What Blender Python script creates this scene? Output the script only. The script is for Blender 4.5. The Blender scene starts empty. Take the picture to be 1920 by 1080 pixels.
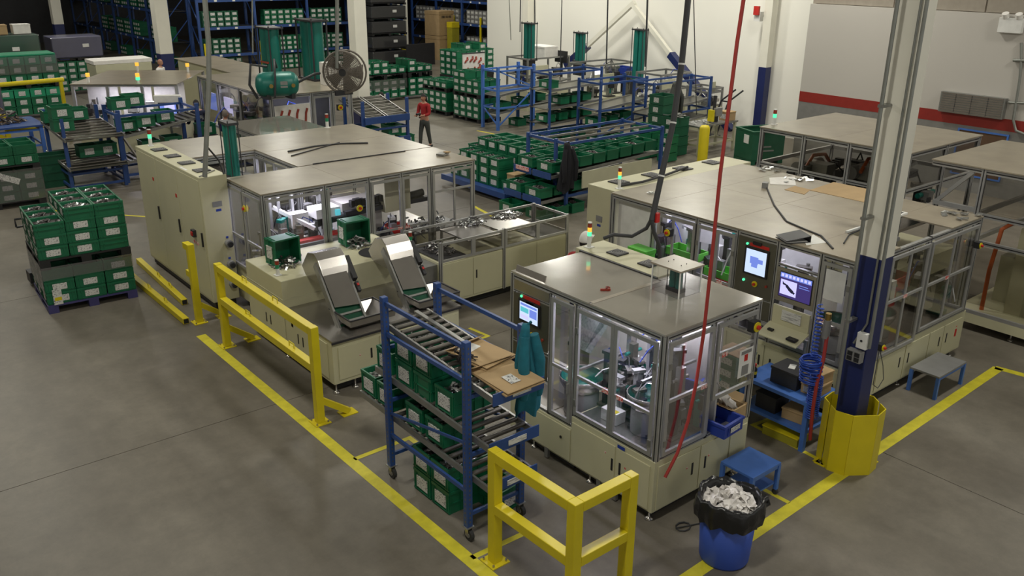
import bpy, math, random
from mathutils import Vector, Matrix
random.seed(7)
S = bpy.context.scene
COL = S.collection
PI = math.pi
# ---------------------------------------------------------------- camera
YAW, PITCH, ROLL, FPX, CH = 0.88267367, 0.36341822, 0.00880729, 1648.2709, 5.75
CF = Vector((math.cos(PITCH)*math.cos(YAW), math.cos(PITCH)*math.sin(YAW), -math.sin(PITCH)))
_r = Vector((math.sin(YAW), -math.cos(YAW), 0)); _u = _r.cross(CF)
CR = math.cos(ROLL)*_r + math.sin(ROLL)*_u
CU = -math.sin(ROLL)*_r + math.cos(ROLL)*_u
cd = bpy.data.cameras.new('camera'); cam = bpy.data.objects.new('camera', cd); COL.objects.link(cam)
cam.matrix_world = Matrix(((CR.x, CU.x, -CF.x, 0), (CR.y, CU.y, -CF.y, 0), (CR.z, CU.z, -CF.z, CH), (0, 0, 0, 1)))
cd.sensor_width = 36; cd.lens = FPX/1920*36; cd.clip_end = 300
S.camera = cam
# ---------------------------------------------------------------- world, exposure
S.view_settings.view_transform = 'Standard'; S.view_settings.look = 'None'
S.view_settings.gamma = 1; S.view_settings.use_curve_mapping = False
S.view_settings.exposure = -0.12
wd = bpy.data.worlds.new('hall_air'); S.world = wd; wd.use_nodes = True
wd.node_tree.nodes['Background'].inputs[0].default_value = (0.95, 0.93, 0.84, 1)
wd.node_tree.nodes['Background'].inputs[1].default_value = 0.62
# ---------------------------------------------------------------- roof lamps of the hall, last pair added to brighten the back wall
LAMPS = [(x, y) for x in (2.4, 11.6, 20.8) for y in (4, 13.4, 22.6, 31.8)] + [(9.5, 41), (18.5, 40.5), (27.5, 41), (6, 50), (22.6, 18.2), (22.6, 27)]
for i, (x, y) in enumerate(LAMPS):
    ld = bpy.data.lights.new('bay_or_fill_light', 'AREA'); ld.shape = 'RECTANGLE'; ld.size = 1.3; ld.size_y = 0.5
    ld.energy = 275; ld.color = (1.0, 0.97, 0.86)
    lo = bpy.data.objects.new('bay_or_fill_light', ld); COL.objects.link(lo); lo.location = (x, y, 8.4)
# pixel helpers: where a ray of the photograph meets a plane of the place
def P(x, y, z=0.0, X=None, Y=None):
    d = CF + (x-960)/FPX*CR - (y-540)/FPX*CU
    t = X/d.x if X is not None else Y/d.y if Y is not None else (z-CH)/d.z
    return Vector((0, 0, CH)) + d*t
def SY(px, X, z):
    w = CR - (px-960)/FPX*CF; return -(X*w.x + (z-CH)*w.z)/w.y
def SX(px, Y, z):
    w = CR - (px-960)/FPX*CF; return -(Y*w.y + (z-CH)*w.z)/w.x
def SZ(py, X, Y):
    w = CU - (540-py)/FPX*CF; return CH - (X*w.x + Y*w.y)/w.z
# ---------------------------------------------------------------- materials
def mat(name, col, rough=0.55, metal=0.0, var=0.08, scale=6.0, bump=0.0, emit=0.0, spec=0.5, dirt=0.0):
    m = bpy.data.materials.new(name); m.use_nodes = True; nt = m.node_tree; N = nt.nodes; L = nt.links
    b = N['Principled BSDF']; b.inputs['Roughness'].default_value = rough; b.inputs['Metallic'].default_value = metal
    b.inputs['Specular IOR Level'].default_value = spec
    if emit:
        b.inputs['Base Color'].default_value = (0, 0, 0, 1)
        b.inputs['Emission Color'].default_value = (*col, 1); b.inputs['Emission Strength'].default_value = emit; return m
    tc = N.new('ShaderNodeTexCoord'); no = N.new('ShaderNodeTexNoise'); no.inputs['Scale'].default_value = scale
    no.inputs['Detail'].default_value = 5
    L.new(tc.outputs['Object'], no.inputs['Vector'])
    r = N.new('ShaderNodeValToRGB'); r.color_ramp.elements[0].position = 0.3; r.color_ramp.elements[1].position = 0.7
    r.color_ramp.elements[0].color = (*[c*(1-var) for c in col], 1); r.color_ramp.elements[1].color = (*[min(1, c*(1+var)) for c in col], 1)
    L.new(no.outputs['Fac'], r.inputs['Fac']); out = r.outputs['Color']
    if dirt:
        n2 = N.new('ShaderNodeTexNoise'); n2.inputs['Scale'].default_value = scale*0.35; n2.inputs['Detail'].default_value = 8
        n2.inputs['Roughness'].default_value = 0.7
        L.new(tc.outputs['Object'], n2.inputs['Vector'])
        r2 = N.new('ShaderNodeValToRGB'); r2.color_ramp.elements[0].position = 0.52; r2.color_ramp.elements[1].position = 0.75
        L.new(n2.outputs['Fac'], r2.inputs['Fac'])
        mu = N.new('ShaderNodeMath'); mu.operation = 'MULTIPLY'; mu.inputs[1].default_value = dirt; L.new(r2.outputs['Color'], mu.inputs[0])
        mx = N.new('ShaderNodeMix'); mx.data_type = 'RGBA'; mx.inputs['B'].default_value = (*[c*0.35 for c in col], 1)
        L.new(mu.outputs[0], mx.inputs['Factor']); L.new(out, mx.inputs['A']); out = mx.outputs['Result']
    L.new(out, b.inputs['Base Color'])
    if bump:
        bp = N.new('ShaderNodeBump'); bp.inputs['Strength'].default_value = bump; bp.inputs['Distance'].default_value = 0.02
        L.new(no.outputs['Fac'], bp.inputs['Height']); L.new(bp.outputs['Normal'], b.inputs['Normal'])
    return m
def glass(name, tint, gloss=0.06, rough=0.05, haze=0.0):
    m = bpy.data.materials.new(name); m.use_nodes = True; nt = m.node_tree; N = nt.nodes; L = nt.links
    N.remove(N['Principled BSDF']); o = N['Material Output']
    t = N.new('ShaderNodeBsdfTransparent'); t.inputs[0].default_value = (*tint, 1)
    g = N.new('ShaderNodeBsdfGlossy'); g.inputs['Roughness'].default_value = rough
    fr = N.new('ShaderNodeLayerWeight'); fr.inputs['Blend'].default_value = 0.25
    ma = N.new('ShaderNodeMath'); ma.operation = 'MULTIPLY_ADD'; ma.inputs[1].default_value = 0.35; ma.inputs[2].default_value = gloss
    L.new(fr.outputs['Fresnel'], ma.inputs[0])
    mx = N.new('ShaderNodeMixShader'); L.new(ma.outputs[0], mx.inputs[0]); L.new(t.outputs[0], mx.inputs[1]); L.new(g.outputs[0], mx.inputs[2])
    if haze:
        d = N.new('ShaderNodeBsdfDiffuse'); d.inputs[0].default_value = (0.6, 0.6, 0.62, 1)
        m2 = N.new('ShaderNodeMixShader'); m2.inputs[0].default_value = haze
        L.new(mx.outputs[0], m2.inputs[1]); L.new(d.outputs[0], m2.inputs[2]); mx = m2
    L.new(mx.outputs[0], o.inputs[0]); return m
def labelmat(name, base=(0.62, 0.62, 0.6), ink=(0.08, 0.08, 0.09), sc=(45, 45, 90), thr=0.60):
    m = mat(name, base, 0.6); N = m.node_tree.nodes; L = m.node_tree.links; b = N['Principled BSDF']
    tc = N.new('ShaderNodeTexCoord'); mp = N.new('ShaderNodeMapping'); mp.inputs['Scale'].default_value = sc
    L.new(tc.outputs['Object'], mp.inputs['Vector']); no = N.new('ShaderNodeTexNoise'); no.inputs['Scale'].default_value = 1; no.inputs['Detail'].default_value = 1
    L.new(mp.outputs[0], no.inputs['Vector']); r = N.new('ShaderNodeValToRGB'); r.color_ramp.interpolation = 'CONSTANT'
    r.color_ramp.elements[0].color = (*base, 1); r.color_ramp.elements[1].position = thr; r.color_ramp.elements[1].color = (*ink, 1)
    L.new(no.outputs['Fac'], r.inputs['Fac']); L.new(r.outputs['Color'], b.inputs['Base Color']); return m
M = dict(
    alu=mat('aluminium_profile', (0.42, 0.42, 0.42), 0.4, 0.55, 0.06), groove=mat('black_groove', (0.02, 0.02, 0.022), 0.6),
    cream=mat('cream_paint', (0.53, 0.51, 0.345), 0.42, 0, 0.03, 2.0, dirt=0.10), cream_d=mat('cream_paint_dusty', (0.50, 0.49, 0.35), 0.5, 0, 0.05, 3),
    steel=mat('stainless_steel', (0.42, 0.40, 0.38), 0.26, 0.9, 0.06, 5), steel_d=mat('brushed_panel', (0.15, 0.145, 0.12), 0.35, 0.7, 0.05, 5),
    roof=mat('dusty_roof_sheet', (0.29, 0.252, 0.192), 0.33, 0, 0.12, 2.2, 0.35, dirt=0.22),
    roof_g=mat('glossy_roof_sheet', (0.33, 0.31, 0.27), 0.15, 0, 0.08, 2.0, 0.22, dirt=0.18),
    black=mat('black_plastic', (0.015, 0.015, 0.017), 0.5), dark=mat('dark_metal', (0.045, 0.045, 0.05), 0.45, 0.4),
    grey=mat('grey_plastic', (0.22, 0.22, 0.22), 0.5), white=mat('white_plastic', (0.72, 0.72, 0.70), 0.5), rubber=mat('rubber', (0.03, 0.03, 0.03), 0.8),
    yellow=mat('safety_yellow_paint', (0.66, 0.54, 0.012), 0.38, 0, 0.05, 4, dirt=0.12), blue=mat('rack_blue_paint', (0.024, 0.066, 0.23), 0.42, 0, 0.08, 6, dirt=0.1),
    bluel=mat('light_blue_paint', (0.06, 0.16, 0.50), 0.45, 0, 0.08, 6), navy=mat('navy_column_paint', (0.012, 0.02, 0.10), 0.4, 0, 0.08, 2),
    colw=mat('white_column_paint', (0.78, 0.76, 0.67), 0.45, 0, 0.03, 2), roller=mat('roller_steel', (0.15, 0.14, 0.125), 0.4, 0.6, 0.12, 9),
    rail=mat('galvanised_rail', (0.30, 0.30, 0.29), 0.4, 0.7, 0.08, 9), card=mat('cardboard', (0.42, 0.29, 0.15), 0.8, 0, 0.06, 5), cardd=mat('dark_cardboard', (0.2, 0.13, 0.07), 0.85),
    green=mat('green_tote_plastic', (0.006, 0.125, 0.056), 0.42, 0, 0.08, 4), green_d=mat('dark_green_plastic', (0.006, 0.085, 0.042), 0.5, 0, 0.08, 4),
    green_l=mat('bright_green_plastic', (0.11, 0.50, 0.06), 0.45), teal=mat('teal_cylinder', (0.008, 0.155, 0.125), 0.38, 0.1, 0.08, 4),
    label=labelmat('printed_label'), sheet=labelmat('printed_sheet', (0.62, 0.62, 0.60), (0.35, 0.35, 0.35), (8, 8, 90), 0.55),
    redlab=labelmat('red_printed_label', (0.72, 0.55, 0.52), (0.55, 0.05, 0.04), (60, 60, 40), 0.52),
    red=mat('red_plastic', (0.50, 0.02, 0.015), 0.45), hose=mat('red_rubber_hose', (0.36, 0.035, 0.03), 0.5), bluep=mat('blue_plastic', (0.02, 0.05, 0.33), 0.45),
    binb=mat('blue_bin_plastic', (0.035, 0.085, 0.42), 0.5, 0, 0.05, 3), coil=mat('blue_coil_hose', (0.02, 0.07, 0.42), 0.35), bag=mat('black_bin_bag', (0.012, 0.012, 0.013), 0.28, bump=0.4, scale=14),
    casting=mat('metal_castings', (0.52, 0.53, 0.53), 0.3, 0.95, 0.3, 30), castd=mat('dark_castings', (0.12, 0.11, 0.11), 0.42, 0.7, 0.4, 30), cable=mat('black_cable', (0.035, 0.036, 0.04), 0.55),
    conduit=mat('steel_conduit', (0.27, 0.28, 0.26), 0.45, 0.6), teald=mat('teal_fabric', (0.006, 0.12, 0.17), 0.85, 0, 0.15, 12), blackf=mat('black_fabric', (0.008, 0.008, 0.012), 0.9),
    greyf=mat('grey_fabric', (0.05, 0.055, 0.05), 0.9), redf=mat('red_fabric', (0.30, 0.012, 0.014), 0.85), navyf=mat('navy_fabric', (0.008, 0.011, 0.03), 0.9), purf=mat('purple_fabric', (0.03, 0.025, 0.19), 0.85),
    skin=mat('skin', (0.40, 0.20, 0.13), 0.6), hair=mat('dark_hair', (0.012, 0.009, 0.008), 0.7), hairg=mat('greying_hair', (0.16, 0.13, 0.11), 0.8), capw=mat('white_cap_fabric', (0.75, 0.73, 0.70), 0.85),
    pallet=mat('purple_blue_pallet_plastic', (0.05, 0.045, 0.16), 0.55), palletk=mat('black_pallet_plastic', (0.012, 0.012, 0.013), 0.6), paper=mat('white_tissue', (0.72, 0.68, 0.65), 0.85),
    tissue=mat('crumpled_tissue', (0.74, 0.71, 0.68), 0.85, bump=0.3, scale=25), copper=mat('orange_cable', (0.42, 0.09, 0.02), 0.5), brass=mat('brass', (0.35, 0.24, 0.07), 0.35, 0.8),
    led=mat('machine_strip_light', (0.85, 0.85, 1.0), emit=3.5), scr=None, green_on=mat('green_lamp', (0.1, 1.0, 0.45), emit=1.4), amber_on=mat('amber_lamp', (1.0, 0.45, 0.05), emit=1.5),
    green_off=mat('green_lamp_off', (0.02, 0.25, 0.12), 0.3), red_off=mat('red_lamp_off', (0.28, 0.035, 0.02), 0.3), red_on=mat('red_lamp', (1, 0.05, 0.03), emit=0.8),
    glass=glass('clear_pane', (0.95, 0.95, 0.97), 0.015), glass_d=glass('smoked_pane', (0.84, 0.83, 0.81), 0.015), wrap=glass('stretch_film', (0.88, 0.88, 0.89), 0.10, 0.16, 0.05),
    cork=mat('cork_board', (0.10, 0.055, 0.03), 0.85), mesh_d=mat('vent_grille_metal', (0.15, 0.13, 0.11), 0.6, 0.0), tan=mat('tan_lid', (0.36, 0.25, 0.17), 0.7), purp=mat('blue_grey_wrap', (0.12, 0.12, 0.22), 0.35),
    bowl=mat('green_bowl_lining', (0.01, 0.12, 0.09), 0.35), wallin=mat('machine_back_panel', (0.50, 0.48, 0.44), 0.5), olive=mat('olive_plastic', (0.33, 0.30, 0.02), 0.5),
)
M['scr1'] = mat('screen_white_glow', (0.62, 0.75, 1.0), emit=1.15); M['scr2'] = mat('screen_blue_glow', (0.22, 0.32, 0.95), emit=0.9)
M['scr3'] = mat('screen_violet_glow', (0.06, 0.04, 0.20), emit=0.9); M['scr4'] = mat('screen_pale_glow', (0.62, 0.60, 1.0), emit=1.2); M['scrk'] = mat('screen_dark_glow', (0.02, 0.02, 0.05), emit=0.7)
M['scrc'] = mat('screen_cyan_glow', (0.15, 0.75, 0.85), emit=0.8)
for k_ in ('roof_g', 'roof'):
    b_ = M[k_].node_tree.nodes['Principled BSDF']; b_.inputs['Coat Weight'].default_value = 1.0 if k_ == 'roof_g' else 0.35; b_.inputs['Coat Roughness'].default_value = 0.07 if k_ == 'roof_g' else 0.22; b_.inputs['Coat IOR'].default_value = 1.6
# ---------------------------------------------------------------- mesh builder
class MB:
    def __init__(s): s.v = []; s.f = []; s.m = []; s.sm = []; s.xf = None
    def add(s, vs, fs, mi=0, smooth=False):
        o = len(s.v); s.v += [tuple(s.xf(*p)) if s.xf else tuple(p) for p in vs]
        for f in fs: s.f.append(tuple(i+o for i in f)); s.m.append(mi); s.sm.append(smooth)
        return s
    def box(s, x0, x1, y0, y1, z0, z1, mi=0):
        return s.add([(x0,y0,z0),(x1,y0,z0),(x1,y1,z0),(x0,y1,z0),(x0,y0,z1),(x1,y0,z1),(x1,y1,z1),(x0,y1,z1)],
                     [(0,3,2,1),(4,5,6,7),(0,1,5,4),(1,2,6,5),(2,3,7,6),(3,0,4,7)], mi)
    def obox(s, c, size, rot=(0,0,0), mi=0):
        from mathutils import Euler
        R = Euler(rot).to_matrix(); h = [q/2 for q in size]; vs = []
        for sz in (-1,1):
            for sx, sy in ((-1,-1),(1,-1),(1,1),(-1,1)):
                vs.append(Vector(c) + R @ Vector((sx*h[0], sy*h[1], sz*h[2])))
        return s.add(vs, [(0,3,2,1),(4,5,6,7),(0,1,5,4),(1,2,6,5),(2,3,7,6),(3,0,4,7)], mi)
    def bar(s, p, q, w, h=None, mi=0, up=(0,0,1)):
        p = Vector(p); q = Vector(q); h = h or w; d = (q-p).normalized(); U = Vector(up)
        if abs(d.dot(U)) > 0.98: U = Vector((0,1,0))
        a = d.cross(U).normalized()*w/2; b = a.cross(d).normalized()*h/2; vs = []
        for c in (p, q): vs += [c-a-b, c+a-b, c+a+b, c-a+b]
        return s.add(vs, [(0,1,2,3),(7,6,5,4),(0,4,5,1),(1,5,6,2),(2,6,7,3),(3,7,4,0)], mi)
    def tube(s, pts, r, n=8, mi=0, caps=True):
        pts = [Vector(p) for p in pts]; k = len(pts); vs = []; fs = []; a = None
        for i, p in enumerate(pts):
            d = (pts[min(i+1, k-1)] - pts[max(i-1, 0)]).normalized()
            if a is None: a = d.cross(Vector((0,0,1)) if abs(d.z) < 0.9 else Vector((1,0,0))).normalized()
            else: a = (a - d*a.dot(d)).normalized()
            b = d.cross(a); rr = r[i] if isinstance(r, (list, tuple)) else r
            for j in range(n): t = 2*PI*j/n; vs.append(p + a*rr*math.cos(t) + b*rr*math.sin(t))
        for i in range(k-1):
            for j in range(n): fs.append((i*n+j, i*n+(j+1) % n, (i+1)*n+(j+1) % n, (i+1)*n+j))
        s.add(vs, fs, mi, True)
        if caps: s.add(vs[:n], [tuple(range(n))[::-1]], mi); s.add(vs[-n:], [tuple(range(n))], mi)
        return s
    def cyl(s, p, q, r, n=12, mi=0): return s.tube([p, q], r, n, mi)
    def lathe(s, c, prof, n=20, mi=0):
        vs = []; fs = []; k = len(prof)
        for r, z in prof:
            for j in range(n): t = 2*PI*j/n; vs.append((c[0]+r*math.cos(t), c[1]+r*math.sin(t), c[2]+z))
        for i in range(k-1):
            for j in range(n): fs.append((i*n+j, i*n+(j+1) % n, (i+1)*n+(j+1) % n, (i+1)*n+j))
        return s.add(vs, fs, mi, True)
    def prism(s, poly, z0, z1, mi=0):
        n = len(poly); vs = [(x,y,z0) for x,y in poly] + [(x,y,z1) for x,y in poly]
        return s.add(vs, [tuple(range(n))[::-1], tuple(range(n,2*n))] + [(i,(i+1)%n,n+(i+1)%n,n+i) for i in range(n)], mi)
    def mesh(s, name, mats):
        me = bpy.data.meshes.new(name); me.from_pydata(s.v, [], s.f)
        for m in (mats if isinstance(mats, (list, tuple)) else [mats]): me.materials.append(M[m] if isinstance(m, str) else m)
        me.polygons.foreach_set('material_index', s.m); me.polygons.foreach_set('use_smooth', s.sm); me.update(); return me
    def build(s, name, mats, parent=None, w=True, bevel=0, **kw):
        """w: the vertices are in world coordinates and the root of parent is unrotated"""
        if parent is not None and w:
            rt = parent
            while rt.parent: rt = rt.parent
            o = rt.location; s.v = [(x-o.x, y-o.y, z-o.z) for x, y, z in s.v]
        ob = bpy.data.objects.new(name, s.mesh(name, mats)); COL.objects.link(ob); ob.parent = parent
        if bevel:
            b = ob.modifiers.new('bevel', 'BEVEL'); b.width = bevel; b.segments = 2; b.limit_method = 'ANGLE'
        for k_, v_ in kw.items(): ob[k_] = v_
        return ob
def thing(name, label, cat, loc=(0,0,0), rot=0, group=None):
    o = bpy.data.objects.new(name, None); COL.objects.link(o); o.empty_display_size = 0.1
    o.location = loc; o.rotation_euler = (0, 0, rot); o['label'] = label; o['category'] = cat
    if group: o['group'] = group
    return o
def tag(o, label, cat, group=None, center=False):
    o['label'] = label; o['category'] = cat
    if group: o['group'] = group
    return o
KIDS = {}
def dup(root, loc, rot=None, label=None, group=None):
    def cp(o, par):
        c = o.copy(); COL.objects.link(c); c.parent = par
        for k in KIDS.get(o.name) or KIDS.setdefault(o.name, list(o.children)): cp(k, c)
        return c
    c = cp(root, None); c.location = loc
    if rot is not None: c.rotation_euler = (0, 0, rot)
    if label: c['label'] = label
    if group: c['group'] = group
    return c
USED = set()
def inst(proto, loc, rot, label, group=None):
    """first use moves the prototype, later uses copy it"""
    if proto.name not in USED:
        USED.add(proto.name); KIDS[proto.name] = list(proto.children)
        for k in proto.children: KIDS[k.name] = list(k.children)
        proto.location = loc; proto.rotation_euler = (0, 0, rot); proto['label'] = label
        if group: proto['group'] = group
        return proto
    return dup(proto, loc, rot, label, group)
def frame(p0, p1, flip=False):
    """local frame of a wall segment: u along p0->p1, n outward (right hand of travel unless flip)"""
    p0 = Vector((p0[0], p0[1])); p1 = Vector((p1[0], p1[1])); d = (p1-p0); L = d.length; d = d/L
    n = Vector((d.y, -d.x)) * (-1 if flip else 1)
    return (lambda u, v, z: (p0.x + d.x*u + n.x*v, p0.y + d.y*u + n.y*v, z)), L
# ================================================================ SETTING
def struct(name, mb, m, parent=None, **k):
    o = mb.build(name, m, parent, w=False, **k)
    if parent is None: o['kind'] = 'structure'
    return o
# concrete floor of sawn slabs over a dark bed
def floor_mat():
    m = bpy.data.materials.new('polished_concrete'); m.use_nodes = True; nt = m.node_tree; N = nt.nodes; L = nt.links; b = N['Principled BSDF']
    tc = N.new('ShaderNodeTexCoord'); cols = None
    def noise(s, d=6, r=0.6):
        n = N.new('ShaderNodeTexNoise'); n.inputs['Scale'].default_value = s; n.inputs['Detail'].default_value = d; n.inputs['Roughness'].default_value = r
        L.new(tc.outputs['Object'], n.inputs['Vector']); return n
    n1 = noise(0.8, 8, 0.62); mp = N.new('ShaderNodeMapping'); mp.inputs['Scale'].default_value = (1.0, 0.3, 1); mp.inputs['Rotation'].default_value = (0, 0, 0.25); L.new(tc.outputs['Object'], mp.inputs['Vector']); L.new(mp.outputs[0], n1.inputs['Vector']); r1 = N.new('ShaderNodeValToRGB')
    r1.color_ramp.elements[0].position = 0.32; r1.color_ramp.elements[1].position = 0.70
    r1.color_ramp.elements[0].color = (0.135, 0.119, 0.095, 1); r1.color_ramp.elements[1].color = (0.225, 0.203, 0.166, 1)
    L.new(n1.outputs['Fac'], r1.inputs['Fac'])
    n2 = noise(2.4, 10, 0.8); mx = N.new('ShaderNodeMix'); mx.data_type = 'RGBA'; mx.blend_type = 'MULTIPLY'; mx.inputs['Factor'].default_value = 0.5
    r2 = N.new('ShaderNodeValToRGB'); r2.color_ramp.elements[0].position = 0.3; r2.color_ramp.elements[0].color = (0.42, 0.42, 0.42, 1); r2.color_ramp.elements[1].position = 0.62
    L.new(n2.outputs['Fac'], r2.inputs['Fac']); L.new(r1.outputs[0], mx.inputs['A']); L.new(r2.outputs[0], mx.inputs['B'])
    L.new(mx.outputs['Result'], b.inputs['Base Color'])
    r3 = N.new('ShaderNodeMapRange'); r3.inputs['To Min'].default_value = 0.30; r3.inputs['To Max'].default_value = 0.55; L.new(n1.outputs['Fac'], r3.inputs['Value'])
    L.new(r3.outputs[0], b.inputs['Roughness']); b.inputs['Specular IOR Level'].default_value = 0.35
    return m
M['floor'] = floor_mat()
fl = struct('floor', MB().box(-6, 42, -4, 70, -0.30, -0.02), mat('joint_bed', (0.03, 0.028, 0.025), 0.9))
xs = [-6, -1.2, 9.6, 16, 22, 28, 34, 42]; ys = [-4, 4.2-2.0, 10.22, 16.6, 23, 29, 35, 41, 47, 53, 60, 70]
g = 0.005
for i in range(len(xs)-1):
    for j in range(len(ys)-1):
        MB().box(xs[i]+g, xs[i+1]-g, ys[j]+g, ys[j+1]-g, -0.02, 0).build('concrete_slab', 'floor', fl, w=False)
# walls
WX, WR, YE = 26.0, 23.5, SY(1500, 23.5, 2.0)
YWL = SY(921, WX, 2.5)
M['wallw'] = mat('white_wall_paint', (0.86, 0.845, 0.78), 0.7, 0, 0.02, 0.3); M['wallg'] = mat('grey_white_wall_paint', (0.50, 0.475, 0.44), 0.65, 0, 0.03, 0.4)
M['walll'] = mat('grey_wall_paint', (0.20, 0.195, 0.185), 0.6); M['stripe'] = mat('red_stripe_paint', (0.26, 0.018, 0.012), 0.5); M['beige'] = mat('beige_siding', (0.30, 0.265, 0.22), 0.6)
struct('wall_back', MB().box(WX, WX+0.3, YE-4, YWL, 0, 9), 'wallw')
struct('wall_end', MB().box(WX, 42, YWL, YWL+0.3, 0, 9), 'wallw')
zst1, zst0 = SZ(206, WR, SY(1760, WR, 2)), SZ(227, WR, SY(1760, WR, 2))
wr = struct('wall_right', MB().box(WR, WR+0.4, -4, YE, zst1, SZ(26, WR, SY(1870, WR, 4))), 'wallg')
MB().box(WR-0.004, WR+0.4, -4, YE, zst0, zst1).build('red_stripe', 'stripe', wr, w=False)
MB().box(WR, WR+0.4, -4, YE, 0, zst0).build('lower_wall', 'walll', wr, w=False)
zt = SZ(26, WR, SY(1870, WR, 4))
t1 = struct('trim_1', MB().box(WR+0.12, WR+0.4, -4, YE, zt, 9), 'beige')
for k in range(9):
    y = YE-0.1-k*2.4; MB().box(WR+0.09, WR+0.12, y-2.36, y, zt+0.02, 8.9).build('siding_panel', 'beige', t1, w=False)
struct('wall_far', MB().box(-6, 42, 66, 66.3, 0, 10), 'dark')
struct('wall_left', MB().box(-6.3, -6, -4, 66, 0, 9), 'wallg')
struct('wall_rack_side', MB().box(41.5, 41.8, YWL, 66, 0, 10), 'dark')
cl = struct('ceiling', MB().box(-6.3, 42, -4, 66.3, 8.6, 8.9), mat('ceiling_deck', (0.45, 0.44, 0.41), 0.8))
# floor lines
def floor_line(pts, w, label, closed=False):
    b = MB()
    for i in range(len(pts)-1):
        p, q = Vector((*pts[i][:2], 0)), Vector((*pts[i+1][:2], 0)); d = (q-p).normalized(); n = Vector((-d.y, d.x, 0))*w/2
        a, c = p - d*(w/2 if i else 0), q + d*(w/2 if i < len(pts)-2 else 0)
        z = 0.0015+0.0003*i
        b.add([(*(a-n)[:2], z), (*(c-n)[:2], z), (*(c+n)[:2], z), (*(a+n)[:2], z), (*(a-n)[:2], 0.0), (*(c-n)[:2], 0.0), (*(c+n)[:2], 0.0), (*(a+n)[:2], 0.0)],
              [(0,1,2,3), (0,4,5,1), (1,5,6,2), (2,6,7,3), (3,7,4,0)])
    o = b.build('floor_line', 'linepaint'); tag(o, label, 'floor marking'); return o
M['linepaint'] = mat('yellow_floor_paint', (0.62, 0.55, 0.03), 0.5, 0, 0.12, 8, dirt=0.25)
floor_line([(4.33, 13.1), (4.36, 4.6)], 0.15, 'wide yellow aisle line running diagonally past the barriers and the blue flow cart')
floor_line([P(1240, 1117), P(1872, 690)], 0.15, 'wide yellow aisle line from beneath the blue bin to the right, interrupted by the column guard')
a, b_ = P(1866, 689), P(1990, 722)
floor_line([a, b_], 0.13, 'yellow line leaving the right aisle line towards the right edge of the picture')
floor_line([P(664, 861), P(768, 821), P(800, 845)], 0.07, 'thin yellow bay corner on the floor behind the left wheel of the blue flow cart')
floor_line([P(884, 1046), P(1000, 992), P(960, 968)], 0.07, 'thin yellow bay corner on the floor beneath the front barrier')
floor_line([P(1548, 868), P(1412, 797), P(1452, 782)], 0.06, 'thin yellow bay line on the floor in front of the blue work table')
floor_line([P(1480, 943), P(1380, 890)], 0.06, 'short thin yellow line on the floor beside the blue step stool')
floor_line([P(880, 615), P(915, 630), P(893, 638)], 0.06, 'small yellow corner mark on the floor behind the blue flow cart')
floor_line([P(885, 385), P(960, 425)], 0.09, 'yellow floor line behind the low glazed feeder unit')
floor_line([P(895, 245), P(1010, 268), P(1060, 285)], 0.09, 'yellow floor line beneath the light blue rack frame')
floor_line([P(60, 392), P(300, 408)], 0.07, 'faint yellow line on the floor behind the left pallet stack')
# columns
def column(x, y, s, zc, label, flange=False):
    r = thing('building_column', label, 'column', (x, y, 0))
    t = s*0.09
    def H(b, z0, z1):
        b.box(x-s/2, x+s/2, y-s/2, y-s/2+t, z0, z1); b.box(x-s/2, x+s/2, y+s/2-t, y+s/2, z0, z1); b.box(x-t/2, x+t/2, y-s/2+t, y+s/2-t, z0, z1); return b
    def T(b, z0, z1): return b.box(x-s/2, x+s/2, y-s/2, y+s/2, z0, z1)
    F = H if flange else T
    F(MB(), zc, 8.6).build('upper_shaft', 'colw', r); F(MB(), 0, zc).build('lower_shaft', 'navy', r, bevel=0 if flange else 0.01)
    return r
cmx, cmy = 9.62, 5.0
cmx, cmy = 9.02, 4.59
column(cmx, cmy, 0.26, SZ(478, cmx, cmy), 'thick white and navy steel column standing in the yellow guard beside the blue work table')
column(14.6, 25.6, 0.42, 1.08, 'white and navy steel column behind the roller cart, left of the woman in red')
column(*P(318, 170)[:2], 0.55, SZ(100, *P(318, 170)[:2]), 'white and navy steel column rising behind the left rear machine with the monitor')
column(*P(120, 112)[:2], 0.5, SZ(45, *P(120, 112)[:2]), 'white and navy steel column at the far upper left beside the pallet rack')
column(25.75, SY(1428, 25.7, 1.5), 0.30, SZ(126, 25.7, SY(1440, 25.7, 3)), 'white and navy column against the white back wall under the fire alarm')
column(25.8, SY(990, 25.8, 3), 0.34, 1.0, 'slender white column against the left part of the back wall')
# conduit and junction boxes of the main column
r = thing('conduit_run', 'grey steel conduits with white switch box and four gang outlet strapped to the thick column', 'conduit', (cmx-0.2, cmy-0.1, 0))
c = MB(); c.tube([(cmx-0.165, cmy-0.17, 1.62), (cmx-0.165, cmy-0.17, 8.6)], 0.02); c.build('conduit', 'conduit', r)
MB().tube([(cmx-0.165, cmy+0.02, 1.62), (cmx-0.165, cmy-0.10, 1.9), (cmx-0.165, cmy-0.12, 8.6)], 0.012).build('conduit', 'conduit', r)
MB().tube([(cmx-0.30, cmy+0.06, 1.0), (cmx-0.30, cmy+0.06, 8.6)], 0.022).build('conduit', 'conduit', r)
for z in (1.9, 3.1, 4.3): MB().box(cmx-0.32, cmx-0.145, cmy+0.03, cmy+0.09, z, z+0.03).build('clamp', 'rail', r)
bx_ = MB().box(cmx-0.215, cmx-0.145, cmy-0.155, cmy-0.03, 1.60, 1.79).build('switch_box', 'white', r, bevel=0.008)
MB().cyl((cmx-0.217, cmy-0.092, 1.70), (cmx-0.222, cmy-0.092, 1.70), 0.014).build('switch_button', 'dark', bx_)
ob_ = MB().box(cmx-0.23, cmx-0.145, cmy-0.12, cmy+0.06, 1.42, 1.56).build('outlet_box', 'grey', r, bevel=0.006)
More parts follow.
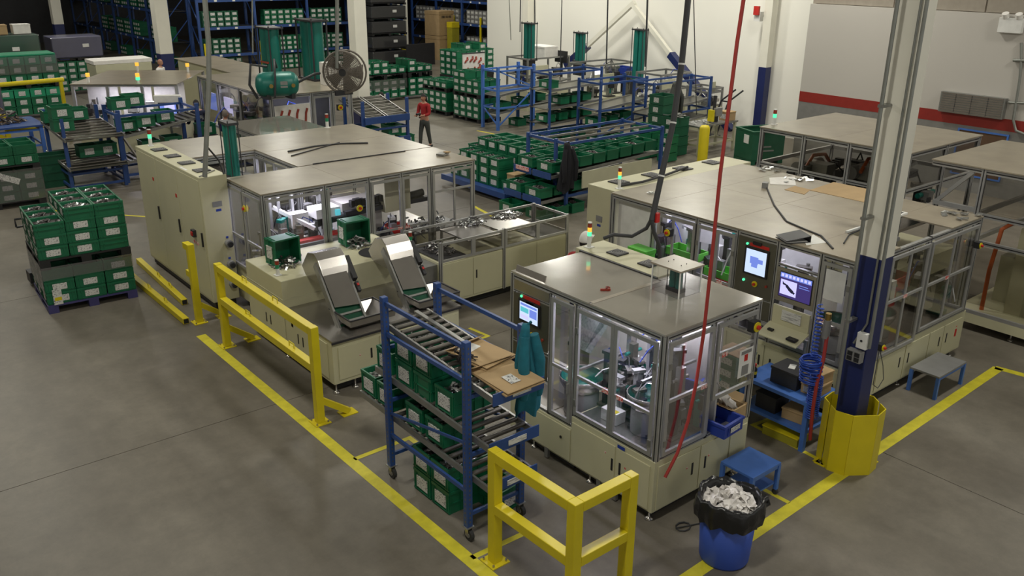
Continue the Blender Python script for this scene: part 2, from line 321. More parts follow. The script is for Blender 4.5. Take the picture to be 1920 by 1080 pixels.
for k in range(2):
    for j in range(2): MB().box(cmx-0.236, cmx-0.229, cmy-0.105+k*0.085, cmy-0.045+k*0.085, 1.435+j*0.06, 1.485+j*0.06).build('socket', 'black', ob_)
# yellow guard round the column
def guard(cx, cy, h):
    r = thing('column_guard', 'yellow folded steel guard around the foot of the thick navy column', 'guard', (cx, cy, 0))
    t = 0.012
    for sgn, nm in ((1, 'guard_half'), (-1, 'guard_half')):
        pts = [(-0.30*sgn, -0.02*sgn), (-0.30*sgn, -0.16*sgn), (-0.15*sgn, -0.30*sgn), (0.15*sgn, -0.30*sgn), (0.30*sgn, -0.16*sgn), (0.30*sgn, -0.02*sgn)]
        a = -0.62; b = MB()
        q = [(cx+x*math.cos(a)-y*math.sin(a), cy+x*math.sin(a)+y*math.cos(a)) for x, y in pts]
        for i in range(5): b.bar((*q[i], h/2), (*q[i+1], h/2), h, t, up=Vector((q[i+1][1]-q[i][1], -(q[i+1][0]-q[i][0]), 0)))
        b.build(nm, 'yellow', r)
        for x, y in (q[0], q[5]):
            x -= cx; y -= cy; MB().box(cx+x-0.07, cx+x+0.07, cy+y-0.07, cy+y+0.07, 0.0, 0.012).build('foot_plate', 'yellow', r)
            MB().cyl((cx+x+0.04*(1 if x>0 else -1), cy+y, 0.01), (cx+x+0.04*(1 if x>0 else -1), cy+y, 0.035), 0.012, 6).build('bolt', 'steel', r)
guard(cmx+0.02, cmy-0.02, 0.80)
# ---------------------------------------------------------------- safety barriers
def barrier(name, label, posts, rails, h, brace=None, s=0.105):
    r = thing(name, label, 'barrier', (*posts[0], 0))
    for x, y in posts:
        MB().box(x-s/2, x+s/2, y-s/2, y+s/2, 0.012, h).build('post', 'yellow', r, bevel=0.006)
        f = MB().box(x-0.11, x+0.11, y-0.11, y+0.11, 0, 0.012).build('base_plate', 'yellow', r)
        for sx in (-1, 1):
            for sy in (-1, 1): MB().cyl((x+0.08*sx, y+0.08*sy, 0.012), (x+0.08*sx, y+0.08*sy, 0.035), 0.012, 6).build('bolt', 'steel', f)
    for a, b, z in rails: MB().bar((*a, z), (*b, z), s, s).build('rail', 'yellow', r, bevel=0.006)
    if brace:
        for x, y in brace:
            MB().bar((x+s/2, y, 0.30), (x+0.42, y, 0.03), 0.08, 0.08).build('brace', 'yellow', r)
            MB().box(x+0.30, x+0.52, y-0.09, y+0.09, 0, 0.012).build('base_plate', 'yellow', r)
    return r
pa = P(928, 1052); pc = P(1092, 944, 1.26); pd = P(1192, 893, 1.26)
HB = 1.30
A_, C_, D_ = (pa.x, pa.y), (pa.x+0.02, pc.y+0.02), (pd.x, pc.y+0.0)
D_ = (SX(1183, C_[1], 1.26), C_[1]); s_ = 0.105
bf = barrier('safety_barrier', 'front yellow steel barrier with a corner, beside the front wheel of the blue flow cart', [A_, C_, D_],
        [((A_[0], A_[1]-s_/2), (C_[0], C_[1]+s_/2), HB-s_/2-.001), ((A_[0], A_[1]-s_/2), (C_[0], C_[1]+s_/2), 0.66), ((C_[0]+s_/2, C_[1]), (D_[0]-s_/2, D_[1]), HB-s_/2-.001), ((C_[0]+s_/2, C_[1]), (D_[0]-s_/2, D_[1]), 0.66)], HB)
p1, p2 = P(421, 650), P(604, 790)
x_ = 4.50
bm_ = barrier('safety_barrier', 'long yellow steel barrier with two rails in front of the cream hopper machine', [(x_, p1.y), (x_, p2.y)],
        [((x_, p1.y-0.053), (x_, p2.y+0.053), 1.30), ((x_, p1.y-0.053), (x_, p2.y+0.053), 0.78)], 1.36, [(x_, p1.y), (x_, p2.y)])
for y, z in ((p1.y-0.9, 1.352), (p1.y-1.9, 1.352), (p1.y-0.9, 0.832), (p1.y-2.3, 0.832)):
    MB().tube([(x_, y, z), (x_, y, z+0.07), (x_, y-0.14, z+0.07), (x_, y-0.14, z)], 0.008, 6).build('wire_guide', 'yellow', bm_)
p3 = P(374, 604)
lone = barrier('barrier_post', 'lone yellow barrier post standing before the tall cream cabinet, its rails taken off', [(p3.x, p3.y)], [], 1.36, [(p3.x, p3.y)])
for z in (0.78, 1.25): MB().box(p3.x-0.05, p3.x+0.05, p3.y+0.05, p3.y+0.20, z, z+0.10).build('rail_bracket', 'yellow', lone)
def loose_rail(p, q, z, label):
    o = thing('loose_rail', label, 'rail', (p[0], p[1], 0))
    s = 0.05; b = MB(); b.bar((p[0], p[1], z), (q[0], q[1], z), 0.1, 0.1); b.build('tube', 'yellow', o, bevel=0.006)
    d = (Vector(q[:2])-Vector(p[:2])).normalized(); e = Vector((*p[:2], 0)) - Vector((d.x, d.y, 0))*0.002
    MB().bar((e.x, e.y, z), (e.x+d.x*0.004, e.y+d.y*0.004, z), 0.08, 0.08).build('open_end', 'black', o)
    for t in (0.3, 0.55):
        m_ = Vector(p[:2]).lerp(Vector(q[:2]), t)
        MB().tube([(m_.x, m_.y, z+0.05), (m_.x, m_.y, z+0.12), (m_.x-d.x*0.12, m_.y-d.y*0.12, z+0.12), (m_.x-d.x*0.12, m_.y-d.y*0.12, z+0.05)], 0.008, 6).build('wire_guide', 'yellow', o)
loose_rail(P(350, 608), P(230, 508), 0.055, 'loose yellow barrier tube on the floor, its open end nearest the aisle line')
loose_rail(P(347, 572), P(256, 494)+Vector((0.05, 0, 0)), 0.055, 'second loose yellow tube on the floor, against the foot of the lone post')
# bollards
def bollard(x, y, h, rad, label):
    r = thing('bollard', label, 'bollard', (x, y, 0))
    MB().lathe((x, y, 0), [(rad, 0.0), (rad, h-rad*0.7), (rad*0.92, h-rad*0.4), (rad*0.7, h-rad*0.14), (rad*0.35, h-0.02), (0.001, h)], 18).build('sleeve', 'yellow', r)
    MB().lathe((x, y, 0), [(rad*1.35, 0), (rad*1.35, 0.02), (rad, 0.02)], 18).build('collar', 'yellow', r)
q = P(1316, 306); bollard(q.x, q.y, SZ(234, q.x, q.y), 0.15, 'yellow bollard on the right standing between the green totes and the dark green bulk bin')
q = P(757, 114); bollard(q.x, q.y, SZ(74, q.x, q.y), 0.12, 'yellow bollard far back in front of the tall black shelving and cardboard cartons')
q = P(60, 283); 
r = thing('end_of_aisle_guard', 'yellow tubular guard frame with a slanted brace at the left edge of the picture', 'barrier', (*P(18, 268)[:2], 0))
a = P(18, 268); zt_ = SZ(215, a.x, a.y)
MB().bar((a.x, a.y, 0), (a.x, a.y, zt_), 0.14).build('post', 'yellow', r)
MB().bar((a.x, a.y, zt_*0.95), (a.x-0.9, a.y+0.1, zt_*0.95), 0.12).build('rail', 'yellow', r)
MB().bar((a.x, a.y, 0.1), (a.x-0.8, a.y+0.1, zt_*0.7), 0.1).build('brace', 'yellow', r)
# ================================================================ MACHINE TOOLKIT
def posts(root, pts, z0, z1, s=0.05):
    for x, y in pts:
        p = MB().box(x-s/2, x+s/2, y-s/2, y+s/2, z0, z1).build('post', 'alu', root)
        g_ = MB(); e = 0.0015; w = s*0.12
        g_.box(x-s/2-e, x-s/2, y-w, y+w, z0, z1).box(x-w, x+w, y-s/2-e, y-s/2, z0, z1); g_.build('post_groove', 'groove', p)
def rail_(root, p0, p1, z, h=0.05, t=0.05, groove=True, name='rail'):
    xf, L = frame(p0, p1); b = MB(); b.xf = xf; b.box(0, L, -t/2, t/2, z-h/2, z+h/2)
    o = b.build(name, 'alu', root)
    if groove:
        g_ = MB(); g_.xf = xf; g_.box(0, L, t/2, t/2+0.0015, z-h*0.12, z+h*0.12); g_.build('rail_groove', 'groove', o)
    return o
def door(root, xf, u0, u1, z0, z1, mids=(), umids=(), handle=None, hinge=None, w=0.045, gl='glass', out=0.01, tagz=None, name='glazed_door', mat_='alu'):
    """framed door: bars, one pane per field, warning tag"""
    b = MB(); b.xf = xf; t0, t1 = out-0.012, out+0.018
    b.box(u0, u1, t0, t1, z0, z0+w); b.box(u0, u1, t0, t1, z1-w, z1); b.box(u0, u0+w, t0, t1, z0+w, z1-w); b.box(u1-w, u1, t0, t1, z0+w, z1-w)
    for z in mids: b.box(u0+w, u1-w, t0+0.004, t1, z-w*0.4, z+w*0.4)
    for u in umids: b.box(u-w*0.4, u+w*0.4, t0+0.004, t1-0.002, z0+w, z1-w)
    d = b.build(name, mat_, root)
    zs = [z0+w] + sorted(mids) + [z1-w]; us = [u0+w] + sorted(umids) + [u1-w]
    for i in range(len(zs)-1):
        for j in range(len(us)-1):
            p = MB(); p.xf = xf; p.box(us[j], us[j+1], out-0.002, out+0.002, zs[i], zs[i+1]); p.build('pane', gl, d)
    if handle:
        u, z = handle; h = MB(); h.xf = xf; h.box(u-0.012, u+0.012, t1, t1+0.025, z-0.06, z+0.06); h.build('handle', 'grey', d)
    if hinge:
        for z in (z0+(z1-z0)*0.12, z1-(z1-z0)*0.2):
            h = MB(); h.xf = xf; h.box(hinge-0.022, hinge+0.022, t1, t1+0.012, z-0.035, z+0.035); h.build('hinge', 'rail', d)
    if tagz:
        u, z = tagz; h = MB(); h.xf = xf; h.box(u-0.05, u+0.05, t1, t1+0.002, z-0.025, z+0.025); h.build('warning_tag', 'redlab', d)
    return d
def cab_door(root, xf, u0, u1, z0, z1, slots=(), dots=(), m='cream', out=0.004):
    b = MB(); b.xf = xf; b.box(u0+0.006, u1-0.006, 0, out+0.008, z0+0.006, z1-0.006); d = b.build('cabinet_door', m, root, bevel=0.002)
    for u in slots:
        h = MB(); h.xf = xf; zc = (z0+z1)/2+0.03; h.box(u-0.014, u+0.014, out+0.008, out+0.012, zc-0.075, zc+0.075); h.build('slot_handle', 'black', d)
    for u, z in dots:
        h = MB(); h.xf = xf; h.box(u-0.012, u+0.012, out+0.008, out+0.0095, z-0.012, z+0.012); h.build('pink_sticker', 'redlab', d)
    return d
def feet(root, pts, z=0.13):
    for x, y in pts: MB().lathe((x, y, 0), [(0.001, 0), (0.05, 0), (0.05, 0.012), (0.02, 0.03), (0.012, 0.035), (0.012, z)], 12).build('levelling_foot', 'steel', root)
def estop(root, xf, u, z, n=0.02, r=0.05, box=True):
    if box:
        b = MB(); b.xf = xf; b.box(u-r, u+r, n, n+0.08, z-r, z+r); e = b.build('emergency_stop_box', 'black', root); n += 0.08
    else: e = None
    b = MB(); b.cyl(xf(u, n, z), xf(u, n+0.012, z), r*0.95, 18); b.build('emergency_stop_ring', 'yellow', e or root)
    b = MB(); b.cyl(xf(u, n+0.012, z), xf(u, n+0.04, z), r*0.42, 12); b.build('emergency_stop_button', 'red', e or root)
def tower(root, x, y, z, lit='green', h=0.32, r=0.028, order=('red', 'amber', 'green')):
    b = MB(); b.box(x-0.05, x+0.05, y-0.05, y+0.05, z, z+0.01); b.cyl((x, y, z), (x, y, z+h*0.45), r*0.95, 12); t = b.build('signal_tower', 'white', root)
    k = len(order); hh = h*0.5/k
    for i, c in enumerate(order[::-1]):
        on = c in lit.split(','); m = {'green': 'green_on' if on else 'green_off', 'amber': 'amber_on' if on else 'olive', 'red': 'red_on' if on else 'red_off'}[c]
        MB().cyl((x, y, z+h*0.45+i*hh), (x, y, z+h*0.45+(i+1)*hh*0.97), r, 12).build(c+'_lens', m, t)
    MB().cyl((x, y, z+h*0.45+k*hh), (x, y, z+h*0.45+k*hh+0.012), r, 12).build('cap', 'white', t)
def fan(root, x, y, z, s=0.13, rot=0):
    b = MB(); b.box(x-s, x+s, y-s, y+s, z, z+0.018); f = b.build('fan_guard', 'dark', root)
    for k in range(3):
        rr = s*0.8*(k+1)/3; MB().lathe((x, y, z+0.018), [(rr-0.008, 0), (rr-0.008, 0.006), (rr, 0.006), (rr, 0)], 16).build('guard_ring', 'grey', f)
def hmi(root, xf, u0, u1, z0, z1, sc=(0.25, 0.55, 0.45, 0.85), kind=1):
    """stainless control panel with bezel, screen, stop button, lamps"""
    b = MB(); b.xf = xf; b.box(u0, u1, 0, 0.012, z0, z1); p = b.build('control_panel', 'steel_d', root)
    W, H_ = u1-u0, z1-z0; a0, a1, c0, c1 = u0+W*sc[0], u0+W*sc[1], z0+H_*sc[2], z0+H_*sc[3]
    b = MB(); b.xf = xf; b.box(a0-0.03, a1+0.03, 0.012, 0.03, c0-0.03, c1+0.03); b.build('screen_bezel', 'black', p, bevel=0.004)
    b = MB(); b.xf = xf; b.box(a0, a1, 0.03, 0.032, c0, c1, 0); w_, h_ = a1-a0, c1-c0; e = 0.0325
    if kind == 1:
        b.box(a0+w_*0.05, a0+w_*0.5, 0.032, e, c0+h_*0.45, c0+h_*0.72, 1); b.box(a0+w_*0.55, a0+w_*0.95, 0.032, e, c0+h_*0.3, c0+h_*0.75, 2)
        b.box(a0+w_*0.05, a0+w_*0.95, 0.032, e, c0+h_*0.82, c0+h_*0.94, 2); b.box(a0+w_*0.05, a0+w_*0.5, 0.032, e, c0+h_*0.1, c0+h_*0.3, 3)
    else:
        b.box(a0+w_*0.22, a0+w_*0.62, 0.032, e, c0+h_*0.42, c0+h_*0.72, 2); b.box(a0+w_*0.6, a0+w_*0.85, 0.032, e, c0+h_*0.48, c0+h_*0.66, 2)
        b.box(a0+w_*0.3, a0+w_*0.6, 0.032, e, c0+h_*0.28, c0+h_*0.42, 2)
    b.build('screen', ['scr1', 'scrc', 'scr2', 'scr4'], p)
    b = MB(); b.xf = xf; b.box(a0+w_*0.1, a1+w_*0.05, 0.012, 0.016, c1+0.04, c1+0.085); b.build('red_strip_label', 'red', p)
    estop(p, xf, u0+W*0.55, z0+H_*0.22, 0.012, 0.045, False)
    for u, m in ((u0+W*0.25, 'green_on'), (u0+W*0.86, 'red_off')):
        b = MB(); b.cyl(xf(u, 0.012, z0+H_*0.24), xf(u, 0.03, z0+H_*0.24), 0.018, 12); b.build('pilot_lamp', m, p)
    b = MB(); b.cyl(xf(u0+W*0.25, 0.012, c1+0.06), xf(u0+W*0.25, 0.03, c1+0.06), 0.016, 12); b.build('pilot_lamp', 'green_on', p)
    b = MB(); b.xf = xf; b.box(u0+W*0.4, u0+W*0.62, 0.012, 0.03, z1-0.07, z1-0.03); b.build('latch', 'black', p)
    return p
def bowl(root, x, y, z, r=0.26, h=0.45):
    b = MB(); b.lathe((x, y, z), [(r*0.78, 0), (r*0.78, h*0.55), (r*0.6, h*0.6)], 20); d = b.build('bowl_feeder', 'grey', root)
    MB().lathe((x, y, z+h*0.6), [(r*0.35, 0), (r*0.7, 0.02), (r*0.98, 0.10), (r, 0.17), (r*1.03, 0.17), (r*1.02, 0.10), (r*0.8, 0.0)], 22).build('bowl_rim', 'steel', d)
    MB().lathe((x, y, z+h*0.6+0.022), [(0.001, 0.05), (r*0.3, 0.02), (r*0.66, 0.01), (r*0.70, 0.03), (r*0.82, 0.035), (r*0.84, 0.07), (r*0.93, 0.08), (r*0.95, 0.14)], 22).build('bowl_lining', 'bowl', d)
    MB().lathe((x, y, z+h*0.6+0.05), [(r*0.5, 0), (r*0.5, 0.012), (r*0.56, 0.012), (r*0.56, 0)], 16).build('parts_track', 'green', d)
PAL = ['dark', 'steel', 'dark', 'grey', 'rail', 'teal', 'black', 'casting', 'white', 'dark', 'dark', 'rail', 'steel', 'steel_d', 'rail', 'dark', 'dark', 'steel', 'grey', 'rail']
def gadget(root, x, y, z, h, rnd, big=1.0):
    """one station of tooling: column, slide, block, small cylinders, hoses"""
    b = MB(); k = rnd.random()
    mats = [rnd.choice(PAL) for _ in range(4)]
    w = 0.05*big
    b.box(x-w, x+w, y-w*0.8, y+w*0.8, z, z+h, 0)
    b.box(x-w*2.2, x+w*2.2, y-w*1.6, y+w*1.6, z, z+0.03, 1)
    b.box(x-w*1.6, x+w*0.4, y-w*2.4, y-w*0.8, z+h*0.5, z+h*0.85, 1); b.cyl((x-w, y-w*1.6, z+h*0.2), (x-w, y-w*1.6, z+h*0.55), w*0.35, 8, 2)
    b.cyl((x+w*1.5, y, z+h*0.3), (x+w*1.5, y, z+h*1.05), w*0.42, 8, 3); b.obox((x, y, z+h), (w*3.4, w*1.8, w*0.9), (0, 0, rnd.random()*3), 2)
    n = b.build('tooling_station', mats, root)
    c = MB(); p0 = Vector((x, y, z+h)); q0 = Vector((x+rnd.uniform(-.35, .35)*big, y+rnd.uniform(-.35, .35)*big, z+h*rnd.uniform(0.3, 1.1)))
    c.tube([p0, p0.lerp(q0, 0.3)+Vector((0, 0, 0.14*big)), p0.lerp(q0, 0.7)+Vector((0, 0, 0.10*big)), q0], 0.008*big, 6)
    c.build('air_hose', rnd.choice(['black', 'white', 'bluep', 'black', 'grey']), n)
    if k > 0.5:
        c = MB(); c.cyl((x-w*3, y-w, z+h*0.7), (x+w*3, y-w, z+h*0.7), w*0.5, 10, 0); c.build('air_cylinder', rnd.choice(['steel', 'teal', 'dark']), n)
    return n
def tooling(root, x0, x1, y0, y1, z, zmax, n, seed, big=1.0):
    rnd = random.Random(seed); got = []
    for _ in range(n*20):
        if len(got) >= n: break
        x, y = rnd.uniform(x0, x1), rnd.uniform(y0, y1)
        if all((x-a)**2+(y-b)**2 > (0.20*big)**2 for a, b in got):
            got.append((x, y)); gadget(root, x, y, z, rnd.uniform(0.25, 1.0)*(zmax-z), rnd, big)
def strip(root, p, q, power=6, w=0.05):
    """machine lamp: glowing tube under the roof plus its light"""
    b = MB(); b.bar(p, q, w, 0.03); o = b.build('strip_lamp', 'led', root)
    ld = bpy.data.lights.new('strip_light', 'AREA'); ld.shape = 'RECTANGLE'; d = Vector(q)-Vector(p); ld.size = d.length; ld.size_y = w; ld.energy = power*4; ld.color = (0.88, 0.86, 1.0)
    lo = bpy.data.objects.new('strip_light', ld); COL.objects.link(lo); m = (Vector(p)+Vector(q))/2; lo.location = m - Vector((0, 0, 0.03)); lo.rotation_euler = (0, 0, math.atan2(d.y, d.x))
def teal_cyl(x, y, z0, z1, r, label, n=2, group=None):
    """hydro-pneumatic press cylinders standing proud of a machine"""
    t = thing('press_cylinder', label, 'cylinder', (x, y, z0))
    if group: t['group'] = group
    for k in range(n):
        yy = y+(k-(n-1)/2)*r*2.1; MB().cyl((x, yy, z0), (x, yy, z1), r, 16).build('barrel', 'teal', t)
    e = r*1.25
    for z in (z0, z1): MB().box(x-e, x+e, y-r*1.05*n-r*0.3, y+r*1.05*n+r*0.3, z-0.015, z+0.03).build('end_cap', 'dark', t)
    for sx in (-1, 1):
        for sy in (-1, 1): MB().cyl((x+sx*e*0.85, y+sy*(r*1.05*n+r*0.1), z0), (x+sx*e*0.85, y+sy*(r*1.05*n+r*0.1), z1+0.07), r*0.12, 6).build('tie_rod', 'dark', t)
    return t
def roof(root, poly, z, m='roof', t=0.02, name='roof_panel'):
    return MB().prism(poly, z, z+t).build(name, m, root)
def rect(x0, x1, y0, y1): return [(x0, y0), (x1, y0), (x1, y1), (x0, y1)]
def base(root, x0, x1, y0, y1, z0, z1, m='cream', skirt=True, name='base_cabinet'):
    o = MB().box(x0, x1, y0, y1, z0, z1).build(name, m, root, bevel=0.004)
    if skirt: MB().box(x0+0.08, x1-0.08, y0+0.08, y1-0.08, 0.03, z0).build('plinth', 'black', root)
    return o
def machine(label, x, y, group=None, name='assembly_machine'): return thing(name, label, 'machine', (x, y, 0), 0, group)
def lidbox(name, label, x, y, z, w, d, h, m, rot=0, cat='box', lid=None, lab=None):
    o = thing(name, label, cat, (x, y, z), rot); MB().box(-w/2, w/2, -d/2, d/2, 0, h*0.86).build('body', m, o, w=False, bevel=0.006); MB().box(-w/2-0.008, w/2+0.008, -d/2-0.008, d/2+0.008, h*0.86, h).build('lid', lid or m, o, w=False, bevel=0.004)
    if lab: MB().box(-w/2-0.003, -w/2, -d*0.35, d*0.35, h*0.2, h*0.72).build('label', lab, o, w=False)
    return o
# ================================================================ FRONT ASSEMBLY MACHINE
X0, X1, Y0, Y1, ZT = 6.28, 7.82, 5.23, 7.60, 2.20
m1 = machine('glazed cream assembly machine behind the front barrier, control screen at its left end', X0, Y0)
zc = 0.76; zl = 0.60
YL = [SY(px, X0, 2.2) for px in (968, 1037, 1085, 1160)]     # door edges along the left face
YL[0] = Y1
base(m1, X0-0.04, X1+0.02, Y0-0.03, YL[2], 0.13, zc); MB().box(X0-0.04, X1+0.02, YL[2], Y1, 0.13, zl).build('base_cabinet', 'cream', m1, bevel=0.004)
MB().box(X0+0.03, X1-0.05, YL[2], Y1-0.05, 0.03, 0.13).build('plinth', 'black', m1)
xf, L = frame((X0-0.04, Y1), (X0-0.04, Y0-0.03))
U = [Y1-y for y in YL]
cab_door(m1, xf, 0.02, U[2], 0.15, zl-0.02); cab_door(m1, xf, U[2]+0.01, U[2]+0.72, 0.15, zc-0.06, slots=(U[2]+0.68,), dots=((U[2]+0.57, 0.56),)); cab_door(m1, xf, U[2]+0.73, L-0.05, 0.15, zc-0.06, slots=(U[2]+0.80,), dots=((U[2]+0.88, 0.50),))
b = MB(); b.xf = xf; b.box(U[2]+0.75, U[2]+0.86, 0.012, 0.014, zc-0.055, zc-0.015); b.build('blue_nameplate', 'bluep', m1)
b = MB(); b.cyl(xf(U[2]-0.16, 0.012, 0.42), xf(U[2]-0.16, 0.02, 0.42), 0.018); b.build('keyhole', 'black', m1)
xg, Lg = frame((X0-0.04, Y0-0.03), (X1+0.02, Y0-0.03))
cab_door(m1, xg, 0.05, 0.74, 0.15, zc-0.06, slots=(0.62,), dots=((0.53, 0.5),)); cab_door(m1, xg, 0.75, 1.25, 0.15, zc-0.06, slots=(0.84,), dots=((0.9, 0.52),)); cab_door(m1, xg, 1.27, 1.58, 0.15, zc-0.06)
b = MB(); b.xf = xg; b.box(1.22, 1.34, 0.012, 0.014, zc-0.10, zc-0.05); b.build('red_label', 'red', m1)
b = MB(); b.xf = xg; b.box(1.265, 1.295, 0.014, 0.018, zc-0.10, zc+0.02); b.build('slot_handle', 'black', m1)
feet(m1, [(X0+0.02, Y0+0.05), (X0+0.02, 6.2), (X0+0.02, 7.2), (X1-0.1, Y0+0.05), (X1-0.1, 6.6)])
for y in (6.0, 6.9, 5.75): MB().box(X0-0.05, X0-0.01, y-0.03, y+0.03, 0.02, 0.28).build('floor_clamp', 'rail', m1)
posts(m1, [(X0, Y0), (X1, Y0), (X1, Y1), (X0, Y1)], zc, ZT, 0.06); posts(m1, [(X0, YL[1]), (X0, YL[2])], zl, ZT-0.05)
posts(m1, [(7.06, Y0)], zc, ZT-0.05)
for p, q in (((X0, Y1-0.03), (X0, Y0+0.03)), ((X0+0.03, Y0), (X1-0.03, Y0)), ((X1, Y0+0.03), (X1, Y1-0.03)), ((X1-0.03, Y1), (X0+0.03, Y1))): rail_(m1, p, q, ZT-0.03, 0.06, 0.05)
rail_(m1, (X0, YL[2]-0.03), (X0, Y0+0.03), zc+0.02, 0.04); rail_(m1, (X0, Y1-0.03), (X0, YL[2]+0.03), zl+0.02, 0.04); rail_(m1, (X0+0.03, Y0), (X1-0.03, Y0), zc+0.02, 0.04)
xd, Ld = frame((X0-0.025, Y1), (X0-0.025, Y0))
zm = SZ(655, X0, 6.7)
door(m1, xd, U[1]+0.03, U[2]-0.03, zl+0.05, ZT-0.08, mids=(1.30,), handle=(U[2]-0.06, 1.1))
door(m1, xd, U[2]+0.03, U[3]-0.003, zc+0.05, ZT-0.08, mids=(1.30,), hinge=U[2]+0.05, tagz=(U[3]-0.09, 1.30))
door(m1, xd, U[3]+0.003, Ld-0.04, zc+0.05, ZT-0.08, mids=(1.30,), hinge=Ld-0.06, tagz=(U[3]+0.13, 1.30))
xe, Le = frame((X0, Y0-0.025), (X1, Y0-0.025))
door(m1, xe, 0.04, 0.75, zc+0.05, ZT-0.08, mids=(1.45,), hinge=0.06, tagz=(0.64, 1.45))
door(m1, xe, 0.81, Le-0.04, 1.22, ZT-0.08, mids=(1.76,), hinge=Le-0.06, tagz=(0.95, 1.74))
estop(m1, xe, Le-0.18, 1.98, 0.03, 0.06)
b = MB(); b.xf = xe; b.box(1.22, 1.46, 0.028, 0.030, 1.36, 1.70); s1 = b.build('notice_sheet', 'white', m1)
b = MB(); b.xf = xe; b.box(1.25, 1.43, 0.030, 0.032, 1.64, 1.68, 0); b.box(1.31, 1.37, 0.030, 0.032, 1.55, 1.63, 1); b.box(1.28, 1.40, 0.030, 0.032, 1.38, 1.50, 0); b.build('notice_print', ['grey', 'red'], s1)
# control end
rail_(m1, (X0, Y1-0.03), (X0, YL[1]+0.03), ZT-0.20, 0.03); rail_(m1, (X0, Y1-0.03), (X0, YL[1]+0.03), 1.36, 0.04); rail_(m1, (X0, Y1-0.03), (X0, YL[1]+0.03), 1.02, 0.03)
b = MB(); b.xf = xd; b.box(0.04, U[1]-0.03, -0.01, 0.006, ZT-0.18, ZT-0.06); b.build('header_panel', 'steel', m1)
hmi(m1, xd, 0.04, U[1]-0.03, 1.39, ZT-0.22, (0.22, 0.74, 0.50, 0.88))
b = MB(); b.xf = xd; b.box(0.04, U[1]-0.03, 0, 0.012, 1.04, 1.34); lp = b.build('lower_control_panel', 'steel_d', m1)
b = MB(); b.cyl(xd(0.18, 0.012, 1.26), xd(0.18, 0.035, 1.26), 0.025); b.build('red_button', 'red', lp); b = MB(); b.cyl(xd(0.32, 0.012, 1.25), xd(0.32, 0.03, 1.25), 0.014); b.build('brass_key', 'brass', lp)
b = MB(); b.cyl(xd(0.45, 0.012, 1.16), xd(0.45, 0.02, 1.16), 0.012); b.build('lock', 'steel', lp)
MB().box(X0-0.02, X0+0.5, YL[1]+0.02, Y1-0.03, zl, zl+0.015).build('steel_ledge', 'steel', m1); MB().box(X0+0.45, X0+0.5, YL[1]+0.02, Y1-0.03, zl, 1.0).build('inner_panel', 'wallin', m1)
# roof sheets: three glossy sheets, tape seams, rear cream cabinet top with two fans
zr = ZT+0.005
roof(m1, rect(X0-0.03, X1-0.42, 6.30, Y1+0.02), zr, 'roof_g'); roof(m1, rect(X0-0.03, X1+0.03, Y0-0.03, 6.28), zr, 'roof_g'); roof(m1, rect(X1-0.41, X1+0.03, 6.29, 6.34), zr, 'roof_g')
MB().box(X1-0.40, X1+0.10, 6.35, Y1+0.15, 1.0, zr+0.04).build('control_cabinet', 'cream', m1, bevel=0.006)
MB().box(X1-0.43, X1-0.40, 6.35, Y1+0.05, zr+0.0, zr+0.035).build('seam_strip', 'dark', m1)
MB().box(X0+0.0, X1-0.45, 6.25, 6.31, zr+0.021, zr+0.023).build('seam_tape', 'roof', m1)
fan(m1, X1-0.15, 7.25, zr+0.04, 0.10); fan(m1, X1-0.15, 6.72, zr+0.04, 0.10)
tower(m1, X1-0.26, Y1+0.05, zr+0.04, 'amber,green', 0.34)
b = MB(); b.obox((X0+0.02, 7.32, ZT+0.05), (0.015, 0.52, 0.10), (0, 0.25, 0)); b.build('duct_grille', 'steel', m1)
# clear hood over the cylinder, its grey lid and the teal cylinders
hx, hy = 7.02, 5.80
hx, hy = P(1266, 548, zr).x, P(1266, 548, zr).y
for a in ((hx-0.18, hx+0.18, hy-0.20, hy-0.195), (hx-0.18, hx+0.18, hy+0.195, hy+0.20), (hx-0.18, hx-0.175, hy-0.195, hy+0.195), (hx+0.175, hx+0.18, hy-0.195, hy+0.195)):
    MB().box(*a, zr+0.02, zr+0.33).build('hood_pane', 'glass', m1)
MB().box(hx-0.20, hx+0.20, hy-0.22, hy+0.22, zr+0.33, zr+0.35).build('hood_lid', 'roof', m1)
for sx in (-1, 1):
    for sy in (-1, 1): MB().box(hx+sx*0.18-0.006, hx+sx*0.18+0.006, hy+sy*0.2-0.006, hy+sy*0.2+0.006, zr+0.02, zr+0.33).build('hood_corner', 'white', m1)
teal_cyl(hx, hy, zr+0.035, zr+0.29, 0.042, 'pair of small teal cylinders under the clear hood on the front machine roof')
# interior
MB().box(7.30, 7.33, Y0+0.06, Y1-0.3, zc, ZT-0.1).build('back_panel', 'wallin', m1)
MB().box(X0+0.04, X1-0.04, Y0+0.04, YL[2]-0.04, zc, zc+0.015).build('bed_plate', 'steel', m1); MB().box(X0+0.04, 7.3, YL[2]-0.03, YL[1], zl, zl+0.015).build('bed_plate', 'steel', m1)
for x, y, z, r_ in ((6.62, 6.72, zl+0.02, 0.27), (6.66, 5.72, zc+0.02, 0.23), (7.0, 6.3, zc+0.02, 0.2)): bowl(m1, x, y, z, r_, 0.5)
b = MB(); b.xf = None
for i in range(4):                                                     # white sheet hopper leaning over the bowl
    pass
b.add([(6.95, 7.05, 2.05), (6.95, 6.60, 2.05), (6.62, 6.70, 1.40), (6.62, 6.95, 1.40), (7.1, 7.1, 2.0), (7.1, 6.55, 2.0), (6.68, 6.66, 1.36), (6.68, 6.99, 1.36)],
      [(0,1,2,3), (4,5,1,0), (5,6,2,1), (4,0,3,7), (7,3,2,6), (4,7,6,5)]); b.build('sheet_hopper', 'casting', m1)
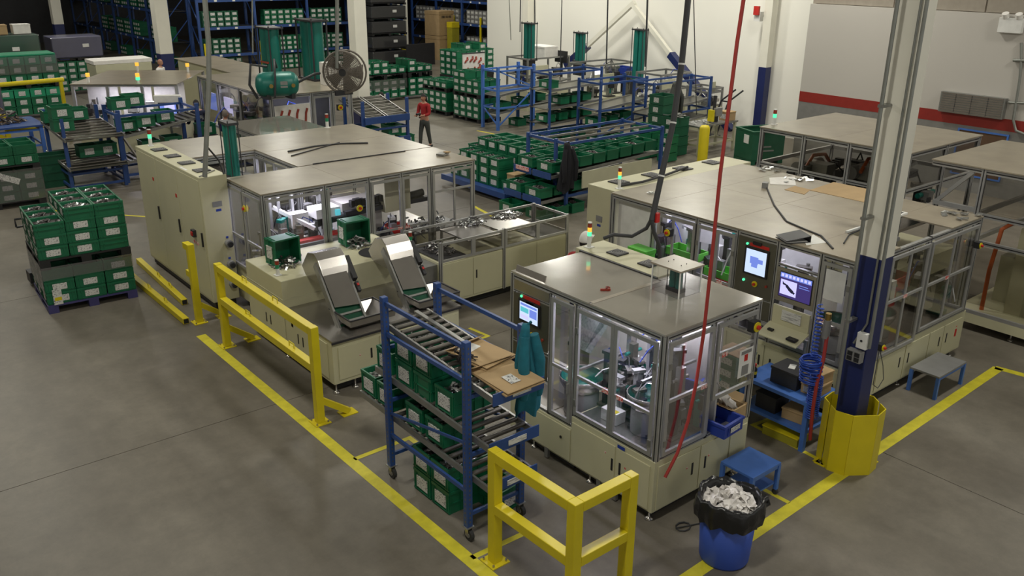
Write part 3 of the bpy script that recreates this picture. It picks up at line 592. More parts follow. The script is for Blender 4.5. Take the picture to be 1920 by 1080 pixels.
MB().box(6.45, 6.60, 5.98, 6.22, zc+0.02, zc+0.16).build('control_box', 'white', m1); MB().box(6.46, 6.52, 6.0, 6.1, zc+0.16, zc+0.165).build('yellow_sticker', 'yellow', m1)
tooling(m1, 6.60, 7.2, 5.36, 6.45, zc+0.02, 1.95, 24, 3, 0.85); tooling(m1, 7.3, 7.7, 5.4, 5.9, zc+0.02, 1.7, 3, 4)
MB().bar((6.4, 6.55, 1.28), (7.28, 6.55, 1.28), 0.03).build('tooling_rail', 'rail', m1); MB().bar((6.4, 5.6, 1.5), (7.28, 5.6, 1.5), 0.03).build('tooling_rail', 'rail', m1)
strip(m1, (6.45, 5.5, ZT-0.09), (6.45, 7.0, ZT-0.09), 6); strip(m1, (7.2, 5.5, ZT-0.09), (7.2, 6.9, ZT-0.09), 6)
# things on and in the machine
b = MB(); q = P(1137, 548, zr); rnd = random.Random(2)
for k in range(6): b.obox((q.x+rnd.uniform(-.05, .05), q.y+rnd.uniform(-.03, .03), zr+0.035), (0.05, 0.02, 0.025), (0, 0, rnd.random()*3))
tag(b.build('red_clip', 'red_off', None), 'little heap of dark red clips lying on the front machine roof seam', 'clips')
def crate(name, label, x, y, z, w, d, h, m, rot=0, cat='box', lip=True, group=None):
    r = thing(name, label, cat, (x, y, z), rot, group); t = 0.02
    b = MB().box(-w/2, w/2, -d/2, d/2, 0, t); b.box(-w/2, w/2, -d/2, -d/2+t, t, h).box(-w/2, w/2, d/2-t, d/2, t, h).box(-w/2, -w/2+t, -d/2+t, d/2-t, t, h).box(w/2-t, w/2, -d/2+t, d/2-t, t, h)
    b.build('tub', m, r, w=False)
    if lip:
        b = MB(); e = 0.012; hh = h-0.03
        b.box(-w/2-e, w/2+e, -d/2-e, -d/2, hh, h).box(-w/2-e, w/2+e, d/2, d/2+e, hh, h).box(-w/2-e, -w/2, -d/2, d/2, hh, h).box(w/2, w/2+e, -d/2, d/2, hh, h); b.build('rim', m, r, w=False)
        for sx in (-1, 1):
            for k in (-0.6, 0.6): MB().box(k*w/2-0.01, k*w/2+0.01, sx*(d/2)-0.008, sx*(d/2)+0.008, 0.02, hh).build('rib', m, r, w=False)
    return r
cb = crate('blue_tray', 'blue plastic crate resting in the opening of the front machine, under its lower right door', 7.33, 5.22, zc+0.02, 0.36, 0.36, 0.16, 'bluep', 0.08, 'crate')
MB().box(-0.08, 0.10, -0.196, -0.192, 0.05, 0.11).build('label', 'label', cb, w=False)
cx_ = crate('cardboard_box', 'open cardboard box beside the blue crate in the opening of the front machine', 7.64, 5.36, zc+0.02, 0.24, 0.34, 0.17, 'card', 0.05, 'box', False)
for s in (-1, 1): MB().obox((s*0.17, 0, 0.19), (0.12, 0.33, 0.006), (0, -0.5*s, 0)).build('flap', 'card', cx_, w=False)
rnd = random.Random(5); b = MB()
for k in range(7): b.obox((rnd.uniform(-.06, .06), rnd.uniform(-.1, .1), 0.14+rnd.random()*.06), (0.1, 0.09, 0.05), (rnd.random(), rnd.random(), rnd.random()*3))
tag(b.build('plastic_bag', 'tissue', None), 'crumpled clear plastic wrap stuffed in the cardboard box of the front machine', 'wrap'); bpy.data.objects['plastic_bag'].location = (7.64, 5.36, zc+0.02)
cb2 = crate('blue_tray', 'blue plastic tray behind the glass of the front machine, above the open crate', 7.3, 5.62, zc+0.42, 0.34, 0.30, 0.14, 'bluep', 0.3, 'crate')
for p in ((7.18, 5.5), (7.42, 5.5), (7.18, 5.74), (7.42, 5.74)): MB().box(p[0]-.01, p[0]+.01, p[1]-.01, p[1]+.01, zc+0.015, zc+0.42).build('tray_stand', 'rail', m1)
# ================================================================ LARGE RIGHT-HAND ASSEMBLY MACHINE
X0, X1, Y0, Y1, ZT = 9.80, 13.08, 5.20, 9.42, 2.22
m2 = machine('largest glazed assembly machine, with two screens, behind the thick navy column', X0, Y0)
zc = 0.76
YL = [SY(px, X0, ZT) for px in (1153, 1228, 1310, 1388, 1463, 1545, 1608)]; YL[0] = Y1; YL[-1] = Y0
base(m2, X0-0.04, X1+0.08, Y0-0.03, Y1, 0.14, zc)
xf, L = frame((X0-0.04, Y1), (X0-0.04, Y0-0.03)); xd, Ld = frame((X0-0.025, Y1), (X0-0.025, Y0)); U = [Y1-y for y in YL]
for i in range(6): cab_door(m2, xf, U[i]+0.01, U[i+1]-0.01, 0.17, zc-0.04, slots=(U[i+1]-0.08,) if i % 2 else (U[i]+0.1,))
xg, Lg = frame((X0-0.04, Y0-0.03), (X1+0.08, Y0-0.03))
cab_door(m2, xg, 0.9, 1.62, 0.17, zc-0.08, slots=(1.50,)); cab_door(m2, xg, 1.64, 2.3, 0.17, zc-0.08, slots=(1.74,), dots=((1.5, 0.5),))
cab_door(m2, xg, 2.32, 2.74, 0.17, zc-0.08, slots=(2.64,)); cab_door(m2, xg, 2.76, 3.3, 0.17, zc-0.08, slots=(2.86,), dots=((3.15, 0.56),)); cab_door(m2, xg, 0.05, 0.88, 0.17, zc-0.08)
b = MB(); b.xf = xg; b.box(3.12, 3.18, 0.012, 0.014, 0.40, 0.52); b.build('red_label', 'red', m2)
posts(m2, [(X0, Y0), (X1, Y0), (X0, Y1), (X1, Y1)] + [(X0, y) for y in YL[1:-1]], zc, ZT, 0.06)
XF = [SX(px, Y0, 1.6) for px in (1664, 1737, 1826)]; XF = [10.55, 11.58, 13.03]
posts(m2, [(XF[0]-0.02, Y0), (XF[1]+0.02, Y0)], zc, ZT, 0.05)
for p, q in (((X0, Y1-0.03), (X0, Y0+0.03)), ((X0+0.03, Y0), (X1-0.03, Y0)), ((X1, Y0+0.03), (X1, Y1-0.03)), ((X1-0.03, Y1), (X0+0.03, Y1))):
    rail_(m2, p, q, ZT-0.03, 0.06); rail_(m2, p, q, zc+0.02, 0.04)
xe, Le = frame((X0, Y0-0.025), (X1, Y0-0.025))
door(m2, xe, XF[0]-X0+0.02, XF[1]-X0-0.01, 0.70, ZT-0.08, mids=(1.50,), umids=((XF[0]+XF[1])/2-X0,), tagz=((XF[0]+XF[1])/2-X0, 1.5), gl='glass_d')
door(m2, xe, XF[1]-X0+0.05, XF[2]-X0-0.02, zc+0.05, ZT-0.08, mids=(1.50,), umids=((XF[1]+XF[2])/2-X0,), tagz=((XF[1]+XF[2])/2-X0-0.08, 1.5), gl='glass_d')
door(m2, xe, 0.06, XF[0]-X0-0.06, zc+0.05, ZT-0.08, mids=(1.50,), gl='glass_d')
estop(m2, xe, XF[2]-X0-0.10, 1.86, 0.03, 0.045); estop(m2, xe, XF[0]-X0-0.02, 0.92, 0.03, 0.045)
b = MB(); e = XF[0]-X0; b.tube([xe(e-.02, 0.06, 0.86), xe(e-0.10, 0.10, 0.6), xe(e-0.15, 0.12, 0.42), xe(e-0.02, 0.13, 0.33), xe(e+0.12, 0.12, 0.42), xe(e+0.08, 0.1, 0.62), xe(e+.02, 0.05, 0.86)], 0.006, 6); b.build('stop_cable', 'cable', m2)
# left face fields
MB().box(X0+0.10, X0+0.12, YL[1]+0.04, Y1-0.04, zc, ZT-0.1).build('frosted_panel', 'white', m2)
door(m2, xd, U[1]+0.03, U[2]-0.005, zc+0.05, ZT-0.08, mids=(1.40,), umids=((U[1]+U[2])/2,), hinge=U[1]+0.05)
door(m2, xd, U[2]+0.03, (U[2]+U[3])/2-0.005, zc+0.05, ZT-0.08, mids=(1.40,), hinge=U[2]+0.05); door(m2, xd, (U[2]+U[3])/2+0.005, U[3]-0.03, zc+0.05, ZT-0.08, mids=(1.40,), hinge=U[3]-0.05, tagz=((U[2]+U[3])/2+0.14, 1.4))
estop(m2, xd, U[1]+0.40, 1.92, 0.04, 0.055)
hmi(m2, xd, U[3]+0.02, U[4]-0.02, 1.36, ZT-0.06, (0.26, 0.80, 0.40, 0.82), 2)
b = MB(); b.xf = xd; b.box(U[3]+0.02, U[4]-0.02, 0, 0.012, 1.06, 1.33); lp = b.build('lower_control_panel', 'steel_d', m2)
b = MB(); b.cyl(xd(U[3]+0.24, 0.012, 1.26), xd(U[3]+0.24, 0.035, 1.26), 0.03); b.build('red_button', 'red_on', lp)
door(m2, xd, U[3]+0.02, U[4]-0.02, zc+0.05, 1.04, mids=())
rail_(m2, (X0, YL[4]-0.03), (X0, YL[5]+0.03), ZT-0.30, 0.03); rail_(m2, (X0, YL[3]-0.03), (X0, YL[4]+0.03), 1.345, 0.03); rail_(m2, (X0, YL[3]-0.03), (X0, YL[4]+0.03), 1.05, 0.03)
b = MB(); b.xf = xd; b.box(U[4]+0.05, U[5]-0.03, 0, 0.004, ZT-0.28, ZT-0.06); b.build('pane', 'glass', m2)
b = MB(); b.xf = xd; b.box(U[4]+0.03, U[5]-0.03, 0, 0.012, 1.42, ZT-0.33); mp = b.build('monitor_panel', 'steel', m2)
a0, a1, c0, c1 = U[4]+0.10, U[5]-0.08, 1.50, 1.83
b = MB(); b.xf = xd; b.box(a0-0.01, a1+0.01, 0.012, 0.02, c0-0.01, c1+0.01); b.build('monitor_bezel', 'black', mp)
w_, h_ = a1-a0, c1-c0
b = MB(); b.xf = xd; b.box(a0, a1, 0.02, 0.022, c0, c1, 0); b.box(a0+w_*0.03, a0+w_*0.55, 0.022, 0.0225, c0+h_*0.10, c0+h_*0.72, 1); b.box(a0, a1, 0.022, 0.0225, c0+h_*0.80, c1, 3)
for k in range(8): b.box(a0+w_*(0.03+k*0.122), a0+w_*(0.11+k*0.122), 0.0225, 0.023, c0+h_*0.84, c0+h_*0.96, 1)
for u0, v0, u1, v1, w in ((0.10, 0.56, 0.24, 0.50, 0.05), (0.22, 0.50, 0.34, 0.36, 0.09), (0.32, 0.38, 0.44, 0.28, 0.10), (0.42, 0.3, 0.5, 0.24, 0.06), (0.10, 0.62, 0.13, 0.5, 0.03)):
    p_, q_ = Vector(xd(a0+w_*u0, 0.0228, c0+h_*v0)), Vector(xd(a0+w_*u1, 0.0228, c0+h_*v1)); b.xf = None; b.bar(p_, q_, w_*w, 0.001, 2, up=(-1, 0, 0)); b.xf = xd
b.box(a0+w_*0.62, a0+w_*0.95, 0.022, 0.0225, c0+h_*0.55, c0+h_*0.58, 4); b.box(a0+w_*0.62, a0+w_*0.90, 0.022, 0.0225, c0+h_*0.64, c0+h_*0.67, 4)
b.build('monitor_screen', ['scr3', 'scr4', 'scrk', 'scr2', 'scr2'], mp)
# keyboard tray with its raised back, keyboard, mouse
b = MB(); b.xf = xd; b.box(U[4]+0.05, U[5]-0.04, 0, 0.03, 1.05, 1.36); b.build('tray_back', 'cream', m2)
b = MB(); p_ = [xd(U[4]+0.02, 0.02, 1.10), xd(U[5]-0.02, 0.02, 1.10), xd(U[5]-0.02, 0.30, 0.99), xd(U[4]+0.02, 0.30, 0.99)]; b.add([*p_, *[(x, y, z-0.015) for x, y, z in p_]], [(0,1,2,3), (7,6,5,4), (0,4,5,1), (1,5,6,2), (2,6,7,3), (3,7,4,0)]); b.build('keyboard_tray', 'cream', m2)
def on_tray(u, n, du, dn, h, nm, m, lab, cat):
    z = 1.10-(n-0.02)/0.28*0.11; b = MB(); b.xf = xd; b.box(u-du, u+du, n-dn, n+dn, z+0.004, z+h); tag(b.build(nm, m, None, bevel=0.004), lab, cat)
on_tray(U[4]+0.15, 0.18, 0.04, 0.025, 0.03, 'track_pad', 'black', 'small black device at the left end of the cream keyboard tray', 'device')
on_tray(U[5]-0.14, 0.22, 0.07, 0.045, 0.035, 'computer_mouse', 'black', 'black mouse at the right end of the cream keyboard tray', 'mouse')
b = MB(); b.xf = xd; b.box(U[4]+0.20, U[5]-0.16, 0.03, 0.045, 1.18, 1.32); b.build('keyboard', 'sheet', m2)
door(m2, xd, U[4]+0.03, U[5]-0.03, zc+0.05, 1.0); door(m2, xd, U[5]+0.03, Ld-0.04, zc+0.05, ZT-0.08, mids=(1.36,), hinge=Ld-0.06, tagz=(U[5]+0.12, 1.36))
b = MB(); b.xf = xd; b.box(U[5]+0.10, Ld-0.10, 0.032, 0.034, 1.66, 2.06); b.build('notice_sheet', 'white', m2)
# tall cream control cabinet at the far end
MB().box(X0+0.08, X1+0.3, Y1+0.03, Y1+0.66, 0.12, ZT+0.02).build('control_cabinet', 'cream', m2, bevel=0.006)
xq, Lq = frame((X0+0.08, Y1+0.66), (X0+0.08, Y1+0.03))
b = MB(); b.xf = xq; b.box(0.22, 0.36, 0, 0.006, 1.66, 1.76); b.build('meter', 'grey', m2); b = MB(); b.xf = xq; b.box(0.25, 0.33, 0, 0.004, 1.58, 1.62); b.build('blue_nameplate', 'bluep', m2)
for k in range(4): fan(m2, X0+0.55+k*0.8, Y1+0.42, ZT+0.02, 0.13)
tower(m2, X0+0.25, Y1+0.12, ZT+0.02, 'amber,green', 0.36)
b = MB(); b.tube([(X0+0.35, Y1+0.2, ZT+0.04), (X0+0.8, Y1+0.12, ZT+0.05), (X0+1.4, Y1+0.2, ZT+0.05), (X0+2.2, Y1+0.36, ZT+0.06)], 0.022, 8); b.build('cable_bundle', 'cable', m2)
# roof: sheets with seams, open at the front right
zr = ZT+0.005; XA, XB, YO = 10.75, 12.15, 5.95
ycuts = [Y0-0.03, YO, 7.35, 8.6, Y1+0.02]
for j in range(1, 4):
    for xa, xb in ((X0-0.03, 11.4), (11.405, X1+0.03)): roof(m2, rect(xa, xb, ycuts[j]+0.003, ycuts[j+1]-0.002), zr)
roof(m2, rect(X0-0.03, XA, Y0-0.03, YO), zr); roof(m2, rect(XB, X1+0.03, Y0-0.03, YO), zr)
MB().bar((XA, YO, zr+0.035), (XB+0.1, YO, zr+0.035), 0.03).build('edge_strip', 'white', m2); MB().box(12.0, 12.3, YO-0.05, YO+0.03, zr+0.022, zr+0.05).build('strip_block', 'white', m2)
# interior
MB().box(X0+0.04, X1-0.04, Y0+0.04, Y1-0.04, zc, zc+0.015).build('bed_plate', 'steel', m2); MB().box(10.95, 10.98, 6.3, Y1-0.1, zc, ZT-0.1).build('back_panel', 'white', m2)
def tray_(root, m, x, y, z, w, d, h, rot=0):
    b = MB(); c, s = math.cos(rot), math.sin(rot); b.xf = lambda X, Y, Z: (x+X*c-Y*s, y+X*s+Y*c, z+Z); t = 0.015
    b.box(-w/2, w/2, -d/2, d/2, 0, t).box(-w/2, w/2, -d/2, -d/2+t, t, h).box(-w/2, w/2, d/2-t, d/2, t, h).box(-w/2, -w/2+t, -d/2, d/2, t, h).box(w/2-t, w/2, -d/2, d/2, t, h); return b.build('parts_chute', m, root)
tray_(m2, 'green_l', 10.15, 8.15, 1.45, 0.3, 0.6, 0.12); tray_(m2, 'green_l', 10.2, 7.5, 1.30, 0.28, 0.5, 0.12); tray_(m2, 'red', 10.2, 7.25, 1.18, 0.35, 0.75, 0.14); tray_(m2, 'red', 10.15, 7.75, 0.95, 0.3, 0.7, 0.12)
tray_(m2, 'red', 11.5, 6.0, 1.05, 0.5, 0.8, 0.25); tray_(m2, 'red', 12.2, 5.9, 1.12, 0.6, 0.25, 0.2)
for x, y, z0, z1, m in ((10.05, 8.3, zc, 1.5, 'white'), (10.4, 8.8, zc, 1.9, 'white'), (10.3, 7.6, zc, 1.5, 'rail'), (10.6, 7.9, zc, 1.6, 'white'), (10.15, 7.3, zc, 1.18, 'rail')):
    MB().box(x-0.05, x+0.05, y-0.05, y+0.05, z0, z1).build('support_pillar', m, m2)
tooling(m2, 10.1, 10.9, 6.0, 8.9, zc+0.02, 1.9, 16, 11, 1.25); tooling(m2, 10.6, 12.9, 5.4, 6.0, zc+0.02, 1.95, 11, 12, 1.2); bowl(m2, 10.25, 5.65, zc+0.02, 0.26); bowl(m2, 11.2, 5.55, zc+0.02, 0.24, 0.3)
for x in (11.0, 11.25, 11.5): MB().box(x, x+0.05, 5.8, 5.85, zc, ZT-0.05).build('inner_post', 'alu', m2)
strip(m2, (10.35, 6.2, ZT-0.07), (10.35, 8.9, ZT-0.07), 5)
feet(m2, [(X0+0.1, Y0+0.06), (11.5, Y0+0.06), (X1, Y0+0.06), (X0+0.1, 7.5)])
# bright green bin standing in the end bay
q = P(1205, 480, 1.4); gb = lidbox('bright_green_bin', 'bright green plastic bin standing on end in the open bay of the largest machine', 9.62, SY(1203, 9.62, 1.5), 1.16, 0.22, 0.36, 0.42, 'green_l', 0, 'bin')
MB().box(-0.114, -0.11, -0.1, 0.1, 0.22, 0.29).build('label', 'sheet', gb, w=False)
MB().box(X0-0.30, X0-0.04, gb.location.y-0.24, gb.location.y+0.24, 1.12, 1.155).build('side_shelf', 'rail', m2)
# things lying on its roof
zz = zr+0.02
def slab(name, label, cat, pts, z, t, m, bev=0):
    o = thing(name, label, cat, (*Vector(pts[0][:2]), z)); return o
def flat(name, label, cat, corners, z, t, m, lift=None):
    b = MB(); b.prism([tuple(P(x, y, z)[:2]) for x, y in corners], z, z+t)
    o = b.build(name, m, None); tag(o, label, cat); return o
flat('cardboard_sheet', 'large flat cardboard sheet lying on the roof of the largest machine', 'cardboard', [(1518, 357), (1563, 342), (1632, 356), (1632, 382)], zz, 0.006, 'card')
flat('cardboard_sheet', 'small torn cardboard piece left of the large sheet on the largest machine roof', 'cardboard', [(1471, 356), (1490, 349), (1520, 356), (1508, 365)], zz+0.0, 0.005, 'card')
flat('paper_sheet', 'pale crumpled sheet of packing lying on the largest machine roof', 'paper', [(1442, 334), (1490, 332), (1492, 348), (1444, 346)], zz, 0.01, 'capw')
flat('paper_sheet', 'sheet of white paper under the black ring binder on the largest machine roof', 'paper', [(1508, 452), (1525, 440), (1550, 455), (1512, 460)], zz, 0.003, 'white')
q = P(1487, 446, zz+0.03); b = MB(); rb = thing('ring_binder', 'open black ring binder lying at the roof edge above the monitor panel', 'binder', (q.x, q.y, zz), -0.5)
MB().box(-0.17, 0.17, -0.15, 0.15, 0.0, 0.008).build('cover', 'dark', rb, w=False); MB().obox((0, 0, 0.06), (0.34, 0.30, 0.008), (0, -0.16, 0)).build('cover', 'dark', rb, w=False); MB().box(0.165, 0.175, -0.15, 0.15, 0, 0.09).build('spine', 'black', rb, w=False)
MB().box(-0.15, 0.14, -0.13, 0.13, 0.009, 0.018).build('pages', 'white', rb, w=False)
def scraps(name, label, cat, x, y, z, n, r, m, seed, s=0.05):
    rnd = random.Random(seed); b = MB()
    for k in range(n): b.obox((rnd.gauss(0, r/2), rnd.gauss(0, r/2), 0.012+rnd.random()*0.02), (s*rnd.uniform(.5, 1.5), s*rnd.uniform(.3, .9), 0.006), (rnd.uniform(-.3, .3), rnd.uniform(-.3, .3), rnd.random()*3))
    o = b.build(name, m, None); o.location = (x, y, z); tag(o, label, cat); o['kind'] = 'stuff'; return o
for (px, py), lb, sd in (((1440, 320), 'scatter of shiny clear plastic scraps at the back edge of the largest machine roof', 1), ((1498, 336), 'clear plastic scraps beside the pale packing sheet on the largest machine roof', 2), ((1795, 404), 'clear plastic scraps on the right end of the largest machine roof', 3), ((1218, 363), 'small torn film scrap on the roof above the frosted bay', 4)):
    q = P(px, py, zz); scraps('plastic_scrap', lb, 'scrap', q.x, q.y, zz, 14 if sd < 4 else 4, 0.22 if sd < 4 else 0.1, 'casting', sd, 0.09)
q = P(1434, 352, zz); b = MB(); b.obox((q.x, q.y, zz+0.045), (0.11, 0.08, 0.09), (0, 0, 0.4)); tag(b.build('metal_block', 'grey', None), 'small grey metal block standing on the largest machine roof', 'block')
b = MB(); b.tube([P(x, y, zz+0.012) for x, y in ((1437, 350), (1452, 385), (1475, 415), (1510, 430), (1540, 442), (1562, 466))], 0.012, 8); tag(b.build('loose_cable', 'cable', None), 'dark cable curving across the roof past the ring binder', 'cable')
b = MB(); b.tube([P(x, y, zz+0.012) for x, y in ((1582, 456), (1592, 440), (1620, 428), (1636, 415))], 0.01, 8); tag(b.build('loose_cable', 'cable', None), 'short black cable on the roof at the foot of the long teal cylinder', 'cable')
q = P(1632, 430, zz); teal_cyl(q.x, q.y, zz+0.02, SZ(295, q.x, q.y), 0.048, 'long teal press cylinder rising behind the thick white column', 2)
# ================================================================ LEFT LINE: tall cabinet and large L-shaped glazed machine
m3 = machine('tall cream control cabinet with four roof fans behind the lone yellow post', 4.9, 13.95, name='control_cabinet')
MB().box(4.90, 5.36, 13.95, 17.15, 0.14, 2.32).build('body', 'cream', m3, bevel=0.01); MB().box(4.95, 5.31, 14.0, 17.1, 0.02, 0.14).build('plinth', 'black', m3)
xf, L = frame((4.90, 17.15), (4.90, 13.95))
for k in range(3):
    b = MB(); b.xf = xf; b.box(0.03+k*1.05, 1.05+k*1.05, 0, 0.006, 0.18, 2.26); d = b.build('door', 'cream', m3, bevel=0.002)
    b = MB(); b.xf = xf; b.box(0.95+k*1.05, 0.98+k*1.05, 0.006, 0.03, 1.12, 1.36); b.build('handle', 'black', d)
for u, z in ((0.85, 1.85), (2.0, 1.78)):
    b = MB(); b.xf = xf; b.box(u-0.04, u+0.04, 0.006, 0.009, z-0.03, z+0.03); b.build('red_sticker', 'red', m3)
b = MB(); b.xf = xf; b.box(2.66, 2.78, 0.006, 0.06, 1.22, 1.34); iso = b.build('isolator_switch', 'dark', m3); b = MB(); b.xf = xf; b.box(2.70, 2.76, 0.06, 0.08, 1.25, 1.31); b.build('switch_knob', 'red', iso)
b = MB(); b.xf = xf; b.box(2.60, 2.84, 0.006, 0.009, 1.08, 1.13); b.build('red_label', 'redlab', m3)
xg, Lg = frame((4.90, 13.95), (5.36, 13.95))
b = MB(); b.xf = xg; b.box(0.17, 0.33, 0, 0.006, 1.80, 1.89); b.build('meter', 'grey', m3); b = MB(); b.xf = xg; b.box(0.22, 0.31, 0, 0.004, 1.72, 1.76); b.build('blue_nameplate', 'bluep', m3)
for z in (1.15, 0.78, 0.42):
    b = MB(); b.cyl(xg(0.36, 0, z), xg(0.36, 0.09, z), 0.065, 12); c = b.build('cable_gland', 'grey', m3); b = MB(); b.cyl(xg(0.36, 0.09, z), xg(0.36, 0.13, z), 0.045, 10); b.build('gland_socket', 'dark', c)
    b = MB(); b.xf = xg; b.box(0.335, 0.375, 0, 0.01, z+0.085, z+0.12); b.build('blue_tag', 'bluep', c)
for k, px in enumerate(((292, 281), (317, 293), (343, 306), (370, 320))): q = P(*px, 2.33); fan(m3, 5.13, q.y, 2.32, 0.12)
tower(m3, 5.13, 16.95, 2.32, 'green', 0.32, 0.035, ('red', 'green'))
MB().box(4.92, 4.96, 14.6, 14.9, 2.32, 2.325).build('film_strip', 'white', m3)
MB().bar((4.93, 14.0, 2.33), (5.3, 14.3, 2.33), 0.02).build('lifting_bar', 'rail', m3)
b = MB(); b.tube([P(384, 334, 2.34)] + [P(x, y, 3.0+i*0.8) for i, (x, y) in enumerate(((388, 240), (393, 140), (385, 40), (378, -80)))], 0.035, 8)
q = P(384, 332, 2.34); zs = [2.34, 3.2, 4.2, 5.2, 6.5, 8.5]; b = MB(); b.tube([q] + [P(x, y, Y=q.y) for x, y in ((388, 240), (392, 160), (391, 80), (384, 0), (376, -80))], 0.042, 8)
tag(b.build('supply_conduit', 'conduit', None), 'grey flexible conduit dropping from above onto the tall cream cabinet', 'conduit')
b = MB(); b.tube([(q.x+0.32, q.y+0.0, 2.34), (q.x+0.30, q.y+0.1, 2.55), (q.x+0.12, q.y+0.05, 2.8), P(389, 255, Y=q.y)], 0.016, 8); tag(b.build('looped_cable', 'cable', None), 'black cable looping from the grey conduit to the tall cream cabinet top', 'cable')
# glazed L-shaped machine
XA, XE, YF, ZT = 5.42, 9.52, 12.75, 2.20
m5 = machine('L-shaped glazed machine full of bright tooling, right of the tall cream cabinet', XA, YF)
zc = 0.72
MB().box(XA, XE-1.2, YF, 14.1, 0.12, zc).build('base_cabinet', 'cream', m5); MB().box(6.75, XE, 14.1, 17.2, 0.12, zc).build('base_cabinet', 'cream', m5); MB().box(6.85, XE-0.1, 14.2, 17.1, 0, 0.12).build('plinth', 'black', m5); MB().box(XA+0.1, XE-1.3, YF+0.1, 14.0, 0, 0.12).build('plinth', 'black', m5); MB().box(XA, 6.75, 15.9, 17.7, 0.12, zc).build('base_cabinet', 'cream', m5)
MB().box(XA+0.02, XE-1.25, YF+0.04, 14.05, zc, zc+0.015).build('bed_plate', 'steel', m5); MB().box(6.8, XE-0.05, 14.1, 17.1, zc, zc+0.015).build('bed_plate', 'steel', m5)
XF = [XA, 6.49, 7.32, 7.96, 8.57, XE]
posts(m5, [(x, YF) for x in XF], 0.12, ZT, 0.055); posts(m5, [(XA, 13.45), (XA, 14.1), (XE, 14.1), (XE, 17.2), (6.72, 14.1), (6.72, 15.9), (XA, 15.9), (XA, 17.7), (8.2, 14.1)], 0.12, ZT, 0.055)
for p, q in (((XA, YF), (XE, YF)), ((XA, 14.1), (XA, YF)), ((XE, YF), (XE, 17.2)), ((6.72, 15.9), (6.72, 14.1)), ((XA, 15.9), (6.72, 15.9)), ((XA, 17.7), (XA, 15.9)), ((6.72, 14.1), (XA, 14.1))): rail_(m5, p, q, ZT-0.03, 0.06)
xe, Le = frame((XA, YF-0.02), (XE, YF-0.02))
for i in range(5):
    lo = 0.2 if i > 2 else zc+0.03; mid = (1.18,) if i in (0, 1, 2, 3) else (1.70,)
    if i == 4: door(m5, xe, XF[i]-XA+0.03, XF[i+1]-XA-0.03, lo, ZT-0.08, mids=(1.75,), umids=((XF[4]+XF[5])/2-XA+0.03,))
    elif i in (2, 3): door(m5, xe, XF[i]-XA+(0.03 if i == 2 else 0.004), XF[i+1]-XA-(0.004 if i == 2 else 0.03), lo, ZT-0.08, mids=(1.22,), tagz=(XF[3]-XA+(-0.07 if i == 2 else 0.08), 1.22))
    else: door(m5, xe, XF[i]-XA+0.03, XF[i+1]-XA-0.03, lo, ZT-0.08, mids=())
estop(m5, xe, XF[2]-XA-0.22, 1.72, 0.03, 0.06, False)
xl, Ll = frame((XA-0.02, 14.1), (XA-0.02, YF))
door(m5, xl, 0.03, 0.64, zc+0.03, ZT-0.08, mids=(1.3,)); door(m5, xl, 0.67, Ll-0.03, zc+0.03, ZT-0.08, mids=(1.3,)); estop(m5, xl, 0.74, 1.86, 0.03, 0.06, False)
xc, Lc = frame((6.70, 15.9), (6.70, 14.1)); door(m5, xc, 0.03, 0.86, zc, ZT-0.08, umids=(0.45,)); door(m5, xc, 0.9, Lc-0.03, zc, ZT-0.08, umids=(1.4,))
xc, Lc = frame((XA, 15.88), (6.72, 15.88)); door(m5, xc, 0.03, Lc-0.03, zc, ZT-0.08, umids=(0.65,))
zr = ZT+0.005
for a in ((XA-0.03, 6.9, YF-0.03, 14.08), (6.905, 8.2, YF-0.03, 14.08), (8.205, XE+0.03, YF-0.03, 14.08), (6.72, XE+0.03, 14.12, 15.6), (6.72, XE+0.03, 15.61, 17.2), (XA-0.03, 6.715, 15.92, 17.7)): roof(m5, rect(*a), zr)
for (p, q) in (((7.0, 14.1), (8.9, 14.05)), ((7.0, 14.95), (8.3, 15.5))): MB().bar((*p, zr+0.03), (*q, zr+0.03), 0.02).build('roof_seam_bar', 'dark', m5)
# conveyor and tooling inside
MB().box(5.6, 7.2, 13.0, 13.35, 1.10, 1.16).build('conveyor_bed', 'white', m5); MB().box(5.6, 7.2, 12.96, 13.0, 1.06, 1.20).build('conveyor_rail', 'rail', m5)
MB().box(5.6, 6.6, 13.10, 13.25, 1.17, 1.21).build('red_guide', 'hose', m5); MB().box(6.7, 7.2, 13.10, 13.25, 1.2, 1.24).build('red_guide', 'red', m5)
b = MB(); b.cyl((6.3, 13.5, 1.3), (8.9, 13.5, 1.55), 0.07, 12); b.build('linear_axis', 'dark', m5); MB().box(7.2, 9.1, 13.38, 13.48, 1.40, 1.48).build('linear_axis', 'dark', m5)
b = MB()
for k in range(12): b.obox((7.35+k*0.07, 13.42, 1.60+0.02*math.sin(k)), (0.06, 0.1, 0.12))
b.build('cable_chain', 'black', m5)
MB().box(6.55, 7.0, 13.2, 13.55, 1.5, 1.66).build('camera_housing', 'white', m5); MB().box(6.9, 6.98, 13.15, 13.2, 1.52, 1.62).build('lit_display', 'scrc', m5); MB().box(6.2, 6.5, 13.4, 13.6, 1.35, 1.6).build('camera_housing', 'white', m5)
MB().box(7.96, 8.5, 13.3, 13.9, 1.35, 2.05).build('cream_enclosure', 'cream', m5); MB().box(7.2, 8.0, 13.5, 13.95, zc, 1.6).build('inner_cabinet', 'wallin', m5)
for x in (5.9, 6.05, 6.3): MB().box(x, x+0.04, 13.6, 13.64, zc, ZT-0.05).build('inner_post', 'alu', m5)
MB().bar((6.0, 13.7, 1.7), (6.5, 13.2, 1.35), 0.06).build('strut', 'white', m5)
b = MB(); b.lathe((8.05, 13.1, zc+0.3), [(0.12, 0), (0.2, 0.14), (0.21, 0.14), (0.13, -0.01)], 16); b.build('red_bowl', 'red', m5)
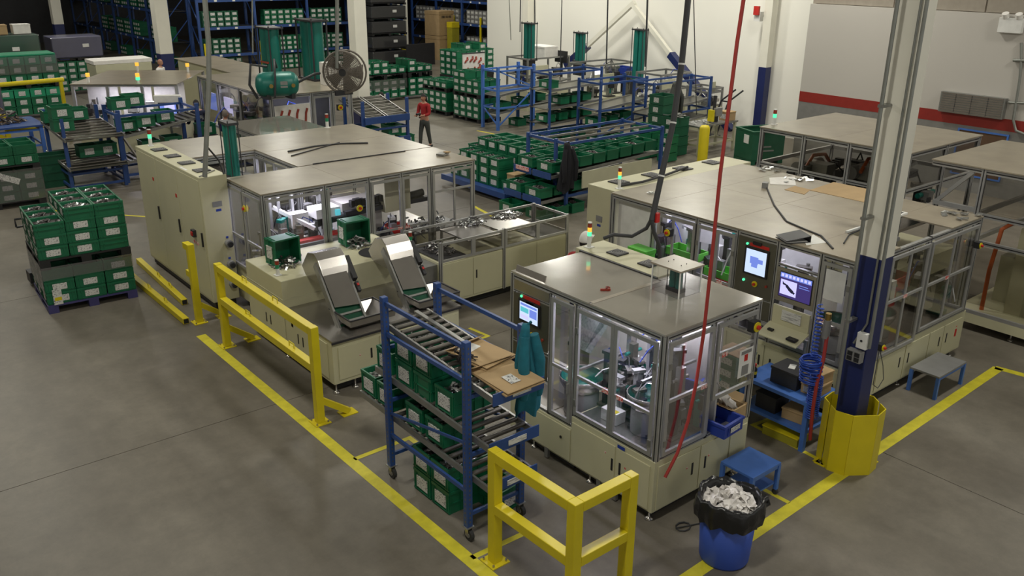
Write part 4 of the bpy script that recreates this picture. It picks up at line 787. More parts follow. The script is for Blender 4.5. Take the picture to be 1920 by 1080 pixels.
tooling(m5, 5.6, 7.2, 13.3, 13.9, zc+0.02, 1.55, 14, 21, 1.15); tooling(m5, 7.4, 8.2, 12.95, 13.4, zc+0.02, 1.35, 14, 22, 1.1); tooling(m5, 6.85, 7.8, 14.3, 15.9, zc+0.02, 2.0, 9, 23, 1.5)
rnd = random.Random(9); b = MB()
for k in range(60): b.obox((rnd.uniform(8.35, 9.3), rnd.uniform(12.95, 13.5), 1.0+rnd.random()*0.12), (0.08, 0.03, 0.02), (rnd.random(), rnd.random(), rnd.random()*3))
o = b.build('sorted_castings', 'casting', m5); o['kind'] = 'stuff'; MB().box(8.3, 9.4, 12.9, 13.6, 0.94, 0.98).build('sorting_table', 'rail', m5)
for x, y in ((8.35, 12.95), (9.35, 12.95), (8.35, 13.55), (9.35, 13.55)): MB().box(x-.02, x+.02, y-.02, y+.02, 0.0, 0.94).build('table_leg', 'alu', m5)
strip(m5, (5.6, 13.5, ZT-0.09), (7.3, 13.5, ZT-0.09), 8); strip(m5, (7.0, 14.5, ZT-0.09), (7.0, 15.7, ZT-0.09), 6)
q_ = SY(440, 6.0, 1.8); MB().box(5.7, 6.4, q_-0.35, q_+0.35, 0.1, 1.9).build('press_frame', 'rail', m5)
teal_cyl(6.0, q_, 1.93, 2.90, 0.085, 'tall teal press cylinders rising from the courtyard behind the cream cabinet', 2)
q = P(830, 293, zr); b = MB(); b.obox((q.x, q.y, zr+0.045), (0.22, 0.16, 0.03), (0, 0, 0.5)); b.obox((q.x+0.07, q.y-0.04, zr+0.08), (0.12, 0.08, 0.02), (0, 0.1, 0.4), 1); tag(b.build('tool_offcut', ['rail', 'card'], None), 'small tan and grey offcut on the right end of the L-shaped machine roof', 'offcut')
b = MB(); b.tube([P(x, y, zr+0.035) for x, y in ((540, 284), (590, 274), (640, 269), (690, 268))], 0.016, 6); tag(b.build('loose_cable', 'cable', None), 'black cable lying along the back roof of the L-shaped machine', 'cable')
# low glazed machine behind it
m6 = machine('lower glazed machine behind the L-shaped machine, with a bright grey roof', 7.85, 18.2)
base(m6, 7.85, 9.4, 18.2, 20.15, 0.12, 0.9); posts(m6, [(7.85, 18.2), (9.4, 18.2), (7.85, 20.15), (9.4, 20.15), (8.6, 18.2)], 0.9, 1.98, 0.06)
for p, q in (((7.85, 18.2), (9.4, 18.2)), ((7.85, 20.15), (7.85, 18.2)), ((9.4, 18.2), (9.4, 20.15)), ((9.4, 20.15), (7.85, 20.15))): rail_(m6, p, q, 1.96, 0.06)
xq, _ = frame((7.85, 20.15), (7.85, 18.2)); door(m6, xq, 0.04, 1.86, 0.95, 1.92, umids=(0.95,)); roof(m6, rect(7.82, 8.6, 18.17, 20.18), 1.99, 'roof_g'); roof(m6, rect(8.61, 9.43, 18.17, 20.18), 1.99, 'roof_g')
tower(m6, SX(643, 17.6, 2.2), 17.6, 2.05, '', 0.3, 0.035, ('red', 'green')) if False else None
q = P(643, 248, 2.23); tt = thing('signal_tower', 'unlit red and green signal tower at the back edge of the L-shaped machine roof', 'signal lamp', (q.x, q.y, 2.23)); tower(tt, q.x, 17.1, 2.225, '', 0.3, 0.035, ('red', 'green'))
# ================================================================ HOPPER MACHINE (cream, two inclined conveyors)
XL, XR, YN, YB = 5.02, 7.30, 11.42, 12.68
m7 = machine('low cream hopper machine with two steel inclined conveyors behind the long barrier', XL, 9.95)
MB().box(XL, XR, YN, YB, 0.15, 1.25).build('hopper_cabinet', 'cream', m7, bevel=0.012); MB().box(XL-0.004, XR, YN-0.004, YB, 0.955, 0.965).build('lid_seam', 'cream_d', m7)
MB().box(XL, 7.15, 9.95, YN, 0.15, 0.80).build('base_cabinet', 'cream', m7, bevel=0.006); MB().box(XL+0.1, 7.0, 10.05, YB-0.1, 0.03, 0.15).build('plinth', 'black', m7)
MB().box(XL-0.01, 7.17, 9.92, YN, 0.80, 0.82).build('steel_worktop', 'steel', m7); MB().box(XL-0.015, 7.175, 9.915, 9.93, 0.77, 0.80).build('worktop_edge', 'dark', m7)
xf, L = frame((XL, YB), (XL, 9.95))
cab_door(m7, xf, 0.05, 1.3, 0.2, 0.74, slots=(0.65, 0.80)); cab_door(m7, xf, 1.32, 2.6, 0.2, 0.74, slots=(1.72, 1.87))
for u, z in ((1.1, 0.88), (1.55, 0.66)):
    b = MB(); b.xf = xf; b.box(u-0.03, u+0.03, 0, 0.012, z-0.03, z+0.03); b.build('small_socket', 'black', m7)
xg, Lg = frame((XL, 9.95), (7.15, 9.95)); cab_door(m7, xg, 0.08, 0.72, 0.2, 0.70, slots=(0.60,), dots=((0.42, 0.5),)); cab_door(m7, xg, 0.74, 1.4, 0.2, 0.70, slots=(0.84,), dots=((0.95, 0.52),)); cab_door(m7, xg, 1.42, 2.1, 0.2, 0.70)
feet(m7, [(XL+0.05, 10.0), (XL+0.05, 11.5), (XL+0.35, 10.0), (6.9, 10.0)])
for x, y in ((6.0, 11.9), (6.9, 11.85)): MB().box(x-0.01, x+0.01, y-0.3, y+0.2, 1.25, 1.256).build('lid_joint', 'dark', m7)
def incline(xc):
    c = MB().box(xc-0.2, xc+0.2, 11.0, 11.02, 0.82, 0.83)
    T = Vector((xc, 11.14, 1.50)); B = Vector((xc-0.10, 10.42, 0.90)); d = (B-T).normalized(); side = Vector((1, 0, 0)); nrm = side.cross(d).normalized()
    if nrm.z < 0: nrm = -nrm
    k = MB()
    for s in (-1, 1): k.bar(T+side*0.215*s, B+d*0.25+side*0.215*s, 0.03, 0.11, up=nrm)
    cv = k.build('conveyor_side_rail', 'rail', m7)
    for s in (-1, 1): pass
    k = MB(); k.bar(T+nrm*0.06+d*0.05, T.lerp(B, 0.86)+nrm*0.06, 0.38, 0.012, up=nrm); k.build('cover_sheet', 'steel', m7)
    k = MB(); k.bar(T, B+d*0.22, 0.40, 0.02, up=nrm); k.build('conveyor_belt', 'green_d', m7)
    for j in (0.97, 1.1): k = MB(); k.bar(T.lerp(B, j)+nrm*0.03-side*0.19, T.lerp(B, j)+nrm*0.03+side*0.19, 0.03, 0.04, up=nrm); k.build('belt_cleat', 'rail', m7)
    # curved hood over the top
    prof = [(0.25, -0.26), (0.10, 0.0), (0.02, 0.12), (-0.10, 0.20), (-0.30, 0.16), (-0.52, -0.10), (-0.40, -0.24)]
    vs = [(xc+s*0.22, 11.24-0.1-y if False else 11.10-y+0.0, 1.46+z) for s in (-1, 1) for y, z in prof]; n = len(prof)
    vs = [(xc+s*0.22, 11.05-y*1.0+0.0 if False else 11.05-(y), 1.47+z) for s in (-1, 1) for y, z in prof]
    k = MB(); k.add(vs, [tuple(range(n)), tuple(range(n, 2*n))[::-1]] + [(i, n+i, n+(i+1) % n, (i+1) % n) for i in range(n)]); k.build('hood', 'steel', m7, bevel=0.006)
    k = MB(); k.bar(T+nrm*0.07-side*0.2, T+nrm*0.07+side*0.2, 0.03, 0.03, up=nrm); k.build('black_seal', 'black', m7)
    k = MB(); k.bar(T+side*0.27+d*0.02+nrm*0.05, T+side*0.27+d*0.42+nrm*0.05, 0.07, 0.10, up=nrm); mt = k.build('gear_motor', 'black', m7)
    k = MB(); k.bar(T+side*0.28+d*0.46+nrm*0.04, T+side*0.28+d*0.62+nrm*0.04, 0.05, 0.06, up=nrm); sb = k.build('switch_box', 'dark', m7); k = MB(); k.bar(T+side*0.28+d*0.50+nrm*0.075, T+side*0.28+d*0.54+nrm*0.075, 0.03, 0.015, up=nrm); k.build('red_switch', 'red', sb)
    # tapering steel hopper the conveyor dips into
    k = MB(); o_ = [(xc-0.30, 10.02), (xc+0.42, 10.02), (xc+0.42, 10.62), (xc-0.30, 10.62)]; i_ = [(xc-0.18, 10.12), (xc+0.2, 10.12), (xc+0.2, 10.5), (xc-0.18, 10.5)]
    vs = [(*p, 0.99) for p in o_] + [(*p, 0.83) for p in i_] + [(*p, 0.90) for p in o_]
    k.add(vs, [(0,1,5,4), (1,2,6,5), (2,3,7,6), (3,0,4,7), (4,5,6,7), (0,8,9,1), (1,9,10,2), (2,10,11,3), (3,11,8,0)]); h_ = k.build('catch_hopper', 'steel', m7)
    k = MB()
    for a_, b__ in ((0, 1), (1, 2), (2, 3), (3, 0)): k.bar((*o_[a_], 0.995), (*o_[b__], 0.995), 0.02, 0.02)
    k.build('hopper_rim', 'dark', h_)
    for s in (-1, 1): k = MB(); k.bar(B+side*0.22*s+d*0.1, (B.x+side.x*0.22*s, B.y, 0.82), 0.03, 0.03); k.build('leg', 'rail', m7)
incline(5.66); incline(6.80)
for (px, py) in ((532, 480), (705, 472)):
    q = P(px, py, 1.26)
    b = MB(); b.lathe((q.x, q.y, 1.252), [(0.001, 0.001), (0.26, 0.001), (0.28, 0.004)], 24); b.build('feed_opening', 'dark', m7)
q = P(521, 515, 1.26); tower(m7, q.x, q.y, 1.252, '', 0.24, 0.03, ('red', 'green')); q = P(770, 462, 1.26); tower(m7, q.x, q.y, 1.252, '', 0.26, 0.03, ('red', 'green'))
# low glazed feeder unit to the right
XL, XM, XR, YN, YB = 7.87, 9.22, 10.72, 11.45, 12.40
m8 = machine('low cream feeder unit with glazed parapet and steel trays, right of the inclined conveyors', XL, YN)
MB().box(XL, XM-0.01, YN, YB, 0.16, 0.90).build('base_cabinet', 'cream', m8, bevel=0.006); MB().box(XM+0.01, XR, YN, YB, 0.16, 0.92).build('base_cabinet', 'cream', m8, bevel=0.006); MB().box(XL+0.1, XR-0.1, YN+0.1, YB-0.1, 0.03, 0.16).build('plinth', 'black', m8)
MB().box(7.35, XL, YN+0.1, YB, 0.6, 0.86).build('chute_box', 'rail', m8)
xf, L = frame((XL, YN), (XR, YN)); m_ = XM-XL
cab_door(m8, xf, 0.02, 0.66, 0.2, 0.88); cab_door(m8, xf, 0.67, m_-0.03, 0.2, 0.88, slots=(0.74,)); cab_door(m8, xf, m_+0.03, m_+0.75, 0.2, 0.88); cab_door(m8, xf, m_+0.76, L-0.02, 0.2, 0.88)
xd, _ = frame((XL, YN-0.0), (XR, YN-0.0))
for u0, u1 in ((0.0, 0.67), (0.67, m_-0.02), (m_+0.02, m_+0.77), (m_+0.77, L)): door(m8, xd, u0, u1, 0.92, 1.26, gl='glass_d', name='parapet_panel', w=0.04)
xb, _ = frame((XR, YB), (XL-0.1, YB))
for u0, u1 in ((0.0, 0.75), (0.75, m_+0.1), (m_+0.1, L+0.1)): door(m8, xb, u0, u1, 0.92, 1.26, gl='glass_d', name='parapet_panel', w=0.04)
xs_, Ls = frame((XR, YN), (XR, YB)); door(m8, xs_, 0, Ls, 0.92, 1.26, gl='glass_d', name='parapet_panel', w=0.04)
posts(m8, [(XL, YN), (XM, YN), (XR, YN), (XM, YB), (XR, YB)], 0.16, 1.27, 0.05)
MB().box(XL+0.62, XM-0.03, YN+0.04, YB-0.04, 1.15, 1.17).build('steel_tray', 'steel', m8); MB().box(XM+0.03, XM+0.78, YN+0.04, YB-0.04, 1.17, 1.19).build('steel_tray', 'steel', m8)
MB().box(XL+0.04, XL+0.6, YN+0.04, YB-0.04, 0.915, 0.925).build('dark_bed', 'dark', m8); MB().box(XM+0.8, XR-0.04, YN+0.04, YB-0.04, 0.925, 0.935).build('dark_bed', 'dark', m8)
def castings(n, rx, ry, h, seed, s=0.06):
    """a heap of small bent metal castings"""
    rnd = random.Random(seed); b = MB()
    for k in range(n):
        a = rnd.random()*2*PI; r_ = math.sqrt(rnd.random()); z = h*(1-r_**1.5)*rnd.random()+0.01
        b.obox((rx*r_*math.cos(a), ry*r_*math.sin(a), z), (s*rnd.uniform(.6, 1.5), s*rnd.uniform(.2, .5), s*rnd.uniform(.15, .4)), (rnd.uniform(-.6, .6), rnd.uniform(-.6, .6), rnd.random()*PI), k % 5 == 0)
    return b
def heap(label, x, y, z, n, rx, ry, h, seed, s=0.06, m=('casting', 'castd')):
    b = castings(n, rx, ry, h, seed, s); o = b.build('metal_castings', list(m), None); o.location = (x, y, z); tag(o, label, 'castings'); o['kind'] = 'stuff'; return o
q = P(885, 415, 1.19); heap('heap of shiny castings on the left steel tray of the low glazed feeder', q.x, q.y, 1.172, 130, 0.27, 0.24, 0.10, 1)
q = P(945, 404, 1.2); heap('flatter scatter of shiny castings on the right steel tray of the low glazed feeder', q.x+0.05, q.y, 1.192, 120, 0.32, 0.24, 0.06, 2)
heap('dark castings lying in the open left end of the low glazed feeder', XL+0.35, YB-0.4, 0.926, 90, 0.24, 0.35, 0.16, 3, 0.06, ('castd', 'casting'))
# ================================================================ REAR MACHINES ALONG THE RIGHT WALL
def boxframe(root, X0, X1, Y0, Y1, z0, z1, xsegs, ysegs, mids=(), s=0.07):
    posts(root, [(X0, y) for y in ysegs] + [(x, Y0) for x in xsegs[1:]] + [(X1, Y1), (X0 if X0 not in xsegs[:1] else X1, Y1)][:1], z0, z1, s)
    for z in (z1-0.04,) + tuple(mids):
        rail_(root, (X0, Y1), (X0, Y0), z, s); rail_(root, (X0, Y0), (X1, Y0), z, s); rail_(root, (X1, Y0), (X1, Y1), z, s); rail_(root, (X1, Y1), (X0, Y1), z, s)
def panes(root, X0, X1, Y0, Y1, z0, z1, ysegs, xsegs, gl='glass_d'):
    for i in range(len(ysegs)-1): MB().box(X0-0.004, X0+0.004, ysegs[i+1]+0.035, ysegs[i]-0.035, z0, z1).build('pane', gl, root)
    for i in range(len(xsegs)-1): MB().box(xsegs[i]+0.035, xsegs[i+1]-0.035, Y0-0.004, Y0+0.004, z0, z1).build('pane', gl, root)
def gantry(root, x0, x1, y0, y1, z, seed):
    rnd = random.Random(seed)
    MB().box(x0, x1, y0, y0+0.12, z, z+0.14).build('gantry_beam', 'dark', root); MB().box(x0+0.3, x0+0.6, y0-0.2, y0+0.3, z+0.14, z+0.4).build('gantry_carriage', 'rail', root)
    b = MB(); b.cyl((x0+0.2, y0+0.4, z+0.25), (x0+1.0, y0+0.4, z+0.25), 0.13, 14); b.build('servo_motor', 'grey', root)
    b = MB(); b.tube([(x0+0.2, y0+0.2, z+0.3), (x0+0.5, y0+0.25, z+0.5), (x0+1.0, y0+0.3, z+0.45), (x0+1.4, y0+0.35, z+0.15)], 0.035, 8); b.build('orange_hose', 'copper', root)
    b = MB()
    for k in range(14): b.obox((x0+0.2+k*0.1, y1-0.2, z+0.1+0.05*math.sin(k*0.5)), (0.09, 0.16, 0.14))
    b.build('cable_chain', 'black', root)
M4Y = [10.05, 9.12, 8.19, 7.1]
m9 = machine('rear glazed machine under a dusty roof, left of the thick white column', 14.5, 7.1)
XS = [14.5, 15.8, 17.05]; zt = 2.65
boxframe(m9, 14.5, 17.05, 7.1, 10.05, 0.2, zt, XS, M4Y, (1.97,)); panes(m9, 14.5, 17.05, 7.1, 10.05, 2.0, 2.58, M4Y, XS)
MB().box(14.5, 17.05, 7.1, 10.05, 0.12, 0.5).build('base_cabinet', 'cream', m9); MB().box(14.6, 16.95, 7.2, 9.95, 0, 0.12).build('plinth', 'black', m9); MB().box(14.55, 17.0, 7.15, 10.0, 1.2, 1.26).build('deck', 'steel', m9)
for y0, y1 in ((7.05, 8.6), (8.605, 10.1)): roof(m9, rect(14.45, 17.1, y0, y1), zt+0.005)
gantry(m9, 14.8, 16.8, 8.0, 9.6, 1.75, 1); gantry(m9, 14.9, 16.6, 9.2, 9.9, 1.6, 2); tooling(m9, 15.0, 16.8, 7.4, 9.8, 1.27, 2.1, 8, 31, 2.0)
q = P(1451, 233, 2.68); tower(m9, q.x, q.y, zt+0.025, 'green', 0.30, 0.035, ('red', 'green'))
b = MB(); b.bar((14.52, 7.55, 2.0), (14.9, 7.15, 2.45), 0.06); b.build('slanted_brace', 'alu', m9)
M8Y = [6.62, 5.78, 4.4, 3.0, 1.6]
m10 = machine('rear glazed machine at the right edge under an overhanging dusty roof', 14.35, 1.6)
XS = [14.35, 15.6, 16.85]
boxframe(m10, 14.35, 16.85, 1.6, 5.78, 0.25, zt, XS, M8Y[1:], (1.92, 1.48)); panes(m10, 14.35, 16.85, 1.6, 5.78, 1.96, 2.58, M8Y[1:], XS); panes(m10, 14.35, 16.85, 1.6, 5.78, 0.45, 1.42, M8Y[1:], [])
MB().box(14.28, 16.9, 1.5, 5.85, 0.14, 0.30).build('base_cabinet', 'cream', m10); MB().box(14.28, 14.32, 1.5, 5.9, 0.30, 0.36).build('base_rail', 'alu', m10)
for y0, y1 in ((5.0, 6.62), (3.3, 4.995), (1.5, 3.295)): roof(m10, rect(14.30, 16.9, y0, y1), zt+0.005)
rail_(m10, (14.35, 6.6), (14.35, 5.8), zt-0.04, 0.07); rail_(m10, (16.85, 5.8), (16.85, 6.6), zt-0.04, 0.07); rail_(m10, (14.35, 6.6), (16.85, 6.6), zt-0.04, 0.07)
MB().bar((14.36, 6.5, 1.98), (14.36, 5.82, 1.98), 0.07).build('bracket_arm', 'alu', m10); MB().bar((14.36, 6.45, 2.0), (14.36, 5.95, 2.58), 0.06).build('slanted_brace', 'alu', m10); MB().box(14.32, 14.4, 6.56, 6.60, 1.94, 2.02).build('black_cap', 'black', m10)
MB().box(14.7, 14.95, 4.95, 5.2, 0.3, 1.75).build('cream_upright', 'cream', m10); MB().box(14.7, 14.95, 4.5, 4.95, 1.45, 1.75).build('cream_gusset', 'cream', m10); MB().box(15.2, 16.7, 2.0, 5.6, 0.3, 1.1).build('inner_cabinet', 'cream_d', m10)
b = MB(); b.tube([(14.6, 5.5, 0.3), (14.58, 5.5, 1.0), (14.6, 5.45, 1.7), (14.7, 5.3, 1.85)], 0.035, 8); b.build('orange_hose', 'copper', m10)
MB().box(14.6, 14.75, 4.1, 4.25, 1.3, 1.6).build('yellow_cover', 'yellow', m10); gantry(m10, 14.7, 16.5, 3.4, 4.9, 1.95, 5); MB().box(15.0, 15.3, 5.0, 5.3, 2.0, 2.5).build('blue_bracket', 'bluep', m10)
tooling(m10, 14.8, 16.6, 2.0, 5.5, 1.1, 2.2, 6, 33, 2.0); feet(m10, [(14.4, 5.7), (14.4, 4.9), (14.4, 3.5)], 0.16)
for z in (0.9, 1.2): MB().bar((14.6, 1.8, z), (14.6, 4.9, z), 0.05).build('inner_beam', 'rail', m10)
# ================================================================ REAR LEFT MACHINES
def local_machine(label, x, y, rot, W, D, zt, segs):
    r = thing('assembly_machine', label, 'machine', (x, y, 0), rot)
    k = r.location.copy(); c, s = math.cos(rot), math.sin(rot)
    return r
A, B = Vector((6.40, 27.5)), Vector((8.75, 25.85)); dv = (B-A); W = dv.length; rot = math.atan2(dv.y, dv.x)
r = thing('assembly_machine', 'rear left glazed machine with a swivel monitor, behind the flow racks', 'machine', (A.x, A.y, 0), rot)
def LB(nm, m, *a, root=r, **k): return MB().box(*a).build(nm, m, root, w=False, **k)
LB('base_cabinet', 'cream', 0, W, 0, 3.0, 0.12, 0.95); LB('plinth', 'black', 0.1, W-0.1, 0.1, 2.9, 0, 0.12)
for i in range(4): LB('post', 'alu', i*W/3-0.04, i*W/3+0.04, -0.04, 0.04, 0.95, 2.18)
for i in (0, 1): LB('post', 'alu', i*W-0.04, i*W+0.04, 2.96, 3.04, 0.95, 2.18)
for z in (2.12, 0.97): LB('rail', 'alu', 0.04, W-0.04, -0.03, 0.03, z, z+0.06)
for i in range(3):
    LB('pane', 'glass', i*W/3+0.04, (i+1)*W/3-0.04, -0.004, 0.004, 1.03, 2.12)
    LB('back_wall', 'wallin', i*W/3+0.04, (i+1)*W/3-0.04, 0.9, 0.93, 0.95, 2.12)
for i in range(2): LB('roof_panel', 'roof', i*W/2-0.05*(i == 0), (i+1)*W/2-0.01+0.05*(i == 1), -0.08, 3.08, 2.18, 2.20)
rnd = random.Random(4)
for k in range(12):
    x, y = rnd.uniform(0.2, W-0.2), rnd.uniform(0.2, 0.8); b = MB(); h = rnd.uniform(0.2, 0.8)
    b.box(x-0.05, x+0.05, y-0.05, y+0.05, 0.95, 0.95+h, 0); b.box(x-0.16, x+0.12, y-0.1, y, 0.95+h*0.6, 0.95+h*0.8, 1); b.cyl((x+0.1, y, 1.0), (x+0.1, y, 1.0+h), 0.03, 8, 2); b.build('tooling_station', [rnd.choice(PAL), rnd.choice(PAL), 'rail'], r, w=False)
LB('linear_axis', 'white', 1.8, W-0.1, 0.25, 0.4, 1.5, 1.65)
b = MB().box(0.2, W-0.2, 0.5, 0.55, 2.08, 2.11).build('strip_lamp', 'led', r, w=False)
ld = bpy.data.lights.new('strip_light', 'AREA'); ld.shape = 'RECTANGLE'; ld.size = 2.2; ld.size_y = 0.1; ld.energy = 38; ld.color = (0.88, 0.86, 1); lo = bpy.data.objects.new('strip_light', ld); COL.objects.link(lo)
lo.location = (A.x+1.4*math.cos(rot)-0.4*math.sin(rot), A.y+1.4*math.sin(rot)+0.4*math.cos(rot), 2.04); lo.rotation_euler = (0, 0, rot)
for k, (u, v, lit) in enumerate(((0.35, 0.3, 'amber'), (0.9, 2.9, 'amber'), (1.75, 0.25, 'amber,green'), (2.5, 2.7, 'amber'))):
    b = MB().cyl((u, v, 2.2), (u, v, 2.36), 0.035, 10); t_ = b.build('beacon_base', 'white', r, w=False); MB().cyl((u, v, 2.36), (u, v, 2.46), 0.055, 10).build('beacon_lens', 'amber_on' if k != 2 else 'amber_on', t_, w=False)
    if k == 2: MB().cyl((u, v, 2.27), (u, v, 2.35), 0.057, 10).build('green_lens', 'green_on', t_, w=False)
# swivel monitor
q = P(316, 200, 1.45); q = A + dv*0.93; 
mo = thing('operator_monitor', 'pale swivel operator monitor glowing violet beside the man in navy', 'monitor', (8.38, 25.6, 1.32), rot+0.1)
MB().box(-0.36, 0.36, -0.06, 0.10, 0.0, 0.62).build('casing', 'capw', mo, w=False, bevel=0.02); MB().box(-0.26, 0.26, -0.075, -0.06, 0.08, 0.42).build('bezel', 'black', mo, w=False)
MB().box(-0.22, 0.22, -0.08, -0.075, 0.11, 0.39, 0).box(-0.10, 0.18, -0.083, -0.08, 0.14, 0.36, 1).build('screen', ['scr2', 'scr4'], mo, w=False); MB().box(-0.03, 0.03, 0, 0.06, -1.32, 0.0).build('stand', 'rail', mo, w=False); MB().cyl((-0.1, -0.06, -0.12), (-0.1, -0.10, -0.12), 0.05).build('stop_button', 'red', mo, w=False); MB().box(-0.3, 0.3, -0.06, 0.06, -0.2, 0.0).build('button_box', 'capw', mo, w=False)
# long machine with the compressor tank
X0, X1, Y0, Y1, ZT = 9.85, 12.20, 22.0, 27.0, 2.2
m12 = machine('long rear machine carrying a compressor tank and a red-hook tool board', X0, Y0)
base(m12, X0, X1, Y0, Y1, 0.12, 0.8); xa = 11.0
posts(m12, [(X0, Y0), (xa, Y0), (11.6, Y0), (X1, Y0), (X0, 24), (X0, 25.6), (X0, Y1), (X1, Y1)], 0.8, ZT, 0.08)
for z in (ZT-0.04, 0.85): rail_(m12, (X0, Y1), (X0, Y0), z, 0.07); rail_(m12, (X0, Y0), (X1, Y0), z, 0.07); rail_(m12, (X1, Y0), (X1, Y1), z, 0.07)
for y0, y1 in ((Y0, 24), (24, 25.6), (25.6, Y1)): MB().box(X0-0.004, X0+0.004, y0+0.04, y1-0.04, 0.9, ZT-0.08).build('pane', 'glass_d', m12)
xe, _ = frame((X0, Y0-0.03), (X1, Y0-0.03)); door(m12, xe, 1.19, 1.74, 0.15, ZT-0.09, mids=(1.15,), w=0.06, tagz=(1.62, 1.15)); door(m12, xe, 1.76, 2.32, 0.15, ZT-0.09, mids=(1.15,), w=0.06, tagz=(1.9, 1.15)); estop(m12, xe, 1.95, 1.75, 0.03, 0.08)
for y0, y1 in ((Y0-0.05, 24.4), (24.41, Y1+0.05)): roof(m12, rect(X0-0.05, X1+0.05, y0, y1), ZT+0.005)
MB().box(X0+0.2, X1-0.1, Y0+0.9, Y0+0.95, 0.8, ZT-0.1).build('back_panel', 'dark', m12); MB().box(11.0, X1+0.1, Y1+0.08, 32.0, 0.12, 2.18).build('rear_enclosure', 'cream', m12); roof(m12, rect(10.9, X1+0.15, Y1+0.06, 29.5), ZT+0.005); roof(m12, rect(10.9, X1+0.15, 29.51, 32.05), ZT+0.005); tooling(m12, 10.0, 10.5, 22.4, 26.8, 0.82, 1.9, 10, 41, 2.2)
for i, y in enumerate((25.3, 26.6)): MB().box(X0+0.15, X0+0.2, y-0.3, y+0.3, 1.25, 1.75).build('inner_screen', 'scr2' if i else 'scr4', m12)
strip(m12, (X0+0.6, 22.3, ZT-0.1), (X0+1.9, 22.3, ZT-0.1), 5); strip(m12, (X0+0.3, 24.5, ZT-0.1), (X0+0.3, 27.5, ZT-0.1), 6, 0.03)
b = MB(); b.xf = xe; b.box(0.06, 1.08, 0.01, 0.03, 1.05, 1.95); tb = b.build('tool_board', 'capw', m12)
b = MB(); b.xf = xe
for u in (0.2, 0.42, 0.66, 0.92):
    for dz in (0, 1, 2, 3): b.box(u-0.03+0.02*(dz % 2), u+0.03+0.02*(dz % 2), 0.032, 0.05, 1.38+dz*0.10, 1.47+dz*0.10)
    k = MB(); k.xf = None
    k.tube([xe(u-0.06, 0.05, 1.42), xe(u, 0.05, 1.50), xe(u+0.02, 0.05, 1.7), xe(u+0.07, 0.05, 1.82)], 0.03, 6); k.build('red_hook', 'red_off', tb)
k = MB(); k.tube([xe(0.6, 0.05, 1.22), xe(0.75, 0.05, 1.14), xe(0.92, 0.05, 1.14), xe(1.02, 0.05, 1.26)], 0.03, 6); k.build('red_hook', 'red_off', tb)
zr = ZT+0.03
# compressor tank
q = P(520, 162, zr+0.3); tk = thing('compressor_tank', 'horizontal teal compressor tank with looping hoses on the long rear machine', 'tank', (q.x, q.y, zr)); c = Vector((q.x, q.y, zr+0.36)); u = Vector((0.93, -0.36, 0))*0.68
pts = [c+u*t for t in (-0.80, -0.76, -0.66, -0.5, 0.5, 0.66, 0.76, 0.80)]; MB().tube(pts, [0.05, 0.18, 0.27, 0.31, 0.31, 0.27, 0.18, 0.05], 20).build('shell', 'teal', tk)
for t in (-0.45, 0.45): p_ = c+u*t; MB().box(p_.x-0.05, p_.x+0.05, p_.y-0.2, p_.y+0.2, zr-0.005, zr+0.14).build('saddle', 'dark', tk)
MB().bar(c+Vector((0.0, -0.325, 0.02))+u*0.05-u*0.13, c+Vector((0, -0.325, 0.02))+u*0.18, 0.01, 0.16).build('name_plate', 'rail', tk)
for t in (-0.3, 0.5): p_ = c+u*t+Vector((-0.1, -0.35, 0)); MB().cyl(p_, p_+Vector((-0.01, -0.03, 0)), 0.05, 10).build('gauge', 'brass', tk)
MB().tube([c+u*-0.3+Vector((0, -.3, -.3)), c+u*-0.3+Vector((0, -.4, 0.2)), c+u*-0.1+Vector((0, -.1, 0.62)), c+u*0.1+Vector((0, 0.1, 0.4))], 0.03, 8).build('hose', 'cable', tk)
MB().tube([c+u*0.7, c+u*1.0+Vector((0, 0, 0.1)), c+u*1.4+Vector((0, 0, 0.22)), c+u*1.8+Vector((0, 0.3, 0.2))], 0.035, 8).build('hose', 'cable', tk)
MB().tube([c+u*-0.75+Vector((0, 0, -0.35)), c+u*-1.0+Vector((0, 0, 0.0)), c+u*-0.9+Vector((0, 0, 0.5)), c+u*-0.2+Vector((0, 0.2, 0.42))], 0.035, 8).build('hose', 'cable', tk)
def booster(px, py, ptop, label, n=2, r_=0.17):
    q = P(px, py, zr); return teal_cyl(q.x, q.y, zr+0.02, SZ(ptop, q.x, q.y), r_, label, n)
t_ = booster(512, 150, 52, 'very large teal booster cylinder behind the compressor tank', 2, 0.19); MB().box(t_.location.x-0.24, t_.location.x-0.19, t_.location.y-0.25, t_.location.y+0.25, zr+0.5, zr+0.55).build('red_band', 'red_off', t_)
booster(590, 148, 38, 'tallest teal booster unit, between the compressor tank and the big fan', 2, 0.22)
q = P(622, 158, zr); MB().box(q.x-0.25, q.x+0.25, q.y-0.2, q.y+0.2, zr, zr+0.62).build('white_cabinet', 'capw', m12)
